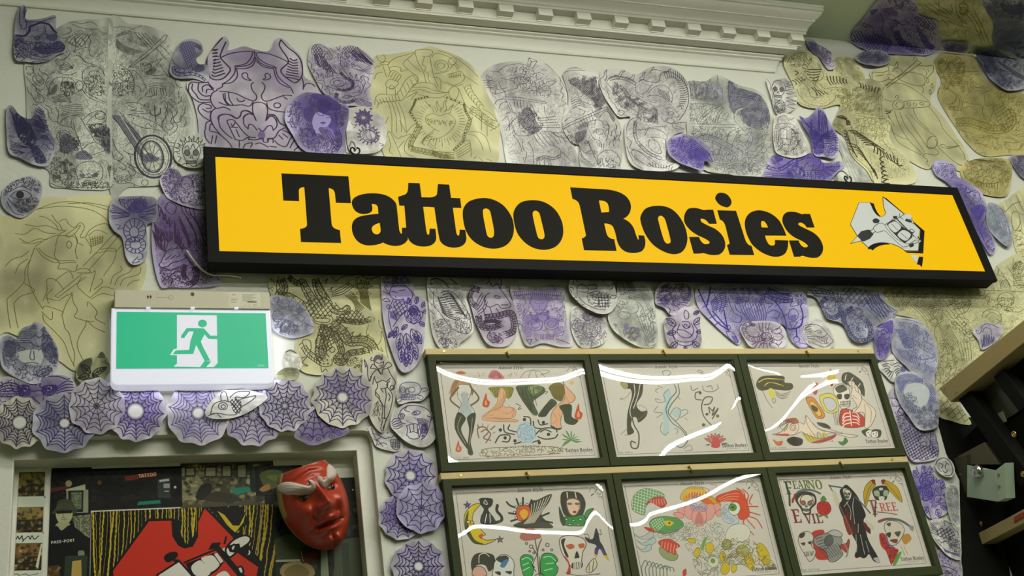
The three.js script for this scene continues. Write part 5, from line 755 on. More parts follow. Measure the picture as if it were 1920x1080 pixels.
// ---- upper left
sheet('grey biker stencil, left half with the rider and small skull', [0,30,6.545], 'grey', 0, [300,600,420,350,640,180,880,60,1180,40,1380,60,1380,600,1370,1100,1360,1600,1370,2080,1100,2130,800,2110,620,2080,600,1900,380,1750,330,1300,320,900], (g) => {
  g.pen('#34352f', 1.15); g.at(...c1);
  g.l(700,90,900,70,1000,90,1120,70,1200,120).l(880,90,960,130,1060,150,1180,160).l(800,220,860,200,870,150,820,140).l(690,220,780,270,860,240);
  g.between([800,330,860,250,960,210], [1000,380,1060,300,1110,220], 6); g.between([820,300,900,360,960,380], [1080,240,1110,300,1090,380], 4);
  g.l(900,440,930,380,920,250).l(910,440,980,400,1090,380).l(1090,400,1110,480,1180,500,1240,450).l(900,490,980,490,1040,560,1180,600).l(940,480,1010,520,1060,570);
  g.l(680,560,700,520,760,540,830,500,860,450).l(690,580,740,610,790,580).between([720,640,800,660,900,640], [800,560,840,580,880,620], 5).l(700,660,740,700,850,720,930,690);
  g.l(1020,800,1010,700,1060,640,1140,610,1240,640,1280,720).ov(1160,705,70,38).l(1020,800,1060,860,1050,920,1140,980,1300,1060).busy([1040,760,1200,720,1290,800,1280,960,1150,960,1060,860], 40,60,3, 'swo');
  g.l(320,660,330,620,400,620,410,680,360,720,330,690).l(400,640,420,720,400,760,430,820,490,850,540,800,500,740,460,700).l(440,720,450,780,500,820).l(320,740,380,820,440,870,480,910,540,890).l(330,870,350,930,400,980,420,1030,480,1060,540,1040,520,980,460,940,440,880).l(480,640,500,680,580,720,650,690).l(540,690,590,740,560,820,590,900,580,980);
  g.l(600,980,610,850,680,760,780,750,880,770,930,830).f('#4a4b46', 600,960,640,880,700,830,690,920,650,960).l(770,760,760,840,820,880,920,860).busy([760,800,920,820,900,940,800,980,740,900], 26,50,5, 'swh').ov(975,850,45,60).l(880,960,940,930,1000,900,1040,930).between([640,1000,760,960,860,1000], [660,1060,760,1040,880,1060], 5).l(1010,900,1100,1000,1280,1070);
  g.at(...c3).l(400,30,520,60,590,110,600,190,650,240,700,250).l(560,40,620,80,640,150).between([760,60,880,40,1000,30], [760,180,880,150,1040,170], 6).l(690,80,720,140,710,250,760,290,880,320).l(740,260,800,200,900,170,980,190,1040,290,1100,380,1180,500,1300,560).l(900,260,930,380,980,500,1010,580,1090,520,1180,500).l(1020,220,1100,150,1220,110,1300,160,1290,240,1180,280,1060,280).ov(1230,170,60,50).l(1060,270,1130,190,1220,140);
  g.f('#5a4f8a', 740,440,800,390,880,420,960,520,900,600,800,640,740,600).f('#5a4f8a', 1080,300,1180,330,1300,280,1340,330,1350,640,1260,560,1240,480,1160,400).f('#5a4f8a', 930,640,1040,600,1140,700,960,710).ov(780,430,85,80).ov(780,430,55,55).busy([740,450,960,430,960,600,760,640], 40,50,8, 'swo').busy([1080,300,1330,290,1340,600,1240,540], 30,60,4, 'swh').l(880,230,870,300,900,340).l(1000,580,1100,660,1300,600,1360,620).l(830,500,900,520,980,545);
  g.l(960,960,930,860,960,780,1050,740,1160,740,1250,800,1260,900,1230,970).l(960,960,1000,940,1100,930,1230,970).l(980,840,1040,900,1090,880,1130,900,1220,850).f('#3c3b44', 980,890,1040,900,1030,930,990,925).f('#3c3b44', 1130,900,1210,880,1190,925,1140,930).l(1080,940,1100,920,1130,940).between([1010,1000,1080,970,1180,990], [1010,1040,1090,1020,1180,1030], 3); for (let k = 0; k < 8; k++) g.l(1020 + k * 22,990,1022 + k * 22,1035); g.busy([620,700,800,700,920,800,920,960,760,1000,640,960], 50,90,9, 'swh').busy([800,980,1300,980,1360,1060,820,1070], 26,80,12, 'sw').l(620,1000,760,1050,1000,1060,1350,1050);
}, { w: 1.15, curl: 0.002 });
sheet('grey biker stencil, right half with the long fork and spoked wheel', [180,60,6.545], 'grey', 0, [160,-90,400,-100,600,-80,760,-30,900,60,990,260,1000,500,1040,640,1130,820,1200,1080,1140,1400,1100,1650,960,1850,700,1890,400,1900,160,1910], (g) => {
  g.pen('#34352f', 1.15); g.at(...c2);
  g.l(200,-60,330,-70,460,-50,560,-80).between([240,60,360,20,500,0], [260,30,380,-20,480,-40], 3).between([480,10,560,100,640,190], [600,10,660,70,720,140], 4).between([380,80,480,120,600,180], [460,30,560,80,640,150], 5).between([240,160,300,220,420,280], [250,80,380,180,600,240], 8);
  g.p(400,430,700,170,830,50,890,20,850,90,720,210,470,400,400,430).l(730,170,800,260,890,360).l(790,160,860,220,910,280).l(560,340,620,300,650,280).l(640,400,720,350,800,320,740,410).busy([540,380,640,370,740,450,680,520,580,500], 26,60,3, 'ho').l(430,430,530,420).p(600,540,860,520,930,560).p(610,560,870,575).l(790,400,840,480,910,560).l(290,390,380,450,440,520,470,640,440,760).busy([180,480,400,460,470,640,420,760,200,760], 60,70,6, 'swo').l(400,470,470,470,540,540,600,640,630,720,600,780).l(470,640,540,680,540,740).between([640,650,720,620,820,640], [650,690,740,680,870,700], 3).between([650,700,660,760], [740,700,745,770], 4).between([790,690,800,760], [850,690,870,780], 3).l(880,620,940,640,960,700,890,790).l(970,590,1000,660,1070,690).l(1010,720,1020,800).l(920,820,980,870,1040,850,1050,780).l(500,870,560,800,640,790,740,770);
  g.l(360,870,480,860,650,920).l(400,900,500,940,430,960,580,970).p(390,1010,520,1000,660,990).l(800,870,840,840,880,900,850,1000,870,1100).l(880,850,960,930,990,1000,920,1060).l(1100,900,1080,1000,1020,1070).pen('#34352f', 2).l(725,1000,720,900).l(660,960,680,1010,725,1020).l(790,930,790,990,740,1020).p(725,1000,735,1090).pen('#34352f', 1.15); for (const [x, y] of [[560,940], [600,890], [520,1020], [460,1060]]) g.dot(x, y, 8);
  g.at(...c4).p(380,90,560,130,700,180,800,240).l(420,180,550,250,700,270,820,300).l(600,240,640,200,690,250).l(850,0,880,80,820,180,810,240,850,300).l(900,20,940,100,920,180,950,240,890,280,850,230).l(980,0,1000,60,950,140,980,190,1040,170,1040,100).l(840,330,830,400,880,470,960,480).l(880,380,900,430,960,440).l(1110,180,1080,240).l(900,350,930,330).l(950,180,1000,220,980,290,930,320);
  g.f('#4d4773', 200,130,290,110,560,380,500,440,640,640,590,680,440,450,290,230).pen('#b9bdb0', 2).p(310,130,500,420).pen('#34352f', 1.15).p(200,100,580,660).p(290,60,680,640).p(330,100,560,400);
  g.pen('#3c3a48', 4.5).ov(700,610,222,262,-.18).pen('#34352f', 1.2).ov(700,610,190,225,-.18).pen('#3c3a48', 3).ov(690,610,135,195,-.16).pen('#34352f', 1).ov(690,610,118,178,-.16); for (let k = 0; k < 10; k++) { const a = k / 10 * TAU; g.p(690,630,690 + Math.cos(a) * 115,610 + Math.sin(a) * 175); } g.f('#4d4773', 600,600,650,560,720,600,780,640,700,680,640,670);
  g.pen('#34352f', 1.2).l(200,390,250,520,330,600,300,650,220,630,200,540).l(340,530,420,600,430,700,490,800,440,850,390,780).l(260,650,360,720,350,770,280,740).l(380,690,520,760,580,800).l(400,740,540,820,640,860).busy([230,850,440,830,420,920,260,920], 26,50,7, 'o').l(220,860,280,940,420,930,520,970,700,980,780,960).l(470,960,460,1030,510,990).ov(600,930,40,36).l(360,480,420,440,470,500,460,580,380,560).busy([90,700,240,760,200,1000,20,1010], 20,90,15, 'swh');
}, { w: 1.15, curl: 0.004 });
sheet('dark horned oni head stencil in the top left corner', c1, 'dusk', 2, [190,60,240,-90,290,-120,330,-60,320,60,520,50,680,10,690,180,730,280,800,370,800,460,700,500,620,560,460,590,300,580,200,560,165,430,180,220], (g) => {
  g.pen(NAVY, 1.6).l(250,-90,240,20,250,130,290,180,330,130,300,0,300,-100).l(320,90,480,90,560,70,680,30).pen(NAVY, 4.4).l(200,250,300,260,360,200,370,150,440,120,510,100,600,120,650,180,690,220).pen(NAVY, 1.5).l(540,140,560,190,550,220,600,250).l(380,265,460,270,540,230);
  g.f('#3c3868', 180,250,300,290,250,360,180,400).f('#322e5c', 560,260,690,230,700,300,620,320).f('#37336a', 430,390,600,370,700,320,790,380,780,450,640,480,500,470,420,440).l(250,320,320,360,430,340,520,340,600,380).l(440,400,520,420,640,410,700,440).l(200,400,300,420,380,480,500,520,620,500).l(170,500,260,470,340,520,460,550,600,560).l(200,540,230,490,300,540,260,570).ov(455,285,30,18).l(700,330,760,340,790,400,740,470).busy([180,300,400,330,780,350,760,460,480,500,200,520], 60,70,4, 'sw').l(380,590,480,570,560,620,620,620);
}, { smudge: NAV, ink: NAVY, w: 1.6 });
sheet('purple eagle stencil diving with raised wings at the left edge', c3, 'dusk', 2, [80,110,150,70,240,180,360,230,420,180,470,60,530,110,600,360,680,500,670,640,600,800,440,800,240,710,110,640,80,400], (g) => {
  g.pen(NAVY, 1.3).feathers([120,110,250,220,350,280,420,400], [180,240,210,380,230,470,330,560], 9).feathers([250,220,330,290,420,420], [230,330,300,430,380,520], 9).feathers([470,80,420,200,400,300], [560,160,600,280,610,380], 8).feathers([450,180,420,280,430,380], [520,250,550,330,560,400], 6).feathers([330,580,300,640], [140,500,130,600,220,690], 8);
  g.l(370,280,420,420,480,480,560,430,620,520,660,560,650,610,600,590,560,540,510,560).f('#33305a', 360,560,470,580,550,680,570,770,450,770,420,690).f('#33305a', 490,440,560,430,600,490,540,480).between([330,480,400,540,480,560], [300,560,380,590,460,600], 5).busy([160,160,330,260,460,480,360,560,220,440], 40,60,2, 'h').busy([360,580,480,600,560,740,460,770], 26,40,3, 's');
}, { smudge: ['#4b467c', 0.55,20,0.24], ink: NAVY, w: 1.3 });
sheet('small dark cobra stencil rearing beside the big horned mask', c2, 'dusk', 2, [900,470,940,320,1010,180,1100,110,1240,110,1300,170,1310,260,1230,330,1260,410,1370,430,1370,620,1200,590,1000,590,920,540], (g) => {
  g.f('#2e2a58', 1030,240,1030,170,1120,130,1220,140,1290,190,1280,235,1210,200,1220,290,1180,370,1210,430,1160,480,1090,400,1050,300).pen('#8f8cae', .9).scales([1030,240,1030,170,1120,130,1220,140,1210,200,1220,290,1180,370,1210,430,1160,480,1090,400,1050,300], 34,.3).pen(NAVY, 1.5).body([1190,440,1120,490,1000,480,960,460,960,510,1040,540,1180,530,1280,560,1340,610], 60,20,16, false).f('#2e2a58', 1210,440,1290,410,1330,480,1220,510).l(930,340,970,410,1040,450).l(1280,235,1300,240);
}, { smudge: NAV, ink: NAVY, w: 1.4 , plain: true });
sheet('large lilac hannya mask stencil with curved horns above the sign', c5, 'lilac', 1, [0,620,60,550,230,560,215,360,260,240,380,80,440,60,480,130,470,210,640,170,760,200,900,225,960,180,1000,90,1080,80,1180,170,1300,310,1320,500,1440,590,1520,800,1560,1300,1480,1420,300,1420,160,1280,120,960,60,740], (g) => {
  g.pen(PLUM, 3.1).l(400,75,310,170,240,260,225,360,240,440,260,510,320,540,400,530,460,480,490,420,430,350,380,290,390,230,440,120); for (let k = 0; k < 9; k++) g.l(345 - k * 8 + 4,200 + k * 36,330 + k * 4 - 60 + 20,208 + k * 36 + (k > 2 ? 6 : 0), 330 + k * 12,212 + k * 32);
  g.l(1060,95,1040,150,1080,220,1130,290,1140,350,1060,430,1100,500,1200,570,1250,560,1300,480,1290,350,1240,260,1140,180,1060,95); for (let k = 0; k < 8; k++) g.l(1165 - k * 8,300 + k * 30,1200 - k * 3,325 + k * 28,1240 + k * 2,315 + k * 32);
  g.pen(PLUM, 2.5).l(385,290,480,250,600,230,720,225,760,235).l(800,235,920,250,1040,290,1140,340).l(740,240,720,300,660,360,540,390).l(765,280,740,340,680,380,560,395).l(775,310,740,380,660,415,550,415).l(760,220,770,300).l(780,240,800,290,880,350,990,390).l(775,290,830,350,920,390,1010,405).l(785,330,860,390,980,415);
  g.l(545,385,540,460,480,540,400,590).l(560,420,570,500,510,570,410,590,400,620,340,650).l(1000,400,1020,490,1080,560,1160,620,1200,690).l(980,420,1000,500,1050,580,1150,630).l(240,450,235,560,300,640);
  g.c(620,490,640,465,680,470,690,520,725,545,690,545,640,525).c(880,490,900,465,940,490,935,525,890,540,860,535,890,515);
  g.l(750,570,725,600,740,660,780,710,785,750,750,780,640,740,560,700,470,680,370,670).l(850,570,880,610,870,660,840,720,860,770,910,780,1000,750,1100,715,1180,720).l(410,700,420,760,460,820,520,830,620,825,700,840,735,810,745,790).l(470,690,480,760,520,825).l(430,695,440,780,490,830).l(365,795,420,820,460,830).l(565,755,590,785,630,785,650,770).l(1090,730,1130,760).ov(1018,828,38,28).l(900,800,920,860,1000,890,1110,905);
  g.l(745,810,790,795,850,800,895,830,910,900,890,1000).l(745,810,740,880,760,960,780,1000); 
  g.l(265,740,290,690,340,660).l(265,740,280,800,330,860,420,850,490,885).l(330,860,280,900,270,980,300,1060).l(360,1000,370,950,430,930,500,940,560,975,600,950,620,900,680,890,740,920).l(640,1000,640,960,690,925,750,940).l(910,940,950,930,1010,960,1050,1030,1110,1060).l(900,990,940,950,990,970,1020,1040);
  g.l(25,600,60,570,130,575,230,570).l(25,600,20,680,40,720,140,790,270,790).l(65,590,60,650,100,700,150,760,260,765).l(135,580,130,660,190,720,260,720).l(180,670,180,620,240,600,300,660).l(220,690,230,650,280,650).l(190,800,140,830,130,880,180,950,260,1000).l(200,810,270,830,270,860,220,860).l(180,870,230,900,260,900).l(1310,640,1340,590,1400,590,1440,620).l(1290,510,1310,570,1310,650);
  g.pen(PLUM, 2.4).at(...c6).l(170,190,160,280,190,360,280,480,380,570,430,640).l(265,320,260,260,320,230,400,240,480,285,530,260,550,205,600,190,670,220).l(265,330,290,400,350,470,430,530).l(380,350,370,310,440,300,500,360,560,440,640,510,720,520).l(380,350,420,440,470,540).p(410,390,500,400).p(480,420,520,510).l(420,350,440,380,470,330).l(630,415,580,360,575,280,620,235,690,235,730,310).l(630,410,640,360,690,370,740,430).l(850,310,880,260,930,250,980,300,985,380,940,430).l(940,420,920,375,870,380,830,430,800,440,760,405).l(890,235,960,240,1010,320,1070,370).f('#6a4fa8', 750,480,800,430,840,470,830,530,780,550).l(470,545,560,555,620,520,640,540,720,550,810,530,820,575,870,575,890,540,940,540).l(880,530,960,520,1010,440,1080,400).p(640,520,640,550).p(870,535,875,580).p(940,535,940,585).l(960,560,1010,610,1100,630,1150,540,1180,490,1060,430).p(1010,490,1060,540).p(1060,470,1120,520).l(520,560,520,640).l(570,650,600,600,680,590,660,640).l(720,600,780,590,880,640).l(900,630,980,640).l(190,500,170,600).l(100,420,110,340,160,310).l(90,430,100,520,150,590).l(150,430,160,360,190,360).l(160,440,240,460,300,500).l(220,590,240,500).l(1150,650,1200,560,1300,500).l(1200,680,1280,620,1330,640);
}, { smudge: ['#8672b4', 0.35,18,0.2], ink: PLUM, w: 1.9, curl: 0.003 , plain: true });
sheet('small flaming skull stencil tucked left of the sign', c4, 'grey', 2, [960,640,980,440,1060,340,1130,300,1240,330,1330,400,1340,600,1320,740,1200,770,1060,740], (g) => { g.pen(INK, 1.3).skull(1170,590,155); g.l(1090,520,1120,490,1150,540,1190,470,1220,540,1260,490); for (let k = 0; k < 12; k++) { const a = Math.PI + k / 11 * Math.PI; g.flame(1170 + Math.cos(a) * 140,570 + Math.sin(a) * 130,70, a, k % 2 ? 1 : -1,.25); } g.l(1000,620,1040,640,1010,690).l(1040,740,1110,710,1200,750,1280,710); }, { ink: INK , plain: true });
sheet('lilac cloud and maiden stencil partly behind the left end of the sign', c4, 'lilac', 2, [780,920,830,830,910,760,1010,800,1060,870,1180,840,1330,850,1370,900,1370,1240,1150,1250,900,1150,820,1040], (g) => { g.pen(VIO, 1.3).busy([800,900,900,770,1040,880,1000,1050,860,1080], 46,70,3, 'sw').ov(1110,950,70,80).l(1050,930,1100,880,1160,910).l(1080,970,1100,960).l(1130,960,1150,990,1120,1000).busy([1170,860,1340,860,1340,1060,1200,1040], 40,70,9, 's').busy([900,1060,1340,1050,1340,1230,1000,1180], 50,80,6, 'ow'); }, { smudge: LIL, ink: VIO });
sheet('round grey stencil of a single eye in ornament', e2, 'dusk', 1, [10,160,30,60,110,0,220,-40,300,20,290,150,230,230,150,270,60,230], (g) => { g.pen(INK, 1.3).l(75,110,120,75,180,70,230,110,160,135,100,125,75,110).ov(145,100,26,26,0, '#2a2830').l(70,80,150,40,230,70).l(60,130,110,180,200,220).busy([20,120,60,30,200,-30,290,30,280,90,230,60,120,40,60,90], 40,40,3, 's').busy([110,150,260,120,280,150,220,220,140,230], 34,40,5, 's').l(50,150,100,230,170,250); }, { smudge: ['#77789a', 0.4,10,.3], ink: INK , plain: true });
sheet('yellow tracing of an armoured rider on a rearing horse', e2, 'yellow', 0, [-60,300,60,250,200,200,280,120,480,110,700,90,900,130,980,300,1040,520,1060,640,1010,780,840,800,830,900,790,1000,800,1250,760,1390,560,1380,420,1290,250,1180,60,1090,-60,1060], (g) => {
  g.pen(OLIVE, 1.15).l(260,205,380,160,500,145,640,165,780,205).l(270,200,440,178,620,195,720,235,785,290).l(490,160,640,155,780,180);
  g.l(180,310,260,325,340,320,420,350,470,355).l(110,375,180,380,250,340,330,370,400,375).l(140,410,200,440,280,415,340,420).l(285,250,340,265,400,310,420,345).l(375,240,400,280,430,310,450,350).l(160,440,230,450,300,430);
  g.l(430,290,470,270,500,310,540,330,580,295,610,330,580,400,620,400).l(470,390,580,315,545,370,500,400,470,390).l(255,470,330,420,430,380,480,350).l(400,470,420,400,440,390,540,400,560,440,600,460).l(400,480,395,540,430,590,420,630,470,630,540,650,560,600).l(430,570,540,570).l(430,590,550,580).ov(500,455,18,26).l(540,380,560,430,545,500,560,560).l(260,480,310,540,380,580,430,585).l(280,480,330,530,430,570).l(620,400,650,350,720,310,780,310,800,350).l(640,390,700,350,780,380).between([650,400,660,470], [740,390,740,440], 6).between([650,420,750,400], [660,470,740,440], 4).l(620,410,660,480,650,520).l(690,520,780,500,840,500,880,460).l(720,490,800,480,840,500,820,580,770,650,750,680);
  g.p(600,610,720,490,850,350).p(640,640,740,530,870,380).l(550,640,600,625,650,640,640,660,580,660).l(560,660,620,660,660,660,690,650,660,760,650,800).p(590,670,420,810).p(620,690,430,830).l(420,810,400,830,430,840).l(330,840,420,860,470,830,520,810);
  g.l(250,480,220,560,200,650,220,760,270,860,310,920).l(215,570,180,640,170,730,50,850).l(170,730,250,790,150,830,100,880).l(50,850,55,930,75,1060).l(100,880,110,960,130,1060).l(310,860,340,790,340,710,400,710,460,780).l(350,880,340,820,380,780).l(400,720,430,690,500,650,530,700).l(310,920,330,900,450,940,440,970).l(300,940,370,1000,380,940).l(310,960,320,1010,390,1080,460,1160,500,1260,540,1340).l(450,970,470,1060,500,1100,520,1180,540,1250,530,1330).l(520,800,530,870,560,930,540,980,640,1010,680,1010).l(520,820,480,880,450,960).l(650,840,590,790,560,750,590,690).l(650,840,700,800,750,760,830,780).l(660,850,740,810,830,830).l(630,900,640,870,700,940,690,990,760,1030).l(620,1040,630,1010,690,1060,760,1090).l(620,1040,570,1130,560,1200,600,1290).l(730,700,740,730,680,780).l(800,740,820,680,880,640,870,610).l(830,745,860,690,940,650,960,610).l(870,750,900,700,1000,670,1020,620).l(920,755,960,720,1010,710).l(40,610,90,560,160,540,210,500).l(110,660,140,600,200,560);
}, { ink: OLIVE, curl: 0.002, smudge: ['#b4aa62', 0.3,10,.25] , plain: true });
sheet('small purple winged dragon stencil left of the tall phoenix', e8, 'dusk', 2, [25,330,40,150,130,70,300,60,420,60,545,100,545,320,440,380,450,600,420,760,290,810,210,720,170,520,80,440], (g) => { g.pen(VIO, 1.5).feathers([250,250,230,280], [60,150,40,220,60,310], 3,1.4).feathers([340,230,380,290], [540,140,530,230,490,350], 3,1.4).between([60,150,260,250], [60,310,240,280], 5).between([540,145,330,240], [490,345,360,290], 5).f('#3b3278', 260,140,330,90,420,110,450,170,400,220,300,240,230,220).l(140,90,200,100,300,95,390,65).l(140,90,160,150,230,190,290,180).busy([140,90,400,80,440,170,300,230,180,180], 34,50,2, 'sw').ov(305,430,120,130).ov(315,590,112,90).ov(315,590,60,45).ov(300,450,50,60); for (let k = 0; k < 12; k++) { const a = k / 12 * TAU; g.l(315 + Math.cos(a) * 60,590 + Math.sin(a) * 45,315 + Math.cos(a) * 112,590 + Math.sin(a) * 90).l(300 + Math.cos(a) * 50,450 + Math.sin(a) * 60,305 + Math.cos(a) * 118,430 + Math.sin(a) * 128); } g.l(340,680,390,690,390,740,340,750).l(340,720,280,790,360,770).l(100,370,150,380,120,420,190,400); }, { ink: VIO, smudge: NAV , plain: true });
sheet('tall purple phoenix stencil hanging under the left end of the sign', e8, 'purple', 1, [500,330,545,120,620,30,800,20,1000,40,1100,200,1110,600,1180,800,1240,940,1210,1030,1000,1050,700,1050,590,1040,520,820,490,560], (g) => {
  g.pen(PLUM, 1.8).feathers([560,140,640,240,720,320], [560,260,640,330,700,400], 4).l(550,140,600,200,640,300,700,380).l(690,240,640,190,680,120,760,160,740,240,700,250).between([810,150,840,230,900,300], [940,160,960,240,980,300], 4);
  g.feathers([520,350,600,420,720,440], [540,520,640,560,720,530], 7).feathers([500,430,560,480,680,540], [540,600,600,640,640,660], 5).feathers([740,320,800,450,860,600], [740,560,790,600,830,650], 6).feathers([790,270,860,400,920,560], [830,420,880,530,900,620], 10).feathers([850,240,930,360,990,520], [920,380,980,480,980,600], 10).feathers([900,230,990,350,1050,500], [1000,330,1040,450,1070,560], 9).busy([940,260,1080,260,1080,500,1020,420], 16,60,2, 'o').l(740,400,760,480,800,560,760,620).busy([880,560,1070,520,1080,700,960,690], 30,60,8, 'ow');
  g.l(590,780,640,680,680,640,780,620,880,620).l(575,790,590,830,660,820,720,780,800,760,880,720).between([640,750,700,700], [760,720,800,700], 3).l(580,850,640,840,700,860,780,830).l(590,900,600,860,660,870).l(600,920,660,960,720,900,780,870,860,900,860,960).l(620,970,660,930,720,960,700,1030).l(750,960,800,920,800,980,860,1000).body([960,820,980,900,960,980,880,1030], 60,60,9).body([860,800,840,880,860,960], 40,50,8).busy([900,780,1080,720,1160,900,1060,1030,960,1000], 46,80,4, 'o').busy([590,850,860,820,900,1030,640,1040], 30,80,7, 'sw').l(1180,900,1230,970);
}, { ink: PLUM, w: 1.7, smudge: ['#6b4f9c', 0.5,16,.3], curl: 0.005 });
// ---- lower left and the border of webs
sheet('grey stencil of a wolf-hooded face at the left edge', e3, 'dusk', 2, [0,300,20,230,90,210,170,250,210,150,300,110,340,80,430,120,500,230,560,350,560,500,480,620,330,680,200,640,60,560,10,480], (g) => { g.pen('#3b3b57', 1.5).f('#5f5d7c', 50,260,140,270,160,340,130,420,50,400).f('#5f5d7c', 420,150,520,290,540,400,430,420,400,330).f('#4c4a68', 290,150,330,100,350,150).f('#4c4a68', 390,160,430,125,440,180).f('#c3c9c0', 170,370,400,350,400,470,330,490,230,470,180,430).between([200,180,260,170], [190,280,290,280], 6).l(290,240,340,210,380,230,430,200,460,250,400,310,340,310,290,270).l(170,340,210,320,240,345,200,355).l(370,355,410,330,440,350,410,362).l(300,350,290,430,330,440,325,360).l(240,480,300,470,370,480).busy([40,260,190,290,160,480,40,500], 30,80,2, 'wh').busy([420,150,540,300,550,480,440,440,400,320], 40,70,5, 'wh').busy([140,480,360,500,540,500,460,600,320,660,160,600], 50,80,6, 'sw').leaf(360,600,160,-.5,.25); }, { smudge: ['#7c7c9c', 0.4,14,.25], ink: '#3b3b57' });
sheet('wide purple stencil of two glaring eyes above the webs', e3, 'lilac', 2, [-60,720,40,610,160,630,330,690,420,620,560,590,680,620,730,700,700,780,560,810,420,900,330,860,260,810,80,850,-60,860], (g) => { g.pen(VIO, 1.9).f('#4a3c86', 180,690,280,700,290,780,200,790).f('#4a3c86', 410,720,500,680,560,720,500,790,420,780).ov(245,725,34,30,0, '#b3aad0').dot(247,725,16).ov(475,722,34,28,0, '#b3aad0').dot(477,722,16).between([0,700,80,660,180,690], [0,790,100,800,210,790], 6).between([560,700,640,650,700,660], [540,790,640,770,710,760], 5).l(470,605,560,605,640,630,670,625).l(290,740,330,750,370,740,420,750).l(310,800,350,840,400,870,420,810).l(395,655,385,700,420,720).busy([180,690,290,700,290,790,190,800], 20,40,3, 'wh').busy([410,700,560,690,500,790,420,790], 20,40,4, 'wh').busy([-40,680,160,640,190,800,-40,850], 20,80,5, 'w'); }, { smudge: PUR, ink: VIO, w: 1.9 , plain: true });
sheet('dark green leaf stencil left of the exit sign', e3, 'leaf', 3, [740,560,770,480,880,430,900,480,980,370,1050,480,1060,560,990,660,900,700,800,690,735,620], (g) => { g.f('#2e3420', 770,490,880,440,870,540,800,590,745,600).f('#2c3220', 800,640,880,620,910,690,820,690).f('#31402c', 940,430,980,375,1010,430).f('#8f9a3e', 1000,450,1050,490,1010,500).pen('#1d1f14', 2).leaf(890,590,150,-.45,.2).leaf(890,600,110,.55,.2).leaf(870,580,120,-2.4,.3).leaf(860,600,110,2.9,.25); }, { ink: '#1d1f14', w: 2, curl: 0.006 , plain: true });
const webSheet = (label, cx, cy, r, n, rings, o = {}) => {
  const pts = [], R = rng(cx + cy); for (let k = 0; k < n * 2; k++) { const a = (o.rot || 0) + k / (n * 2) * TAU, e = r * (k % 2 ? 1.06 : 1.12) * (0.97 + R() * 0.06); pts.push(cx + Math.cos(a) * e, cy + Math.sin(a) * e * (o.sq || 1)); }
  sheet(label, [0,0,1], o.paper || 'lilac', o.layer ?? 2, pts, (g) => { if (o.hole > 0.12) g.blot(cx, cy, r * o.hole * 1.2, '#dcdad6', 0.9); g.pen(o.ink || VIO, (o.w || 1.8) * 0.8).web(cx, cy, r, n, rings, o.hole ?? 0.15, o.rot || 0, o.sag ?? 0.2, o.sq || 1); if (o.extra) o.extra(g); }, { plain: true, smudge: o.smudge === undefined ? PUR : o.smudge, curl: o.curl ?? 0.006 });
};
webSheet('grey-purple spider web cut-out at the far left end of the web row', 37,794,44,11,5, { hole: .3, paper: 'cream', layer: 2, smudge: ['#6f5f8c', .35,8,.25], ink: '#2b2440' });
webSheet('dusky spider web cut-out with black corners, second from the left', 121,796,55,10,6, { hole: .17, rot: .3, paper: 'dusk', layer: 3, smudge: ['#5c5290', .4,14,.25], sq: .93, ink: '#2a2458' });
webSheet('thin-lined black spider web cut-out, third from the left', 181,765,48,11,5, { hole: 0.02, rot: .25, paper: 'lilac', layer: 4, smudge: LIL, ink: INK, w: 1.5 });
webSheet('bright violet spider web cut-out with a large white centre', 254,774,52,13,5, { hole: .3, rot: .1, paper: 'lilac', layer: 3, smudge: ['#7f62c0', .5,14,.25], w: 2 });
webSheet('pale violet spider web cut-out below the exit sign', 371,777,55,10,6, { hole: .2, rot: .2, paper: 'lilac', layer: 3, smudge: ['#8e7ac4', .4,10,.25], ink: '#3a3270', w: 1.5 });
sheet('white cut-out of a big-eyed fish over the webs', q1, 'white', 5, [1150,190,1180,120,1240,60,1320,40,1440,60,1500,90,1430,150,1330,200,1220,215], (g) => { g.pen(INK, 1.5).l(1180,190,1200,130,1260,110,1310,130,1330,180,1280,190,1220,180,1180,190).ov(1250,140,25,20).ov(1252,142,12,10).l(1240,110,1240,70,1265,60,1280,115).l(1290,90,1330,60,1400,60,1370,90,1320,90,1350,130,1340,180).scales([1290,110,1340,100,1360,150,1320,180], 20).l(1350,100,1430,80,1420,100,1360,140).l(1170,195,1200,180).l(1220,185,1240,205); }, { ink: INK, curl: 0.008 , plain: true });
webSheet('violet spider web cut-out half hidden by the fish', 474,782,52,11,5, { hole: .12, rot: .2, layer: 3, smudge: LIL, ink: '#2f2660' });
webSheet('dark-lined spider web cut-out right of the fish', 533,764,45,12,5, { hole: .1, rot: .15, layer: 4, smudge: ['#8e80b4', .4,10,.25], ink: '#211b45' });
sheet('fan-shaped half web stencil with curls on its rim', q2, 'lilac', 3, [210,300,250,230,290,150,370,130,420,200,510,250,510,290,430,320,320,355,250,330], (g) => { g.pen(VIO, 1.7); const P = (a, t) => [330 + Math.cos(a) * 190 * t, 150 + Math.sin(a) * 170 * t]; for (const a of [0.55,0.95,1.3,1.65,2.0,2.35]) g.curve([P(a, 0), P(a, .5), P(a, 1)]); for (const t of [.3,.5,.72,.95]) { const A = [0.55,0.95,1.3,1.65,2.0,2.35]; for (let k = 0; k < 5; k++) g.curve([P(A[k], t), P((A[k] + A[k + 1]) / 2, t * .88), P(A[k + 1], t)]); } g.pen('#3a2f3a', 1.3).swirl(300,310,18,1.4).swirl(350,320,16,1.4,2).swirl(420,300,18,1.4).pen(VIO, 1.4).swirl(460,280,20,1.5).swirl(485,250,16,1.5); }, { smudge: PUR, curl: 0.007 , plain: true });
webSheet('large violet and cream spider web cut-out left of the devil girl', 641,748,52,13,5, { hole: .2, rot: .12, paper: 'cream', layer: 4, smudge: ['#7a62b4', .4,8,.3], ink: '#2d2360', w: 2 });
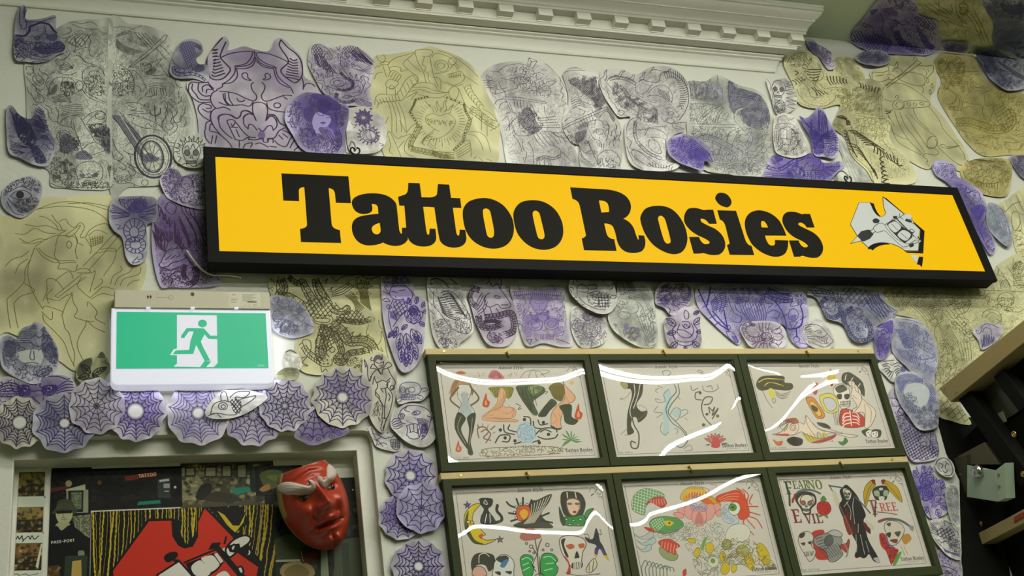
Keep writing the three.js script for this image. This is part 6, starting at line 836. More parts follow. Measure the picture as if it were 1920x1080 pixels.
sheet('cream stencil of a caped devil woman with horns and tail', e6, 'cream', 3, [40,200,60,90,140,60,200,20,280,60,360,140,390,280,390,420,340,620,300,760,240,830,160,760,110,640,90,420], (g) => {
  g.pen(INK, 1.6).f('#24212a', 155,90,180,50,220,50,250,80,240,100,200,90,170,115).l(135,70,130,100,160,105).l(240,40,245,70,235,90).l(165,110,170,150,210,185,250,160,260,110).l(180,115,205,130).l(225,130,250,115).l(220,155,240,155).l(125,180,150,140,190,170,240,240,250,190,300,120,340,155,260,190).l(125,180,190,190,230,240).l(190,190,150,230,130,280,110,310).l(300,180,340,260,375,320,360,370,330,405,290,350,320,310).l(165,270,190,320,240,300).l(250,300,290,310,325,280).l(150,340,155,300,170,260).l(190,320,200,360,180,400).l(290,310,300,350,280,380,230,385).l(180,400,180,450,210,480,250,560,240,680).l(180,420,215,460,220,500,250,550).l(275,380,285,460,270,560,265,690).l(330,410,350,480,320,620,290,690,250,790).p(235,550,275,570).l(240,690,260,680,290,690).l(250,700,230,790,250,815,262,780,280,700).l(230,385,255,420).ov(345,375,22,20).l(305,430,325,470,310,510).l(60,90,90,150,100,260,120,310,130,260).p(60,90,75,170,90,150);
  g.pen('#4a4038', 1.2); for (const [x, y, l, a] of [[170,610,90,-1.4], [210,600,90,-1.7], [150,660,60,-1.2], [200,660,70,-1.5], [220,720,50,-1.8]]) g.flame(x, y, l, a, 1,.2);
}, { ink: INK, curl: 0.005, smudge: ['#bfb59c', .3,8,.3] , plain: true });
sheet('pale skull and crossbones stencil beside the devil woman', e6, 'white', 2, [390,470,410,350,480,310,580,310,700,350,720,420,650,500,540,510,420,540], (g) => { g.pen('#4a4570', 1.4).l(430,430,420,380,450,330,530,315,600,325,640,370,630,420,580,450).ov(455,390,24,28).ov(545,390,35,26).l(500,370,480,420,520,425,500,370).l(440,440,560,440,570,490,450,490,440,440).between([455,440,460,490], [555,440,560,490], 7).l(440,465,565,465).l(580,440,640,450,660,470,640,490,600,470).l(640,385,690,375,705,395,660,410).l(400,490,430,470,440,500,400,520,385,500); }, { smudge: ['#a9a0c4', .35,10,.25], ink: '#4a4570', curl: 0.004 , plain: true });
sheet('white and violet roaring panther head stencil by the frames', e6, 'white', 3, [330,760,340,660,400,590,500,540,620,545,720,600,780,700,790,860,730,950,640,980,520,940,440,890,380,830], (g) => { g.pen(VIO, 1.5).l(420,640,440,600,510,560,600,560,690,590,740,650,720,760,690,850,640,900).l(410,650,440,640,470,650,450,690,410,680,410,650).ov(438,662,12,12).l(540,640,580,610,630,620,600,650,550,650).ov(578,634,14,11).l(420,690,440,730,480,740).l(490,760,500,800,490,860).l(490,760,560,740,620,760,630,850,600,890,530,890,500,860).l(520,830,560,820,610,840).l(520,760,530,820).l(560,745,565,815).l(600,755,600,830).l(630,790,610,800,615,870); for (let k = 0; k < 40; k++) { const R = rng(k + 3); R(); g.dot(480 + R() * 130,670 + R() * 80,3, VIO); } g.between([600,690,660,690,710,720], [610,740,660,760,690,800], 6).between([420,690,370,690,340,720], [450,760,400,790,360,790], 5).l(700,660,750,680,740,700).busy([640,760,700,740,700,830,650,890], 18,40,5, 'h').l(500,560,470,600,520,620); }, { smudge: ['#8f7fc0', .4,8,.2], ink: VIO, curl: 0.008 , plain: true });
sheet('small skull in a corner web stencil under the panther', e6, 'white', 1, [110,780,160,760,300,800,420,880,450,960,400,1010,300,1000,190,960,150,880], (g) => { g.pen('#38344c', 1.4).l(140,770,160,830,200,890,260,960).l(150,830,200,840,280,880).p(190,900,240,860,280,880,320,870).l(170,880,200,910,190,950).l(210,940,260,920,300,940).l(300,830,330,800,370,840,340,870,310,860).l(330,900,350,890,420,900,430,960,400,990,350,970,330,900).between([350,900,355,970], [420,905,420,975], 5).between([335,920,430,930], [345,960,428,965], 3).l(370,850,400,870,415,890); }, { smudge: ['#a59cbc', .4,8,.3] , plain: true });
webSheet('upper violet spider web cut-out with a torn white centre, right column', 769,893,45,11,4, { hole: .22, rot: .05, layer: 2, smudge: ['#7d68bc', .4,10,.28], ink: '#2a2070', w: 2 });
webSheet('small dark violet web cut-out tucked behind a larger one', 752,970,40,12,5, { hole: .12, rot: .2, layer: 2, smudge: PUR, ink: '#2a2070', w: 1.6 });
webSheet('slate-violet faceted spider web cut-out, middle of the right column', 788,955,43,10,4, { hole: .02, rot: .35, paper: 'purple', layer: 4, smudge: ['#8d85b8', .35,8,.3], ink: '#231c50', w: 1.6, curl: 0.01 });
webSheet('lowest violet spider web cut-out with a white centre, right column', 784,1063,46,12,5, { hole: .19, rot: .0, layer: 2, smudge: ['#7d68bc', .4,10,.28], ink: '#231c50', w: 1.9 });

// ---- above the sign
sheet('deep violet stencil of a woman with a headdress and flowers', c6, 'purple', 3, [1080,330,1110,150,1200,60,1340,-20,1520,0,1700,50,1760,130,1860,150,1870,300,1830,500,1800,760,1500,780,1300,690,1180,520], (g) => {
  g.f('#2f2673', 1390,20,1480,-10,1600,10,1700,80,1780,150,1720,200,1640,200,1560,250,1490,150,1480,80).f('#3a3080', 1310,240,1330,170,1420,150,1440,250,1460,330,1380,340,1330,310).f('#41378a', 1640,330,1720,320,1730,420,1690,440,1620,400).f('#a89ed6', 1420,340,1470,230,1560,240,1640,280,1650,340,1600,400,1520,410,1500,440,1540,520,1460,480);
  g.pen(VIO, 1.4).l(1470,180,1520,200,1560,260,1510,260,1480,230).l(1600,290,1650,290,1690,310).f('#2f2673', 1520,350,1560,340,1590,350,1550,375).l(1490,170,1540,200,1580,250).l(1590,260,1640,240,1680,260).between([1500,80,1580,60,1660,130], [1520,140,1580,150,1640,200], 8).busy([1120,150,1260,80,1300,250,1240,420,1120,380], 56,70,3, 'sw').busy([1380,60,1480,60,1480,150,1400,160], 20,50,4, 's').busy([1680,180,1850,170,1840,320,1760,420,1700,300], 40,50,5, 's').busy([1260,420,1420,430,1560,520,1740,560,1720,720,1480,720,1300,620], 90,70,6, 'swo').body([1720,440,1750,540,1740,640,1700,700], 70,60,10).between([1560,430,1600,500,1660,600], [1600,430,1660,500,1700,580], 3).between([1340,360,1380,440,1440,520], [1400,340,1430,420,1470,500], 4);
}, { smudge: ['#5a44a4', 0.5,18,.28], ink: VIO, curl: 0.007 });
sheet('lilac phoenix and clouds stencil between mask and yellow reaper', c7, 'lilac', 1, [150,170,200,100,300,90,420,150,560,120,760,130,900,220,1020,360,1000,500,980,640,960,780,1010,930,960,970,760,940,560,920,400,830,310,740,230,600,160,460,120,330], (g) => {
  g.pen('#33264a', 1.25).scales([180,160,240,110,330,170,310,240,200,230], 40,.1).feathers([200,230,320,250,460,440], [260,380,400,480,520,500], 9,.6).between([210,240,230,340,300,420], [320,260,420,400,520,500], 6).l(180,240,170,170,220,110,300,110,380,160,430,200).l(310,260,330,200,400,200,450,250,430,300,350,290).l(340,270,360,220,400,230).scales([580,190,640,130,770,150,740,210,620,210], 36,.1).feathers([680,200,740,180,780,150], [800,330,930,360,1010,390], 7,.5).between([700,210,820,310,960,390], [790,150,880,230,1010,350], 4).pen('#3b2c66', 1.5).busy([520,240,640,210,790,240,800,340,700,430,580,420], 66,60,3, 'so').pen('#33264a', 1.25).l(410,130,460,190,540,230).l(500,130,560,200,600,220).l(560,120,540,180);
  g.body([560,480,640,560,720,600,720,680,620,720,500,700], 34,30,16).ov(530,615,105,62).ov(540,625,70,40).l(460,610,520,590,580,620,520,650).l(600,440,660,520,700,600).l(720,590,820,600,870,680,840,760,760,800,660,800).l(740,700,800,660,830,700,800,740,720,760); for (const [x, y, l, a] of [[350,560,90,-2.2], [400,540,80,-1.9], [280,540,70,-2.2], [700,560,80,-1.7], [760,580,80,-1.3], [820,600,80,-1.2], [440,540,60,-1.2]]) g.flame(x, y, l, a, 1,.22);
  g.l(860,520,900,540,940,560,930,620,960,660,900,720,890,760).l(870,560,900,620,870,680).l(120,320,170,360,170,430,210,450,180,520,240,550,230,610,320,640,310,720,350,780,420,800).l(250,600,330,590,360,660,420,680,540,720).l(340,720,400,700,420,770,480,760).body([520,760,500,830,580,880,700,880,760,830], 44,36,12).l(590,820,640,790,720,800,640,830,590,820).between([760,830,860,850,980,900], [740,870,840,930,980,945], 5).l(730,430,860,460,940,500,1010,495).l(780,380,850,430,920,470);
}, { ink: '#33264a', smudge: ['#8d80b8', .3,10,.25], curl: 0.007 });
sheet('white stencil of a thorned lotus above the sign hook', c7, 'white', 2, [650,1010,760,960,880,950,1010,1020,1130,1080,1180,1300,1150,1480,1000,1580,700,1560,640,1300], (g) => { g.pen('#4b3a66', 1.3); const cx = 870, cy = 1100; for (let k = 0; k < 11; k++) { const a = k / 11 * TAU; g.leaf(cx + Math.cos(a) * 30, cy + Math.sin(a) * 25,70, a, .22); g.leaf(cx + Math.cos(a + .3) * 60, cy + Math.sin(a + .3) * 50,70, a + .3,.2); } for (let k = 0; k < 5; k++) { g.ov(930 + k * 20,1330 + (k % 2) * 20,110 - k * 16,70 + k * 8, k * .7); } for (let k = 0; k < 16; k++) { const a = k / 16 * TAU; g.flame(940 + Math.cos(a) * 110,1330 + Math.sin(a) * 90,50, a + .5,1,.14); } g.l(700,1170,740,1200,780,1190,740,1240).l(1080,1440,1140,1470,1100,1480); }, { ink: '#4b3a66', smudge: ['#b7aec4', .3,8,.3] , plain: true });
sheet('yellow tracing of a hooded skeleton holding a radiant heart', c8, 'yellow', 0, [20,240,60,120,200,100,400,70,540,30,620,50,800,120,960,250,1080,500,1160,650,1150,900,1120,1060,800,1080,300,1050,150,1000,60,700,20,500], (g) => {
  g.pen('#5e5a1c', 1.2).l(190,170,250,130,330,110,410,85).c(90,90,150,120,140,170,110,165,80,130).l(105,185,140,165,190,170,170,190,110,190).p(130,195,165,300).p(175,190,200,260).l(40,260,60,220,110,200).l(55,320,80,270,130,255).l(415,85,430,65,520,55,570,75,545,115,480,120).l(415,90,440,170,490,260,510,350).l(415,90,350,140,310,185,360,240,420,290,440,345).l(350,150,400,200,470,255).l(500,120,480,190,510,210,500,250,530,265,530,320,550,340).l(545,115,560,200,580,290,620,390);
  g.l(190,220,230,205,290,220,290,250,350,235).between([180,300,200,250,240,240], [260,340,290,300,290,280], 5).l(160,350,190,320,240,330,270,350,240,390,200,400,160,380,160,350).ov(210,390,22,16).p(165,390,165,450).p(240,400,245,450).l(60,540,70,480,110,450,180,455,250,455).l(80,570,100,530,140,515,220,515,290,500).between([75,500,100,540], [240,455,250,510], 7).l(250,455,290,400,330,330,380,290,430,280,440,340,380,400,330,470,290,510,240,500).between([260,440,280,500], [400,290,430,340], 6).l(380,400,420,360,520,350,590,370,620,420,700,440).l(400,390,500,390,590,420,690,440).l(360,430,450,410,560,440,640,445,720,430).l(340,480,430,430,420,450,380,500).l(440,450,560,480,640,480,700,450);
  g.l(620,70,720,100,800,150,880,210,970,300).l(560,130,600,90,680,110,740,140,790,200,800,230).ov(650,200,60,48,.2).ov(645,200,32,25).ov(745,160,34,30).l(720,230,760,190,790,240).l(590,270,660,260,720,240).l(700,280,760,260,820,250,850,290,840,330,760,370,690,340).between([720,270,725,310], [815,260,815,300], 7).l(710,300,760,290,820,280).l(600,300,640,330,640,410).l(650,340,760,380,840,360).l(840,280,900,320,970,370).l(570,300,620,310);
  g.c(710,430,760,380,800,420,780,490,740,500); g.body([870,370,900,440,960,520,1010,580], 60,40,8, false).l(800,400,830,480,870,560,910,580).body([900,580,980,630,1060,690,1140,730], 60,70,9).l(1010,580,1080,620,1140,690,1150,730,1080,770).between([1000,620,1000,770], [1050,680,1050,820], 2);
  g.p(540,480,430,500,415,540,380,605,440,700).p(530,465,415,490,395,550,360,610,425,710).p(670,480,760,510,840,550,850,600,890,670,840,800,830,860,750,940).p(690,470,850,530,870,600,915,675,870,780,850,870,760,950).p(540,880,600,930).p(520,890,580,940); g.pen('#3f3c18', 1); const poly = [535,472,422,495,403,545,370,607,432,705], pol2 = [680,475,845,540,860,600,902,672,855,790,840,865,755,945]; for (const L of [pairs(poly), pairs(pol2)]) for (let i = 0; i + 1 < L.length; i++) for (let t = 0.1; t < 1; t += 0.22) g.dot(L[i][0] + (L[i + 1][0] - L[i][0]) * t, L[i][1] + (L[i + 1][1] - L[i][1]) * t, 6);
  g.pen('#5e5a1c', 1.1); for (let k = 0; k < 46; k++) { const a = k / 46 * TAU, r0 = 165, r1 = 215 + 20 * Math.sin(k * 3), y0 = 690; if (a > 4.2 && a < 5.2) continue; g.l(640 + Math.cos(a) * r0, y0 + Math.sin(a) * r0 * .95,640 + Math.cos(a) * r1, y0 + Math.sin(a) * r1 * .95); }
  g.l(630,780,560,740,510,690,520,640,580,620,640,640,700,620,760,660,770,710,720,780,650,830,560,850); for (const [x, y, l, a] of [[620,610,100,-1.7], [650,600,110,-1.2], [690,610,90,-.8], [590,600,80,-2.3]]) g.flame(x, y, l, a, 1,.2); g.busy([520,660,640,680,760,680,740,730,640,720,540,720], 30,50,5, 'ow').between([560,850,480,870,500,900], [590,760,520,820,460,880], 4);
  g.body([460,720,420,800,380,880,380,940], 50,40,9).body([380,930,480,950,620,980,760,990], 44,50,12).body([560,960,660,1000,760,1000], 30,40,6).l(340,790,400,720,440,720).l(300,830,380,800,330,880,330,960,420,1010).l(270,920,320,860).between([180,520,210,640,210,790], [270,520,320,640,340,780], 4).l(210,790,260,840,300,820).l(150,720,180,650).l(165,830,190,780,260,920,290,1000).l(180,820,200,900,190,950,220,980).l(860,790,960,780,1040,830,1080,960).l(870,800,950,820,1000,900,1015,950).l(920,650,900,740,880,780).between([770,960,860,900,900,880], [790,1010,880,960,910,930], 4).l(840,860,900,870,910,1000).l(280,680,320,760,340,790).l(930,1020,960,1000).l(980,1010,1010,1040).l(1040,1020,1090,1040);
}, { ink: '#5e5a1c', curl: 0.003, smudge: ['#b9ae62', .25,10,.25] , plain: true });
sheet('white stencil of an armoured warrior with nailed skull and scythe', d5, 'white', 0, [60,220,140,110,300,70,440,60,480,20,550,60,620,90,760,240,820,400,800,640,860,800,900,1040,500,1020,300,1000,230,700,150,440], (g) => {
  g.pen('#37323f', 1.1).p(470,35,540,65,500,125,455,100,470,35).p(490,70,480,110).p(470,35,490,70,540,65).l(200,160,260,110,340,90,420,90,460,110).l(130,150,200,155,240,180).between([70,235,130,230,190,245], [80,300,140,290,200,300], 4).p(105,185,140,200,160,225,120,240,100,210,105,185).p(135,290,180,315,180,350,140,330,135,290).p(180,315,290,290).p(180,350,300,315).l(220,210,280,220,340,240,370,290,310,310).busy([300,130,460,120,620,240,680,380,560,360,400,320,330,240], 90,60,4, 'wo').ov(420,220,50,40).ov(420,220,26,22).l(210,240,230,290,260,330,270,370);
  g.p(250,370,400,380,640,420).p(250,390,400,400,620,430).l(170,440,200,400,250,390).l(210,480,230,430,280,410).p(270,400,310,490).p(300,420,325,490).between([340,400,350,470], [480,420,480,470], 6).l(490,440,520,500,550,580).between([550,560,700,540], [590,640,740,640], 5).l(600,450,610,520,640,570);
  g.f('#76707e', 370,560,440,470,500,490,540,600,580,640,520,690,440,660).busy([360,540,440,470,520,500,590,620,530,690,420,680], 60,60,7, 'swh').between([410,490,460,460,500,500], [440,550,480,520,520,560], 5).l(270,520,320,500,370,540,330,580,270,660).l(240,580,280,540,300,600,300,660).l(330,640,360,700,420,710,500,700).l(330,700,380,760,410,850).l(410,740,420,820,450,860,430,940).between([500,690,540,760,600,820], [700,680,760,720,780,760], 7).l(560,680,640,670,700,700,800,760).p(680,680,830,680,800,730,700,710,680,680).body([530,920,600,890,680,905,740,880], 22,22,12, false).l(540,960,540,920,580,890,650,920,660,970).between([570,970,560,930,600,910], [640,970,640,930,620,910], 3).l(740,840,780,870,830,930).l(680,790,740,830,740,880).l(460,760,500,830,510,950).l(620,240,700,240,640,290).l(610,90,700,160,760,260,800,340,800,440).l(640,110,730,200,740,270,760,290,740,330,770,350,750,400,790,430,720,460).l(680,350,740,360).l(560,130,610,150).l(550,160,600,180);
}, { ink: '#37323f', curl: 0.003, smudge: ['#b9b4c0', .3,12,.2] });
sheet('white stencil of a long-haired samurai with spear and skull', d5, 'white', 1, [780,260,760,180,840,120,960,160,1060,190,1120,420,1220,560,1260,640,1270,800,1260,960,1220,1040,960,1030,900,940,900,800,840,780,760,660,760,540,810,440], (g) => {
  g.pen('#33303a', 1.15).between([640,110,740,95,860,110], [760,170,840,150,1000,160], 5).f('#6f6c74', 810,250,860,210,920,240,980,230,1040,210,1060,300,1130,420,1060,470,1010,400,930,350,870,290).busy([800,240,900,200,1060,210,1100,360,1120,460,1040,480,980,380,880,300], 80,70,3, 'wh').l(860,290,890,280,930,310,940,350,900,380,880,330).between([840,480,900,450,960,470], [830,400,870,380,920,400], 5).l(910,410,960,430,1040,460).l(860,460,900,480,950,500,930,530).p(690,680,820,600,1140,460).p(700,690,830,620,1150,480).p(680,685,760,610).l(770,590,830,550,880,570).between([890,590,920,640], [1000,520,1020,580], 6).f('#76737c', 880,640,960,590,970,630,900,660).l(1010,490,1060,560,1130,500,1200,570).f('#5c5963', 1130,460,1180,500,1210,570,1190,590,1150,520);
  g.f('#6f6c74', 870,690,960,660,950,740,870,780).between([860,690,880,780], [960,670,930,750], 8).l(970,640,990,590,1080,580,1110,630).ov(1075,680,30,26).l(1000,700,1030,740,1080,760,1090,810).l(1100,640,1150,670,1130,760).between([1050,760,1060,800], [1110,780,1110,820], 4).l(1020,690,1050,650).l(1030,620,1040,570).p(980,760,1060,960).p(975,755,1000,830).ov(960,770,14,12); for (const [x, y, l, a] of [[1150,720,110,-1.6], [1200,720,110,-1.4], [1230,760,90,-1.3], [1180,800,90,-1.3]]) g.flame(x, y, l, a, -1,.22); g.l(900,800,950,860,1060,860).l(910,830,930,900,1000,940).l(960,860,1000,840,1060,850).l(1060,950,1060,890,1120,840,1200,850,1250,920,1240,980).busy([1060,920,1160,900,1240,960,1200,1000,1080,990], 50,40,6, 'o').between([820,840,880,910,980,980], [900,840,960,920,1040,980], 5).busy([760,640,900,780,900,930,800,900,740,830], 20,80,9, 'sw');
}, { ink: '#33303a', curl: 0.004, smudge: ['#b9b4c0', .3,12,.2] });
sheet('white and lilac stencil of a coiling bearded dragon', d6, 'white', 2, [60,200,100,110,260,100,380,150,520,80,700,90,820,200,860,350,820,560,800,650,700,700,640,900,760,940,700,990,480,1000,340,940,290,800,280,620,330,520,230,520,150,420,80,300], (g) => {
  g.pen('#2f2936', 1.5).l(620,120,700,130,780,190,835,280,845,380,810,480,760,550); for (let k = 0; k < 22; k++) { const t = k / 21, a = -2.0 + t * 2.9, x = 690 + Math.cos(a) * 150, y = 300 + Math.sin(a) * 190; g.l(x, y, x - Math.cos(a) * 25 + 8, y - Math.sin(a) * 40 + 16, x - Math.cos(a) * 70, y - Math.sin(a) * 40 + 20); } g.l(640,125,600,140,580,210,500,210,440,190,410,210).l(520,110,560,105,610,118).l(500,130,540,80).l(640,130,690,98);
  g.pen('#352f3d', 1.2).l(490,310,540,260,620,240,680,280,705,350,690,400).between([570,270,590,320], [670,300,680,390], 9).l(480,340,540,330,620,350,700,430,760,480).l(470,370,520,390,560,400).l(380,300,440,320,480,290,520,240).l(390,320,440,350).l(640,450,680,440,740,480,760,520,700,520).c(650,550,690,530,720,560,690,580).l(600,520,640,560,720,580,770,570,820,572).l(700,590,720,620,800,630,740,600).ov(690,490,24,16);
  g.busy([180,220,260,240,420,360,560,440,560,560,440,560,330,470,200,400], 90,70,3, 'wh').between([200,220,280,330,440,460], [260,240,360,380,500,460], 4).l(130,200,180,160,280,170,370,210,380,300).body([150,190,210,175,300,190,380,230], 26,22,12, false).l(100,190,180,280,260,380,330,440).l(70,180,80,260,130,300,150,360,200,420,240,480).l(220,480,250,460,280,480,250,510,220,490); for (const [x, y, l, a] of [[90,190,90,-1.2], [200,170,100,-.6], [330,190,80,-.9], [420,190,80,-1]]) g.flame(x, y, l, a, 1,.2);
  g.l(420,520,340,540,300,620,290,700).l(400,530,370,580,390,630,460,630,520,610,650,600).body([380,560,370,640,390,730,480,830,600,890], 26,24,18, false).between([460,520,500,560], [570,520,570,580], 8).l(460,690,480,640,520,620,600,640,660,690).l(480,700,560,700,640,720,640,790).l(290,700,340,740,330,790,420,830,500,880,600,960).l(300,780,330,860,370,930,440,980).c(340,830,370,810,440,850,500,900,560,960,480,950,400,900,350,860).l(500,720,490,780,540,830,600,840,580,760,540,720).l(490,930,540,960,620,970,700,940,740,920).between([500,920,510,950], [700,960,690,990], 9);
}, { ink: '#352f3d', curl: 0.005, smudge: ['#b6accb', .35,10,.2] });
sheet('grey-lilac stencil of a castle, arched bridge and sea serpent', d6, 'grey', 1, [800,250,860,200,1000,200,1100,140,1200,190,1300,240,1440,280,1560,380,1590,600,1580,850,1500,1050,1200,1020,980,980,860,800,830,600], (g) => {
  g.pen('#55555e', 1).between([850,330,860,240,910,220], [960,330,980,250,940,230], 5).p(1000,320,1035,180,1075,330).between([1010,290,1065,290], [1030,210,1045,210], 4).p(1095,370,1098,265,1145,265,1145,370).p(1100,265,1100,145,1125,262).p(1110,330,1130,330).p(860,350,1000,352,1095,372).busy([850,200,1000,210,1100,300,1090,360,860,350], 26,60,3, 'wh').between([860,370,1000,370,1130,400], [870,400,1000,400,1120,420], 2).pen('#55553f', 1.2).l(930,560,980,490,1060,430,1140,405).l(945,565,1000,500,1080,440,1150,420).l(1080,570,1100,490,1150,430).l(1100,570,1120,500,1160,450).pen('#55555e', 1).between([860,560,870,470,900,450], [920,560,910,480,900,460], 2).l(980,560,1010,535,1050,540,1070,570).p(870,575,1280,585).p(880,600,1260,610).busy([870,400,1150,420,1180,560,880,570], 40,60,5, 'wo');
  g.f('#64647e', 1200,200,1260,250,1350,280,1470,320,1540,420,1560,540,1450,620,1340,560,1300,460,1240,480,1200,380).pen('#3f3f58', 1.1).busy([1190,210,1330,270,1500,340,1560,480,1540,620,1380,600,1220,470], 130,90,7, 'wh').p(1195,340,1200,200,1260,260).l(1280,260,1350,280,1420,300,1480,330).between([1200,340,1300,340,1440,360], [1240,260,1330,300,1460,320], 3).pen('#b9bdb0', 3).l(1320,440,1270,470,1270,550,1310,600).pen('#4c4c5a', 1.1).l(1310,430,1260,450,1250,530,1290,590,1340,640).l(1330,450,1300,480,1320,540,1370,590).between([1310,500,1340,490], [1370,590,1400,560], 8);
  g.l(1180,740,1220,650,1300,610).l(1230,830,1240,730,1290,660).body([920,730,1000,700,1080,720,1160,760,1230,800,1300,850], 60,70,18).l(900,740,940,690,1020,670).between([920,680,950,660], [1180,720,1200,660], 12).p(1060,720,1065,850).p(1110,860,1130,780,1145,860).busy([900,600,1180,620,1200,700,900,700], 36,60,4, 'w').busy([960,760,1220,840,1280,900,1060,900], 30,60,8, 'w').busy([1260,640,1540,640,1560,900,1400,1000,1300,860], 90,90,9, 'sw').l(1040,900,1160,930,1300,900,1380,940,1390,990).l(1060,930,1180,950,1290,920,1350,960).busy([1080,940,1400,920,1480,1020,1160,1010], 26,80,11, 's');
}, { ink: '#55555e', curl: 0.003, smudge: ['#9a98b4', .35,14,.22] });
sheet('small deep violet fish-flower cut-out just above the sign', d6, 'purple', 4, [640,780,680,720,760,690,840,710,940,750,1020,840,1040,920,1030,960,970,930,960,1010,900,1000,780,960,690,900,650,850], (g) => { g.pen('#2c2080', 1.6).busy([670,760,760,700,860,740,920,820,860,880,720,880,660,820], 80,60,3, 'sw').between([860,740,940,790,1020,880], [840,860,900,880,960,930], 8).busy([740,880,900,870,960,940,950,990,800,950], 50,50,5, 's').l(1010,860,1040,940,1000,900).l(680,740,720,800,760,720); }, { smudge: ['#5b43b0', .55,14,.3], ink: '#2c2080', curl: 0.012, drop: .3 });
sheet('black-lined winged skull stencil beside the castle', d1, 'white', 2, [20,320,60,330,130,310,180,320,240,430,230,530,140,580,90,560,50,440], (g) => { g.pen(INK, 1.3).skull(110,395,70,.1).feathers([170,330,165,420,175,520], [200,330,245,430,225,540], 8).ov(120,520,38,44,.2).ov(120,520,24,30,.2).busy([80,480,160,480,160,560,90,560], 20,30,3, 'so').l(20,310,50,350,55,400).l(60,350,90,370,70,430,60,500); }, { ink: INK , plain: true });
sheet('pale stencil of a sailing ship in waves', d1, 'white', 3, [70,640,90,590,160,570,230,610,300,740,340,840,280,890,180,900,90,860,65,760], (g) => { g.pen('#3b3a3c', 1.2).p(120,680,170,690,170,760,120,750,120,680).p(130,755,200,760,195,805,140,795,130,755).l(80,690,100,650,200,650,240,690).l(110,700,180,670,230,720,250,790).l(100,790,130,830,180,850,230,820,270,760).l(70,690,110,690,105,780,70,780).l(100,640,110,600,160,590,180,620,230,600).busy([90,780,200,800,300,840,240,880,110,860], 46,46,3, 'sw').busy([190,680,260,720,260,800,210,790], 16,40,5, 'hw').between([75,700,75,780], [105,700,105,780], 3); }, { ink: '#3b3a3c', curl: 0.006 });
sheet('deep violet eagle stencil with upswept wings', d1, 'purple', 3, [255,590,300,610,350,580,390,530,430,540,470,620,530,720,550,800,520,900,440,890,370,880,340,760,290,670], (g) => { g.pen('#241a66', 1.6).feathers([400,700,440,720,480,760], [395,540,440,570,460,620], 6,.8).feathers([400,740,440,760,480,840], [500,690,540,760,540,850], 10,.8).feathers([380,720,350,700], [270,600,310,640,350,600], 5,.8).f('#33288a', 340,720,400,700,430,780,420,860,370,860,350,780).busy([320,640,420,690,440,860,370,870,340,760], 60,40,3, 'wh').busy([410,720,520,720,530,860,440,880], 50,40,4, 'ow').l(265,590,290,640,340,680); }, { smudge: ['#553fb0', .5,14,.3], ink: '#241a66', curl: 0.006 });
sheet('violet phoenix stencil running along the top edge of the sign', d1, 'purple', 2, [0,1000,60,880,130,890,230,880,380,860,440,930,560,920,590,960,500,1050,480,1100,0,1080], (g) => { g.pen('#2a1f78', 1.5).feathers([300,1000,400,990,460,960], [320,1070,440,1070,580,950], 8,.6).between([310,990,440,980,560,920], [300,1060,420,1060,560,970], 6).l(20,940,110,970,230,900,330,890,430,920,440,980).ov(330,930,90,60).body([20,960,120,980,220,920,330,880], 24,22,14, false).between([10,1000,100,1010,200,1010], [10,1060,100,1060,200,1060], 5).busy([60,880,140,890,120,940,60,930], 20,40,3, 'sw').f('#2f2380', 80,880,140,900,100,930).f('#2f2380', 200,960,260,920,250,960).busy([180,980,290,960,300,1060,190,1060], 40,40,4, 'wh').l(300,960,320,930,340,960,370,940,360,980); }, { smudge: ['#6d50c0', .5,14,.3], ink: '#2a1f78', curl: 0.004 });

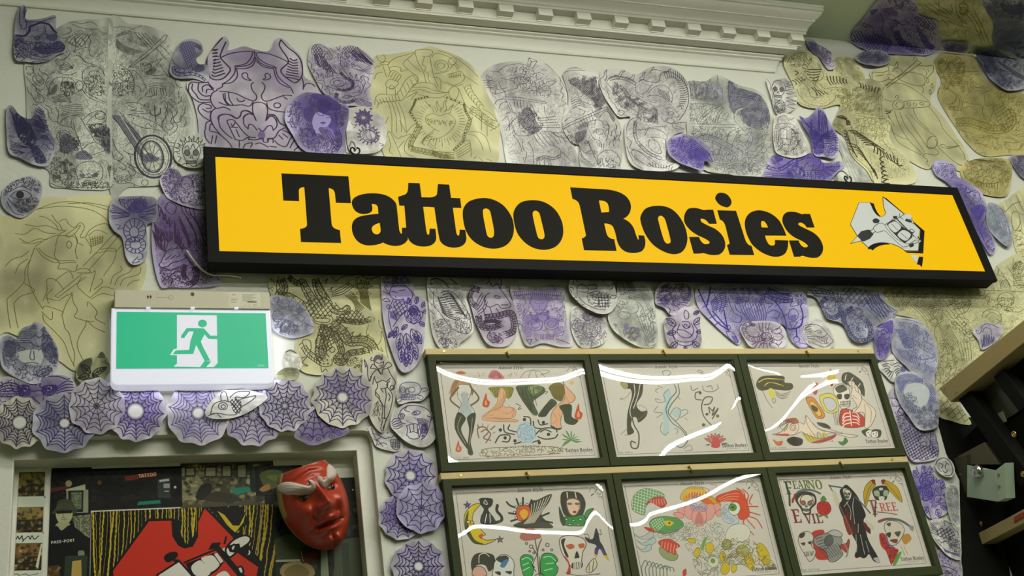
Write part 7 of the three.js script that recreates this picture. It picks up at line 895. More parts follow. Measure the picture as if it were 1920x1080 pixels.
// ---- right of the cornice
sheet('long yellow tracing of a tiger-skin warrior with bold black stripes', d1, 'yellow', 1, [150,200,190,130,280,100,380,120,440,220,470,260,560,260,700,340,760,310,860,340,890,440,890,580,940,620,930,740,1000,850,1060,900,1120,1000,1100,1080,850,1090,760,980,660,880,600,740,510,660,540,580,560,500,400,530,260,490,220,350], (g) => {
  const K = '#35301a'; g.pen(K, 1.1).l(180,190,210,140,280,115,350,130,360,170,330,210).busy([190,190,220,140,320,120,360,180,280,220,220,220], 50,40,3, 'sw').l(400,190,440,260,440,300,400,330).pen(K, 2.6); for (let k = 0; k < 5; k++) g.l(290 + k * 18,225 + k * 24,340 + k * 14,240 + k * 20,430 - k * 6,240 + k * 16); for (let k = 0; k < 4; k++) g.l(215 + k * 22,320 - k * 8,240 + k * 20,330 - k * 4,245 + k * 22,350 - k * 14); g.l(230,250,260,260,240,280).l(310,200,330,225).pen(K, 1.2).p(280,260,440,400).p(300,250,460,385).l(250,380,270,430,330,490,440,510,520,470,540,420).l(260,480,300,500,350,520).l(290,330,330,370,360,440,430,440).pen(K, 3).l(360,370,390,400,400,430).l(380,370,430,430).l(410,390,450,420).l(450,400,480,420);
  for (let k = 0; k < 7; k++) g.l(470 + k * 24,290 - k * 3 + k * k * 1.2,480 + k * 22,320 + k * 2,500 + k * 20,350 - k * 2); for (let k = 0; k < 7; k++) g.l(700 + k * 26,340 + k * 6,715 + k * 22,350 + k * 8,720 + k * 20,375 + k * 6);
  g.pen('#5a5420', 1).busy([530,160,640,170,740,260,700,330,600,300,540,230], 50,50,5, 'so').busy([660,380,860,370,870,560,700,550,640,460], 110,60,6, 'hw').busy([540,390,640,400,660,540,590,520], 40,50,7, 'wh').l(460,380,560,370,640,390).p(680,560,900,590).p(690,580,900,605).p(860,380,880,600).p(845,380,862,600).busy([680,600,920,610,920,720,820,760,700,700], 70,60,8, 'sw').l(520,650,560,640,600,700,560,690).busy([510,640,600,650,610,720,560,700], 20,40,2, 'o');
  g.pen(K, 3.2); for (let k = 0; k < 7; k++) g.l(545 + k * 14,590 + k * 4,580 + k * 10,580 + k * 10,615,600 + k * 8).l(600,690 + k * 20,620 + k * 6,700 + k * 22,610 + k * 14,740 + k * 24); for (let k = 0; k < 9; k++) g.l(630 + k * 16,690 + k * 8 + k * k * .6,680 + k * 20,690 + k * 14,720 + k * 22,720 + k * 14).l(640 + k * 22,780 + k * 24,690 + k * 18,800 + k * 26,730 + k * 14,850 + k * 24); for (let k = 0; k < 9; k++) g.l(780 + k * 26,780 + k * 14,820 + k * 22,800 + k * 18,815 + k * 26,850 + k * 12); for (let k = 0; k < 6; k++) g.l(880 + k * 6,880 + k * 34,860 + k * 4,900 + k * 34,890 + k * 8,930 + k * 30); g.pen(K, 1.2).l(640,640,690,780,660,860,780,980,820,1080).l(880,760,960,860,1000,950,1060,980).l(860,870,880,960,870,1080);
}, { ink: '#35301a', curl: 0.006, smudge: ['#b3a85c', .25,12,.2] });
sheet('pale loose stencil under the tiger warrior by the right sign hook', d1, 'grey', 0, [540,760,620,720,690,900,780,1000,860,1100,620,1100,540,1000,590,900], (g) => { g.pen('#7d8078', 1).l(560,760,600,880,660,960,720,1060).l(580,760,640,860,700,960,750,1070).l(620,880,660,920,680,900).l(700,960,760,1060).between([560,820,620,940,660,1060], [600,830,670,960,720,1070], 3); }, { ink: '#7d8078' , plain: true });
sheet('yellow tracing of a hooded executioner with axe and studded belt', d2, 'yellow', 0, [40,240,120,180,160,120,260,90,420,100,530,170,540,330,500,440,600,560,700,700,760,800,800,950,700,960,560,880,480,950,330,880,160,760,130,560,150,400], (g) => {
  g.pen('#454018', 1.5).l(165,120,190,160,230,170,250,140,255,180,230,200).l(165,120,185,190,190,240).l(215,205,240,185,280,200,290,220).l(210,215,240,210,250,220).l(60,240,70,220,130,225,180,210).l(60,240,70,280,130,290,190,270).l(90,250,150,240).l(170,240,210,240,240,265,200,275,180,250).l(250,260,330,220,400,230,450,250,455,310,400,320,300,290,250,260).p(160,320,300,220,400,130).p(175,335,320,230,430,150).p(400,130,430,150).l(370,130,380,110,400,120).l(410,170,470,175,515,170,520,210,480,260,465,260,470,220,440,190).l(480,200,490,220).l(170,320,210,300,300,310,380,350,450,400,490,440).l(150,330,140,390,150,420,210,440).l(430,320,450,350,440,375).ov(250,405,13,10).ov(260,465,44,38).ov(268,468,28,26).l(300,440,400,430,485,445,485,475,400,485,300,490).ov(338,460,14,12).ov(385,460,14,12).ov(435,455,14,11); for (const [x, y] of [[478,285], [512,325], [498,370]]) g.c(x, y - 22, x + 10, y + 4, x, y + 14, x - 8, y + 2);
  g.l(185,540,200,600,240,720,310,780,430,840).l(230,510,260,600,330,720,440,830).l(270,520,310,620,390,720,460,820).l(310,540,380,640,470,770,500,800).l(350,540,430,620,540,700).l(370,490,400,570,490,650).l(490,480,560,570,600,650,700,760,750,830,760,880).l(190,550,230,620).l(210,660,260,700,330,725).ov(515,745,38,48,.4).l(540,720,560,780,610,830,680,890,740,920).l(570,770,600,760,630,780,710,770).l(580,780,640,790,720,770).l(480,780,530,790,560,820,540,840,460,830,450,850).l(440,850,480,880,470,900,490,930).l(700,910,760,930,790,945,770,900,780,880).l(150,490,200,510,215,500,180,530).pen('#35301a', 2.6).l(160,510,190,515).l(170,530,200,520);
}, { ink: '#454018', curl: 0.003, smudge: ['#b3a85c', .25,10,.25] , plain: true });
sheet('ochre tracing of a tusked dragon with wings at the right edge', d2, 'ochre', 0, [520,160,580,80,700,70,820,90,900,250,1020,340,1160,370,1240,460,1240,840,1100,840,900,850,780,760,680,620,590,480,550,380,580,280], (g) => {
  g.pen('#5a5012', 1.2).busy([560,120,700,100,760,180,720,330,600,340,560,220], 90,60,3, 'hw').between([640,200,700,190], [650,320,720,320], 10).l(560,380,570,340,620,350,680,380,690,430,640,460,590,440).l(620,330,680,380,690,430,660,460).l(700,390,720,440,700,480,640,480,650,500).l(640,480,720,510,740,460,720,390).ov(660,490,20,14).ov(690,492,20,14).l(720,220,860,210).l(740,250,820,260).busy([720,280,820,280,820,370,740,380], 40,40,5, 'o').l(560,200,600,240).l(590,450,640,560,700,640,820,680).l(740,440,820,460,880,470,900,560,940,580).l(750,490,800,480,860,520).l(900,380,920,470,980,460,960,540,940,600).l(900,470,890,520,920,560).p(900,560,970,640).p(920,550,990,620).p(970,590,1110,720,1180,750).p(990,580,1120,690);
  g.body([690,600,780,590,880,620,980,650,1080,630,1110,560,1060,490], 60,70,26).scales([960,480,1040,460,1110,530,1100,620,1040,640,990,560], 34,.3).l(690,610,720,660,690,720).l(720,640,760,670,770,700).busy([770,690,1000,700,1100,780,1080,830,800,740], 40,90,6, 'wh').l(1050,740,1120,750,1170,740,1130,720,1060,710).l(1080,800,1160,800,1200,750).busy([980,370,1150,400,1190,520,1130,560,1040,460], 34,70,8, 'sw').l(820,340,900,330,960,350,880,380).between([840,300,900,330], [830,360,940,360], 3).busy([1120,560,1200,560,1200,700,1120,680], 20,60,2, 'sw').busy([750,790,920,820,900,860,800,840], 16,40,4, 'o');
}, { ink: '#5a5012', curl: 0.003, smudge: ['#a89a3e', .35,14,.25] });
sheet('ochre tracing of a tiger head above the right end of the sign', d2, 'ochre', 1, [720,960,760,900,900,870,1080,880,1110,950,1090,1090,1040,1160,860,1130,760,1060], (g) => { g.pen('#4f4610', 1.4).busy([760,910,900,880,1080,890,1090,1060,900,1080,780,1020], 110,80,4, 'sw').between([800,880,900,900,1000,960], [840,880,960,890,1060,900], 4).l(740,960,760,1010,830,1060).between([850,1040,860,1080], [1000,1060,1000,1100], 8).l(840,1040,920,1060,1010,1050).l(900,1100,940,1130,910,1160); }, { ink: '#4f4610', smudge: ['#a3953a', .35,12,.28] });
sheet('yellow tracing strip with loops at the far right above the rack', d3, 'yellow', 0, [560,380,640,330,700,280,820,260,820,760,760,820,700,720,660,560,600,470], (g) => { g.pen('#4f4a1c', 1.4).l(610,440,680,370,740,350).l(680,360,720,430,760,450).l(670,460,680,430,720,430,730,520,690,570,670,510,670,460).l(690,570,740,560,730,480).l(700,300,760,420).l(600,380,620,430).busy([690,600,800,560,800,780,740,760], 20,60,3, 'sw'); }, { ink: '#4f4a1c' , plain: true });
sheet('small blue-grey scrap of stencil at the right picture edge', d3, 'dusk', 2, [640,30,700,10,800,30,820,200,740,180,690,120], (g) => { g.pen(NAVY, 1.2).busy([660,30,800,30,810,180,720,140], 50,50,2, 'sw'); }, { smudge: NAV });
sheet('narrow violet stencil running down past the right end of the sign', d3, 'purple', 2, [60,90,110,50,230,80,250,170,330,210,430,290,470,400,460,520,530,640,530,730,490,750,420,640,330,460,250,300,160,210,90,160], (g) => { g.pen('#2b2070', 1.5).busy([70,80,220,80,250,160,190,190,100,150], 46,50,3, 's').busy([250,220,420,300,440,400,360,440,290,340], 60,50,4, 'sw').f('#3f3190', 350,420,430,380,460,420,410,500).l(400,520,440,430,470,450,430,550).busy([400,540,470,560,530,700,490,740], 30,60,6, 'wh').l(300,300,400,280,430,350).l(400,540,480,700); }, { smudge: ['#5840ac', .5,14,.25], ink: '#2b2070', curl: 0.006 });
sheet('pale blue oval wave stencil right of the sign', d3, 'dusk', 3, [470,400,500,370,580,410,640,520,660,640,620,700,540,640,470,540], (g) => { g.pen('#5f6f80', 1.1).busy([480,400,580,420,650,600,620,680,540,620,480,520], 90,60,3, 'sw').between([490,400,520,500,560,600], [560,410,620,500,640,620], 6); }, { smudge: ['#9fb0b6', .5,10,.3], ink: '#5f6f80', curl: 0.005 });
sheet('big violet dragon stencil folded over the wall and ceiling corner', t1, 'purple', 1, [810,480,850,390,980,240,1080,110,1160,10,1300,-60,1640,-60,1720,60,1750,180,1980,260,2010,420,2040,600,1900,740,1700,760,1400,740,1200,720,960,660,840,570], (g) => {
  g.pen('#2a2068', 1.7).scales([840,430,960,400,1060,470,1200,450,1370,540,1320,700,1100,690,900,600], 46,.2).l(840,400,920,380,1100,340,1130,440,1040,500).l(960,280,1100,330).l(940,310,1050,350).l(850,400,830,500,920,620).l(1200,480,1370,540,1330,640,1310,710).l(1220,160,1260,280,1240,400,1300,450).f('#3a2f86', 1080,120,1190,100,1160,150,1110,190).scales([1260,110,1360,90,1460,160,1440,210,1300,170], 40).between([1330,300,1400,260,1480,290], [1380,420,1400,360,1450,320], 6).l(1300,250,1440,260,1520,320,1600,280).busy([1480,280,1700,200,1900,300,1980,430,1880,560,1640,600,1560,440], 120,80,4, 'sw').f('#352a80', 1700,320,1800,420,1900,560,1960,620,1880,660,1780,540).body([1440,400,1470,500,1560,600,1700,660,1840,690], 70,90,22).busy([1560,600,1900,640,1880,730,1650,720], 50,60,7, 'o').scales([1680,200,1900,220,1980,320,1900,400,1760,330], 46).busy([1320,-40,1600,-40,1720,100,1600,120,1400,60], 50,80,5, 'wh').l(1230,110,1400,90,1600,130,1720,120).l(1460,570,1540,650,1640,690);
}, { smudge: ['#5f4aa8', .5,20,.22], ink: '#2a2068', curl: 0.008 });
sheet('violet fish-tail scrap beside the big ceiling dragon', t2, 'purple', 3, [600,560,700,520,830,540,945,540,955,640,890,720,800,740,700,690,640,630], (g) => { g.pen('#2a2068', 1.4).busy([620,560,820,550,940,560,930,660,820,710,700,660], 90,60,3, 'ow'); }, { smudge: ['#604aac', .5,12,.3], curl: 0.006 });
sheet('grey lens-shaped feather stencil under the ceiling dragon', t1, 'dusk', 3, [855,810,920,750,1020,710,1140,700,1260,730,1340,800,1320,880,1200,920,1040,915,920,870], (g) => { g.pen('#3c3c66', 1.1).busy([870,810,960,740,1140,710,1300,780,1240,880,1060,880,940,850], 150,60,3, 'hwo').between([900,810,1080,760,1280,790], [940,850,1080,870,1240,870], 4); }, { smudge: ['#6c6c94', .45,14,.28], curl: 0.01, drop: .3 });
sheet('faint violet scrap of stencil at the end of the cornice', t1, 'lilac', 2, [220,560,300,540,380,610,540,700,560,780,610,920,520,950,440,860,400,790,290,720,240,640], (g) => { g.pen('#48407c', 1.4).busy([240,570,380,610,540,710,530,770,380,740,270,660], 60,60,3, 'wh').ov(490,820,60,50,.6).busy([430,780,560,790,590,910,480,890], 30,50,4, 'sw'); }, { smudge: ['#6f66a8', .5,10,.3] });
sheet('round pale yellow stencil between the tiger warrior and lens feather', t1, 'yellow', 0, [600,820,640,770,760,765,880,790,990,930,1020,1060,1000,1180,800,1220,640,1100,590,960], (g) => { g.pen('#8a8450', 1).ov(780,980,150,140).busy([660,850,800,790,960,920,960,1080,760,1140,650,1000], 70,80,3, 'so'); }, { ink: '#8a8450' });
sheet('yellow-green tracing of reeds and a lily on the ceiling corner', t2, 'yellow', 0, [240,20,330,-60,900,-60,1150,-40,1200,120,1300,300,1320,560,1240,640,1000,580,760,560,560,430,420,240,290,160], (g) => { g.pen('#4c5520', 1.3).ov(905,110,60,85).ov(905,140,40,50).busy([860,40,960,40,970,180,880,210], 40,50,3, 'so').between([380,60,560,180,720,240], [520,20,640,110,760,150], 3).between([700,280,860,340,1000,380], [820,200,900,260,960,320], 2).between([960,200,1060,340,1160,560], [1060,170,1160,340,1240,560], 3).l(640,100,720,170,760,140,740,60).l(580,20,580,100,640,160).l(800,60,820,180,880,280,960,320).l(600,280,640,270,700,350,690,380).p(690,495,865,380).p(840,505,960,405).l(1080,480,1130,470,1140,430).l(900,270,880,310,910,360).l(350,80,400,130,500,150,560,200).l(480,240,560,240); }, { ink: '#4c5520', smudge: ['#aca650', .3,10,.25] });
sheet('dark blue-grey stencil of tangled branches in the top right corner', t2, 'dusk', 1, [1160,-40,1760,-60,1780,760,1680,780,1560,700,1380,640,1290,520,1310,300,1210,120], (g) => { g.pen('#25284a', 1.5).busy([1180,-20,1740,-20,1740,260,1540,230,1360,220,1230,100], 130,100,3, 'wh').f('#363a60', 1400,20,1560,60,1700,30,1720,160,1560,180,1440,120).l(1330,480,1360,400,1440,390,1520,420,1600,330,1700,310).l(1340,510,1400,480,1420,520).l(1400,380,1330,440).l(1520,480,1600,480,1660,420,1720,410).l(1540,400,1620,360,1680,340).l(1480,570,1600,560,1640,610,1740,620).busy([1500,560,1740,560,1740,760,1620,740], 40,90,5, 'wh'); }, { smudge: ['#5a6080', .45,16,.25], ink: '#25284a' });
sheet('dark slate lens-shaped stencil at the right edge', t2, 'dusk', 3, [1020,680,1060,610,1180,620,1300,600,1420,660,1560,760,1740,880,1780,1160,1600,1250,1420,1230,1260,1100,1120,900], (g) => { g.pen('#2a2c48', 1.3).busy([1060,640,1280,700,1340,900,1260,1060,1140,900], 100,80,3, 'wh').f('#32345a', 1110,640,1200,680,1300,800,1290,920,1200,800).busy([1300,620,1540,780,1720,920,1680,1000,1460,880,1320,760], 120,80,4, 'hw').f('#2e3050', 1300,800,1480,900,1720,1060,1700,1100,1480,960).busy([1280,940,1500,980,1720,1120,1600,1220,1400,1200], 100,80,5, 'hw').f('#32345a', 1160,900,1220,900,1240,1010,1190,990); }, { smudge: ['#585c7e', .5,18,.25], ink: '#2a2c48', curl: 0.009, drop: .3 });
// ---- below the sign
sheet('yellow-green tracing of a scaled dragon under the left of the sign', e1, 'yellow', 0, [30,60,200,20,600,10,900,20,1040,60,1060,300,1060,500,1100,700,1140,860,1080,960,880,980,640,960,480,1000,300,940,260,700,330,500,180,330,40,260], (g) => {
  g.pen('#37351a', 1.5).body([130,110,160,200,120,260,200,280,290,330,380,390], 70,90,16).l(110,90,90,180,110,250,160,220,160,150,140,110).body([200,90,280,150,330,140,360,200,420,300,480,390], 40,90,16).body([450,110,470,200,520,280,560,360], 60,110,10).l(450,150,480,240,530,290,550,270,520,190,480,130,450,150).scales([380,310,580,290,600,440,480,480,380,430], 44,.1).l(400,460,430,430,520,450,590,450,610,500,560,530,460,520,400,460).l(430,470,500,470,580,480,560,510,460,500,430,470).body([620,340,680,400,750,370,740,420,640,420,590,380], 30,30,10, false).l(590,330,620,380,680,390,740,350,760,390,720,430,620,420);
  g.body([600,520,700,600,760,680,880,680,960,720,990,780], 90,90,20).l(660,620,720,620,790,690,740,700,670,660,660,620).body([560,540,530,620,510,700,500,800,540,860], 110,100,18).l(470,640,500,620,530,660,510,740,470,750,450,690,470,640).scales([480,540,620,560,620,720,520,780,500,640], 36,.3).body([620,600,660,680,690,780,640,850,700,880,760,800,860,780,940,760], 60,50,22).scales([760,400,880,420,900,500,700,520,640,470], 38,-.1).body([640,480,760,500,860,510,960,480], 50,40,10);
  g.between([600,230,680,190,760,140], [600,270,700,250,800,180], 4).pen('#4a4a10', 1.6).between([780,160,850,220,870,330], [940,130,930,220,960,400], 9).between([720,260,800,330,830,430], [800,240,850,330,900,380], 6).busy([760,100,960,110,960,260,820,300,740,200], 60,90,4, 'hw').pen('#37351a', 1.4).l(600,90,640,130,700,90,800,80).l(860,70,940,110,1030,90);
  for (const [x, y, l, a] of [[80,150,60,-2.4], [60,210,50,-2.8], [530,150,50,-.9], [570,220,50,-.7], [400,350,60,-1.8], [340,360,50,-1.6], [640,560,60,-.8], [700,600,60,-.8], [760,640,60,-.8], [830,660,60,-.9], [900,670,60,-.9]]) g.flame(x, y, l, a, 1,.25);
  g.l(300,720,330,700,360,760,420,830,500,880).l(330,700,340,670,400,680,410,740,400,790).body([340,730,380,790,450,840,520,880], 50,70,10, false).l(320,840,370,830,330,880,380,910,340,910).l(480,900,540,920,600,900,600,850).dot(527,892,7).dot(565,890,8).dot(560,855,8).dot(818,836,8).ov(605,760,26,24).l(500,910,510,970,540,940,560,960).l(740,900,800,930,860,900,900,920).busy([740,850,860,830,900,900,820,940,750,910], 26,40,6, 'o').pen('#6d6a2c', 1.3).l(940,530,920,620,980,660,1010,720,1050,680,1060,590,1090,680,1100,760,1120,850).l(1030,490,1040,550,1080,580).l(900,500,940,460,990,470,990,500).l(1040,760,1070,780,1050,740);
}, { ink: '#37351a', w: 1.5, curl: 0.004, smudge: ['#bdb45a', .3,10,.25] , plain: true });
sheet('blue-grey lion head stencil right of the exit sign', e1, 'dusk', 1, [30,290,120,270,240,300,340,370,420,500,430,600,320,650,220,660,100,620,40,540], (g) => { g.pen('#4a4c62', 1.2).busy([40,300,160,280,300,350,320,430,180,400,60,400], 50,90,3, 'sw').l(60,420,120,380,200,400,260,460,330,520,300,550,230,540).ov(100,460,50,50).between([60,440,140,440], [60,490,140,490], 5).l(120,370,180,370,240,420).l(220,460,280,440,350,470,330,500).between([130,540,200,560,280,540], [120,590,200,620,240,620], 6).between([270,400,320,380], [290,430,370,400], 5).l(340,510,380,540,430,560).busy([60,480,280,520,280,620,120,620], 36,70,5, 'wh'); }, { smudge: ['#9898b0', .4,10,.3], ink: '#4a4c62' });
sheet('dull green leaf scrap right of the exit sign', e1, 'leaf', 2, [80,1010,130,970,200,950,280,960,295,1010,270,1060,200,1070,120,1050], (g) => { g.pen('#6a6c4c', 1.1).l(90,1012,180,1000,285,985).l(150,1003,190,970).l(150,1006,190,1050).l(210,998,250,970); }, { curl: 0.012, drop: .5 , plain: true });
sheet('faint white flower scrap above the green leaf', e1, 'cream', 1, [160,820,180,770,250,770,300,820,320,920,290,960,190,950,160,900], (g) => { g.pen('#3a3a32', 2).l(180,790,220,775,270,800).pen('#a8a68e', 1).l(170,830,230,820,290,860).l(180,870,240,870); }, { curl: 0.006 , plain: true });
sheet('violet stencil of a mermaid with peacock tail and roses', e1, 'lilac', 2, [1060,40,1200,30,1310,60,1340,170,1360,280,1440,300,1460,420,1450,560,1440,720,1400,880,1300,980,1220,960,1150,800,1100,640,1060,420], (g) => {
  g.pen('#2f2266', 1.6).f('#b3a4d8', 1120,180,1280,180,1330,280,1290,330,1160,300,1130,240).busy([1070,120,1160,60,1300,110,1300,180,1160,190,1080,200], 50,60,3, 's').l(1140,200,1200,180,1280,190,1340,270,1290,350,1250,300).l(1140,200,1130,270,1180,310,1260,310).l(1150,235,1200,245).l(1215,230,1270,220).dot(1185,288,6).l(1080,200,1120,260,1070,240).l(1060,320,1100,300,1130,330,1080,330).swirl(1120,375,28,1.4).l(1160,310,1120,420,1130,540,1150,600).l(1280,320,1290,400,1220,470,1160,560).scales([1170,330,1280,330,1280,420,1220,460,1160,470], 40,.2).between([1130,420,1140,480], [1200,430,1190,500], 6);
  g.rose(1350,460,75,4).rose(1350,410,45,5); for (const [x, y, a] of [[1320,360,-1.9], [1370,350,-1.4], [1420,380,-.8], [1430,430,-.2], [1400,520,.6], [1290,540,2.4]]) g.leaf(x, y, 70, a, .3); for (const [x, y, a, L] of [[1160,600,2.2,80], [1200,560,1.9,110], [1230,620,1.7,160], [1280,620,1.4,160], [1330,580,1.2,150], [1370,600,1.2,130], [1240,740,1.6,150], [1290,740,1.4,170], [1330,700,1.3,170], [1270,800,1.5,130]]) { g.leaf(x, y, L, a, .25); g.ov(x + Math.cos(a) * L * .6, y + Math.sin(a) * L * .6,13,22, a - 1.57); } g.dot(1262,838,14, '#4a36a0');
}, { smudge: ['#8a70c4', .4,10,.25], ink: '#2f2266', curl: 0.007 , plain: true });
sheet('white stencil of a striped tiger climbing down', [480,360,3], 'white', 1, [960,500,1000,470,1120,480,1160,560,1200,660,1220,780,1180,830,1140,860,1140,900,1040,890,990,800,970,640], (g) => { g.pen('#302e36', 2).l(980,500,1010,490,1060,510,1080,540).l(1090,490,1130,520); for (let k = 0; k < 10; k++) g.l(1040 + k * 9,570 + k * 12,1075 + k * 9,560 + k * 14,1110 + k * 8,590 + k * 13).l(1020 + k * 3,590 + k * 10,1030 + k * 6,600 + k * 12,1050 + k * 8,595 + k * 14); g.pen('#3a3448', 1.3).l(1000,560,1000,640,1040,690,1090,760,1140,790,1190,800,1210,760,1190,680,1140,600,1090,560,1040,560).busy([1120,690,1200,680,1200,790,1130,790], 40,40,3, 'sw').busy([1000,730,1080,720,1100,800,1040,870,1010,800], 50,40,4, 'sw').l(970,540,1000,580).l(960,600,990,640).l(970,660,1000,690).busy([1040,820,1110,820,1130,880,1050,880], 20,40,5, 's'); }, { smudge: ['#b4accc', .35,8,.25], curl: 0.007 });
sheet('lilac stencil of a horned dragon coiled like a horse head', d8, 'lilac', 2, [70,180,120,110,200,80,260,30,340,50,370,160,430,280,450,420,430,520,360,590,230,580,150,460,100,320], (g) => {
  g.pen('#33203c', 1.6).l(210,100,240,80,260,120,300,100,320,140,350,180,400,260,390,285,330,290,300,260,240,280,200,250,210,190,240,170).l(230,60,290,40,330,80,320,140).l(280,190,320,200,310,215,280,205,280,190).l(330,265,380,265).body([160,150,110,140,80,190,100,250,150,290], 40,40,12).between([180,170,150,220,130,270], [220,240,200,300,150,340], 5).body([200,360,300,350,400,330,430,400,420,470,350,500], 44,50,20).body([150,350,170,430,260,440,340,410], 50,40,14).body([190,400,260,390,330,400], 24,22,8).l(240,280,260,340).l(190,290,200,350).l(290,290,320,340).l(240,470,220,520,270,560,330,530,280,500).busy([230,480,330,490,340,560,250,560], 24,40,3, 'sw').f('#5a2f6a', 270,520,310,520,310,560,280,550);
}, { smudge: ['#a489b8', .35,10,.28], ink: '#33203c', w: 1.6, curl: 0.008 , plain: true });
sheet('pale lilac symmetric demon and owl-eyed skull stencil', d8, 'lilac', 1, [400,130,470,100,600,130,720,100,820,130,830,280,860,430,890,570,800,590,660,560,560,590,500,540,440,300], (g) => { g.pen('#6a5690', 1.2).f('#8f80b8', 560,190,690,190,690,290,630,330,570,280).f('#8474b4', 500,360,600,330,700,340,790,370,760,430,700,420,640,400,560,420).f('#8f80b8', 510,440,560,430,570,510,530,510).f('#8f80b8', 760,430,800,440,780,510,740,500).pen('#5d4a86', 1.3).between([410,160,600,150,810,160], [430,190,600,175,800,190], 2).between([430,155,440,190], [800,155,790,190], 24).l(590,100,600,150,615,100).l(460,100,480,150).l(730,100,760,150).l(570,190,560,250,600,310,630,330,660,310,690,250,680,190).l(590,240,620,250).l(640,250,670,238).l(630,250,630,285).l(605,300,655,300).ov(600,415,58,45).ov(725,410,55,45).ov(600,415,34,26).ov(725,410,34,26).l(660,400,640,450,670,460,690,440).between([640,490,640,530], [740,490,740,530], 10).busy([450,200,560,220,540,400,500,500,460,400], 60,70,3, 'sw').busy([700,210,810,200,840,400,800,520,760,400], 60,70,4, 'sw').busy([570,300,700,300,700,380,570,380], 40,50,5, 'wh').pen('#3a2f3f', 1.3).p(530,535,570,530,555,575,530,535).p(760,525,810,540,870,565).p(600,525,610,540); }, { smudge: ['#a592c8', .35,12,.25], ink: '#6a5690', curl: 0.004 });
sheet('round white stencil of a flaming cracked skull', d8, 'white', 3, [855,180,860,80,920,40,1040,30,1150,60,1210,160,1220,270,1160,340,1070,345,960,290], (g) => { g.pen('#2f2c34', 1.6).l(920,180,920,130,960,110,1010,150,980,170,930,160).l(1000,120,1060,110,1070,140,1020,150).l(1000,180,1080,160,1090,180,1020,195).busy([1000,190,1090,170,1180,190,1170,290,1060,280,1000,240], 46,60,3, 'ow').l(930,210,980,260,1060,300,1140,310); for (const [x, y, l, a] of [[880,170,60,-2.4], [900,100,60,-2.2], [960,70,60,-1.8], [1030,60,50,-1.6], [1100,80,60,-1.1], [1160,140,60,-.6], [1190,210,50,-.2], [920,230,60,2.8], [980,280,50,2.5]]) g.flame(x, y, l, a, 1,.28); g.between([1080,190,1100,290], [1160,190,1160,290], 4).between([1060,210,1180,210], [1050,280,1170,280], 4); }, { smudge: ['#c3bfc6', .3,6,.3], curl: 0.012, drop: .3 , plain: true });
sheet('lilac-grey rose bunch stencil below the flaming skull', d8, 'white', 1, [880,300,940,270,1030,320,1140,350,1160,470,1130,560,1020,600,940,580,880,460], (g) => { g.pen('#57526a', 1.2).rose(1040,440,75,3).rose(930,420,50,5).busy([960,320,1120,350,1100,410,980,380], 40,60,4, 'wh').l(900,300,930,280,960,320).busy([900,460,1000,480,1130,470,1140,560,1000,580,930,540], 40,70,6, 's').l(960,560,940,600).l(1040,540,1030,600).l(1140,460,1160,500); }, { smudge: ['#a49cc0', .35,8,.28] });
sheet('faint grey stencil of a draped woman holding flowers', d8, 'grey', 2, [1160,360,1200,300,1230,180,1250,60,1360,50,1480,110,1530,300,1550,520,1500,600,1400,590,1280,530,1200,460], (g) => { g.pen('#6a6a70', 1.1).f('#8f8f96', 1250,70,1330,50,1360,120,1300,180,1240,160).pen('#55555c', 1.1).busy([1230,80,1340,50,1380,150,1290,190,1230,170], 60,60,3, 'wh').between([1320,160,1420,150,1500,220], [1320,220,1420,210,1480,300], 6).l(1320,200,1380,230,1400,300,1360,330,1280,320).l(1400,240,1440,300,1420,350,1380,360).ov(1290,345,50,30).busy([1210,240,1320,240,1290,310,1200,310], 30,50,4, 'sw').between([1390,340,1420,420,1480,560], [1500,350,1520,450,1520,560], 6).busy([1280,460,1400,440,1410,540,1320,540], 40,50,5, 'wh').l(1390,440,1440,470).f('#6e5fb0', 1290,420,1320,410,1330,450,1295,455).f('#6e5fb0', 1205,410,1235,415,1225,435).flame(1500,380,90,-1.5,1,.2).l(1450,520,1480,590,1560,550,1560,500).busy([1420,300,1520,300,1530,540,1440,440], 26,80,7, 'w'); }, { smudge: ['#b3b3b0', .4,10,.25], ink: '#6a6a70', curl: 0.008 });
sheet('violet panther head stencil roaring to the left', d8, 'lilac', 2, [1530,250,1540,140,1620,80,1740,70,1820,130,1820,230,1760,300,1720,350,1650,350,1600,290], (g) => { g.pen('#2c2150', 1.5).busy([1560,140,1680,90,1800,120,1800,230,1700,270,1580,240], 110,60,3, 'wh').l(1550,180,1600,150,1660,170).between([1540,160,1580,170], [1550,260,1590,250], 5).l(1600,270,1650,300,1640,340,1700,350,1720,300,1680,260).l(1640,300,1690,310).between([1760,180,1810,170], [1740,260,1780,270], 6).f('#4b3d84', 1570,220,1640,220,1630,260,1590,265); }, { smudge: ['#8a74b8', .4,10,.28], ink: '#2c2150', curl: 0.009 });
sheet('clean violet rose stencil with leaves above the middle frame', d8, 'lilac', 3, [1600,380,1680,350,1740,290,1870,300,1880,420,1890,560,1840,610,1680,610,1620,560,1600,470], (g) => { g.pen('#2d1c4c', 1.8).l(1740,400,1790,400,1800,440,1760,450,1740,420).l(1720,420,1700,480,1740,520,1800,520,1830,470,1810,410).l(1700,460,1760,470,1820,510).l(1690,430,1660,470,1690,540,1760,560,1840,540,1860,470,1830,420).l(1660,500,1700,570,1780,590,1850,550).c(1765,310,1790,330,1790,370,1765,375,1755,340); for (const [x, y, a, l] of [[1690,430,-2.5,90], [1830,420,-.7,80], [1850,480,-.1,60], [1690,480,2.9,70], [1700,560,2.4,80], [1820,560,.7,80], [1760,590,1.4,50], [1830,340,-.5,50]]) g.leaf(x, y, l, a, .32); g.swirl(1770,430,25,1.3); }, { smudge: ['#a585c8', .35,8,.28], ink: '#2d1c4c', w: 1.8 , plain: true });
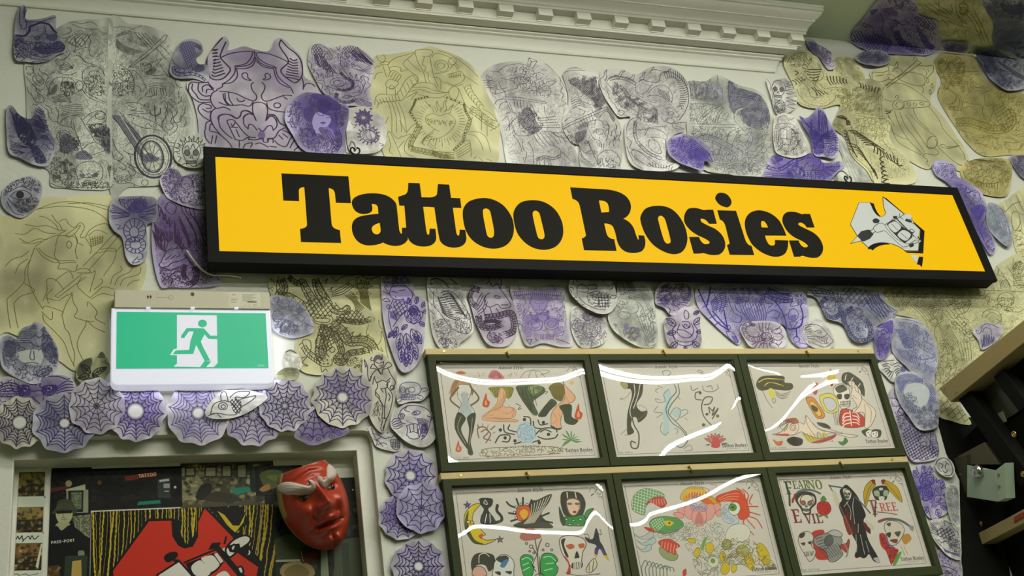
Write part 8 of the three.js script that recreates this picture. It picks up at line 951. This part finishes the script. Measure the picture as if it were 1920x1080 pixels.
sheet('large blue-violet stencil of a ribbed demon bound in thorns', d7, 'purple', 1, [60,180,90,90,250,60,500,50,760,60,960,90,1060,180,1080,330,1060,500,1080,620,1010,640,920,570,860,440,740,420,560,430,460,440,470,580,430,600,330,520,200,400,100,290], (g) => {
  g.pen('#2b2878', 1.6).between([200,230,270,160,340,140], [220,310,290,280,360,260], 8).between([230,150,260,230,250,320], [330,150,340,230,300,310], 3).busy([370,110,660,110,680,230,560,300,420,230], 90,90,3, 'wh').between([460,240,500,340,560,400], [680,240,700,330,690,400], 10).body([700,130,780,170,860,190,940,180], 90,80,16).l(360,180,380,260,420,330,480,360,460,410,400,400).l(420,240,440,300,520,340).l(690,160,700,230,760,240,720,280).l(700,330,760,300,820,320,800,370,740,360).l(880,160,940,180,920,260,1000,250).busy([960,160,1060,170,1050,260,980,250], 36,50,4, 'sw');
  g.pen('#2d2a86', 3.4).l(90,110,130,200,180,300,250,400,350,470).l(200,90,180,200,160,270).l(320,300,340,400,360,480).l(220,310,300,400,340,440).l(740,180,820,270,870,380,880,460).l(1010,260,1030,340,1010,440,920,470,880,460).l(970,460,980,540).pen('#2b2878', 1.5).ov(945,340,45,55).f('#5550a8', 920,350,970,340,965,395,930,395).p(905,405,985,405,940,470,905,405).ov(975,560,28,25).l(960,600,1000,630,1060,640,1070,610,1000,590).l(340,490,400,500,450,580,420,590,360,540,340,490).f('#443f9c', 390,530,430,540,450,585,415,585).ov(360,455,20,18); for (const [x, y] of [[110,160], [150,260], [210,360], [260,420], [800,250], [860,350], [1030,370], [200,150]]) g.p(x, y, x + 26, y - 14).p(x, y, x - 22, y + 16); g.l(290,490,330,530,380,570);
}, { smudge: ['#7d78cc', .4,18,.2], ink: '#2b2878', w: 1.6, curl: 0.006 });
sheet('lilac scorpion stencil above the frame batten', d7, 'lilac', 3, [450,480,500,420,600,410,720,410,820,440,860,520,850,640,720,660,560,650,490,570], (g) => { g.pen('#41284a', 1.5).body([560,430,500,450,490,500,540,560,620,570,680,540], 34,50,16, false).ov(690,545,45,40).busy([620,480,740,470,760,600,640,600], 50,40,3, 'o').between([640,500,620,430], [700,490,720,430], 4).l(740,500,800,470,830,500,790,520,760,510).l(740,560,800,580,840,550,810,520).l(780,490,820,450).between([620,600,580,650], [720,600,740,650], 5).l(740,590,800,620,830,590).f('#3a2450', 530,425,590,435,570,460).between([600,600,560,620], [780,600,800,640], 4); }, { smudge: ['#b39cc0', .35,8,.28], curl: 0.008, drop: .2 , plain: true });
sheet('lilac winged lion and snake stencil under the right of the sign', d7, 'dusk', 2, [1060,160,1130,100,1360,80,1560,90,1720,140,1780,240,1870,310,1820,380,1680,460,1650,560,1560,600,1460,570,1380,430,1240,380,1190,280,1140,190], (g) => { g.pen('#2e3058', 1.5).feathers([1080,130,1240,130,1380,160], [1140,180,1290,220,1380,230], 9,.7).between([1040,100,1180,110,1340,150], [1080,170,1220,180,1360,200], 4).scales([1380,110,1560,110,1660,180,1600,270,1480,250,1400,190], 50,.1).feathers([1580,200,1640,160,1700,170], [1640,300,1760,380,1820,300], 7,.6).between([1600,280,1680,360,1720,410], [1680,220,1760,290,1820,320], 5).body([1240,190,1190,250,1230,340,1310,370,1370,310,1330,240], 36,40,18).busy([1220,200,1400,190,1420,270,1300,320,1220,290], 50,60,3, 'ow').body([1480,280,1400,340,1400,420,1450,520,1520,580,1620,560,1630,450,1570,370], 44,40,26).busy([1420,280,1560,290,1570,380,1460,400], 40,60,4, 'hw').busy([1420,440,1560,400,1600,500,1500,560], 40,60,5, 'sw').l(1700,140,1730,220,1800,270,1830,290).busy([1820,290,1870,310,1840,350], 12,30,2, 'w'); }, { smudge: ['#8d90b8', .4,14,.22], ink: '#2e3058', curl: 0.006 });
sheet('white snarling wolf head stencil above the right frame', d7, 'white', 1, [1040,430,1090,400,1180,380,1260,460,1320,590,1260,650,1140,640,1040,570], (g) => { g.pen('#4b4152', 1.4).l(1040,480,1100,430,1180,440,1240,500,1300,570,1280,600,1230,630,1140,600,1060,560).l(1060,540,1140,530,1210,540,1250,510).l(1070,550,1140,560,1210,600,1260,590).between([1160,530,1170,560], [1250,540,1240,600], 6).l(1140,490,1180,480,1200,500,1160,500).between([1050,440,1110,420], [1050,520,1100,510], 5).l(1090,590,1060,570,1100,600); }, { smudge: ['#b8b0bc', .35,8,.3], curl: 0.006 , plain: true });
// ---- right column
sheet('deep violet scrap beside the upper corner of the frames', d7, 'purple', 3, [1660,480,1700,460,1820,380,1840,480,1810,600,1790,700,1720,760,1670,700], (g) => { g.pen('#2a1f78', 1.6).f('#4a389c', 1690,465,1815,400,1830,500,1800,520,1760,470).busy([1670,490,1780,480,1800,580,1770,700,1690,700], 90,60,3, 'sw').l(1700,500,1760,490,1770,520,1720,530); }, { smudge: ['#5a44b4', .5,12,.3], curl: 0.006 });
sheet('big pale blue dragon head stencil at the end of the row', d4, 'dusk', 2, [120,320,200,300,300,320,370,380,430,480,450,600,430,700,400,780,300,740,200,640,120,540,110,420], (g) => { g.pen('#454c7e', 1.3).busy([140,350,300,350,420,480,440,660,360,700,260,640,220,540], 120,80,3, 'sw').between([130,380,170,420,210,500], [200,380,230,440,260,520], 8).between([150,520,190,580], [240,540,250,620], 8).ov(235,480,40,36).ov(240,480,22,18).l(190,480,230,440,300,470,330,520,400,560).swirl(290,368,26,1.6).l(180,310,260,320,340,350).l(340,420,360,470,420,500).l(250,520,300,590,380,600).between([260,560,250,620], [330,580,310,640], 6); }, { smudge: ['#7f88bc', .4,14,.25], ink: '#454c7e', curl: 0.008 });
sheet('white and violet stern mask face stencil by the frame corner', d4, 'white', 1, [20,640,60,590,140,560,220,610,240,680,180,740,120,760,60,700], (g) => { g.pen('#2c2b34', 1.5).l(50,640,90,625,130,640).l(130,630,170,620,200,640).l(60,650,90,640,110,655,80,660).l(140,650,170,640,190,655).between([60,670,90,660,110,690], [110,740,130,700,130,680], 5).between([140,680,170,660,190,680], [150,710,170,690,180,700], 3).f('#3a28a0', 190,650,215,640,225,670,205,690,190,680).l(40,690,100,750).l(60,610,140,600); }, { curl: 0.005 , plain: true });
sheet('pale blue punk skull stencil with a spiky mohawk', d4, 'dusk', 3, [130,740,180,700,280,700,370,770,440,850,450,1000,440,1090,330,1120,260,1060,190,960,140,860], (g) => { g.f('#6a70a4', 140,760,180,715,260,710,340,760,300,770,230,770,190,810,180,850).f('#7a80ac', 380,790,420,830,420,920,380,940).pen('#4d5484', 1.2).between([150,760,200,830], [330,740,330,790], 18).between([370,800,350,830], [440,920,380,900], 10).f('#c2c8c6', 195,840,230,785,310,775,370,810,385,870,350,940,300,940,220,870).pen('#4d5266', 1.2).ov(245,885,30,26).ov(245,885,16,14).busy([200,850,280,850,300,940,280,990,210,960], 60,40,3, 'sw').between([230,940,240,980], [310,940,310,970], 6).l(195,840,210,900,230,960,280,990,340,970).ov(370,1020,62,58).ov(370,1020,30,28); for (let k = 0; k < 10; k++) { const a = k / 10 * TAU; g.leaf(370 + Math.cos(a) * 45,1020 + Math.sin(a) * 42,45, a, .35); } }, { smudge: ['#8f97bc', .4,12,.25], ink: '#4d5266', curl: 0.009 });
sheet('white and violet scaled snake stencil with a small skull', e4, 'lilac', 1, [110,380,150,310,220,380,260,500,340,640,430,680,500,660,530,780,530,890,420,930,300,920,230,780,180,600], (g) => { g.pen('#2b2750', 1.5).scales([240,660,340,650,420,690,360,780,500,800,520,880,400,910,290,890,240,780], 30,.3).body([500,670,490,740,510,810,500,880], 50,50,10, false).l(120,390,180,400,210,450,160,460,140,430).l(160,320,170,380,220,440,200,500,260,560,330,640).ov(220,510,28,30).busy([170,500,320,560,320,640,220,660], 60,40,3, 'ow').l(370,720,420,710,460,750,460,800,400,790,370,760,370,720).l(380,770,420,760,440,790).l(280,890,310,920,350,900,400,920,460,900); }, { smudge: ['#9388bc', .35,10,.25], ink: '#2b2750', curl: 0.006 });
sheet('tiny white bull-faced roundel by the black board', e4, 'white', 3, [490,960,510,910,570,895,630,930,660,1000,640,1060,580,1060,520,1020], (g) => { g.pen('#33343a', 1.8).l(500,960,520,920,570,905,620,940,645,1010,620,1050,580,1050).l(530,950,560,960,550,990).l(590,950,580,990,600,1010,580,1025,560,1010).l(520,990,550,1020).l(580,930,610,960); }, { curl: 0.004 , plain: true });
sheet('violet rose and leaf bunch stencil beside the lower right frame', e5, 'lilac', 1, [80,240,120,150,240,150,300,260,360,290,390,520,330,580,250,600,190,540,140,380], (g) => { g.pen('#3a2c90', 1.6); for (const [x, y, a, l] of [[200,220,-1.9,70], [240,210,-1.2,70], [290,290,-.6,80], [330,340,-.9,70], [140,250,-2.2,70], [330,470,.7,80], [300,520,1.3,70], [220,500,2.2,70], [160,330,2.6,60], [350,400,.1,50]]) g.leaf(x, y, l, a, .4); g.rose(210,270,65,3).rose(200,380,70,4).ov(300,430,26,34,.5).busy([230,380,340,330,350,440,260,510], 40,50,5, 'ow').l(230,540,250,600,290,590).l(120,160,140,220); }, { smudge: ['#7d6cc4', .45,12,.28], ink: '#3a2c90' });
sheet('narrow grey-green feather stencil overlapping the black rack', e5, 'grey', 2, [360,400,380,330,450,330,480,420,480,680,440,700,400,600,370,500], (g) => { g.pen('#6f7480', 1.1).busy([370,350,460,340,470,560,460,660,400,560], 90,50,3, 'so'); }, { smudge: ['#a8b0b0', .4,8,.3], curl: 0.006 });
sheet('white and violet dragon head stencil low at the right', e5, 'white', 2, [220,640,280,600,350,610,460,660,490,760,490,940,400,930,320,860,250,760], (g) => { g.pen('#2f2940', 1.5).scales([290,690,400,680,440,740,360,770,300,740], 34,.3).between([220,630,260,660,300,690], [240,720,270,730,300,740], 5).l(360,660,350,620,390,640,440,660,470,740).ov(405,765,16,14).l(300,780,330,800,380,790,420,820,480,850).l(280,790,310,820,340,850,390,880,480,900).pen('#33287a', 2).between([350,860,360,880], [470,910,480,920], 10).pen('#2f2940', 1.3).busy([380,760,480,790,480,890,400,850], 30,50,4, 'sw').l(280,600,300,560,340,560); }, { smudge: ['#aaa2c4', .35,8,.28], curl: 0.008 });
sheet('violet cactus scrap of stencil at the bottom right', e5, 'lilac', 1, [300,880,340,860,420,930,500,960,500,1120,360,1120,330,1010], (g) => { g.pen('#463c8c', 1.3).busy([310,890,400,920,420,980,350,980], 40,40,3, 'o').l(340,990,420,1020,470,1040,440,1070).pen('#2f2850', 1.6).l(330,1000,400,1010,470,1050).busy([350,1030,470,1060,480,1110,360,1110], 30,60,4, 'sw'); }, { smudge: ['#8a80c0', .4,8,.3], curl: 0.006 });
sheet('yellow tracing of a castle, wizard and skull right of the sign', d4, 'yellow', 0, [-60,60,200,10,500,0,800,20,900,-100,1120,-160,1120,360,1000,480,860,620,740,760,620,900,700,1060,560,1040,450,980,440,760,440,560,380,400,280,300,140,260,60,160], (g) => {
  g.pen('#454420', 1.15).busy([60,90,300,90,620,120,700,200,500,240,300,220,180,230], 130,90,3, 'wh').between([200,160,300,230,380,330], [280,150,400,240,440,300], 5).between([420,150,520,280,660,420], [560,140,620,240,680,330], 5).l(600,270,660,250,690,210,680,190).l(610,290,670,300,690,330).l(560,180,600,170,640,200).busy([400,220,460,220,500,300,460,360,400,330], 50,40,4, 'so').between([460,350,500,450,540,560], [540,340,580,420,620,480], 9).l(450,340,430,400,460,480).between([600,460,620,540,640,620], [690,470,700,540,700,600], 5).busy([560,240,680,340,720,460,640,460,560,360], 40,90,5, 'sw').l(660,400,720,380,760,400,740,440,700,460).busy([460,470,560,480,600,640,500,650], 60,60,6, 'sow').busy([450,640,640,640,560,760,460,760], 40,80,7, 's').scales([450,900,540,880,640,960,680,1050,540,1010,450,960], 50,.2).l(440,780,480,760,500,800,460,820);
  g.l(780,290,790,250,840,230,900,250,920,300,890,330,840,330).l(800,290,850,250,900,280).l(880,300,920,320,900,350).busy([740,90,900,130,960,230,900,230,800,180], 26,110,8, 'w').ov(950,160,60,52).busy([900,150,1000,150,1000,240,920,230], 40,50,9, 'so').p(900,-60,990,70).p(960,-80,1050,60).between([900,20,920,70], [960,20,980,80], 6).l(910,80,920,30,960,20,980,80).p(780,90,1080,105).p(1000,60,1080,60).p(1020,20,1070,20).p(870,-90,900,-60,890,-20,940,0).busy([1000,-100,1100,-100,1100,90,1000,40], 20,60,10, 'hw').p(1000,-140,1010,60).l(960,240,1040,250,1080,230);
}, { ink: '#454420', curl: 0.004, smudge: ['#aea864', .25,14,.2] });
sheet('small violet crane stencil above the timber rail', d4, 'lilac', 2, [700,400,740,360,800,330,900,350,920,400,860,480,770,530,740,460], (g) => { g.pen('#3f3a60', 1.5).l(765,400,770,360,810,340,890,370).l(775,400,790,370,830,380,840,420).feathers([780,420,820,420,860,440], [770,510,810,500,850,470], 7,.8).l(760,440,770,520).swirl(740,395,22,1); }, { smudge: ['#a9a2c4', .4,6,.3] , plain: true });

for (const p of pages) p.tex.needsUpdate = true;
renderer.render(scene, camera);
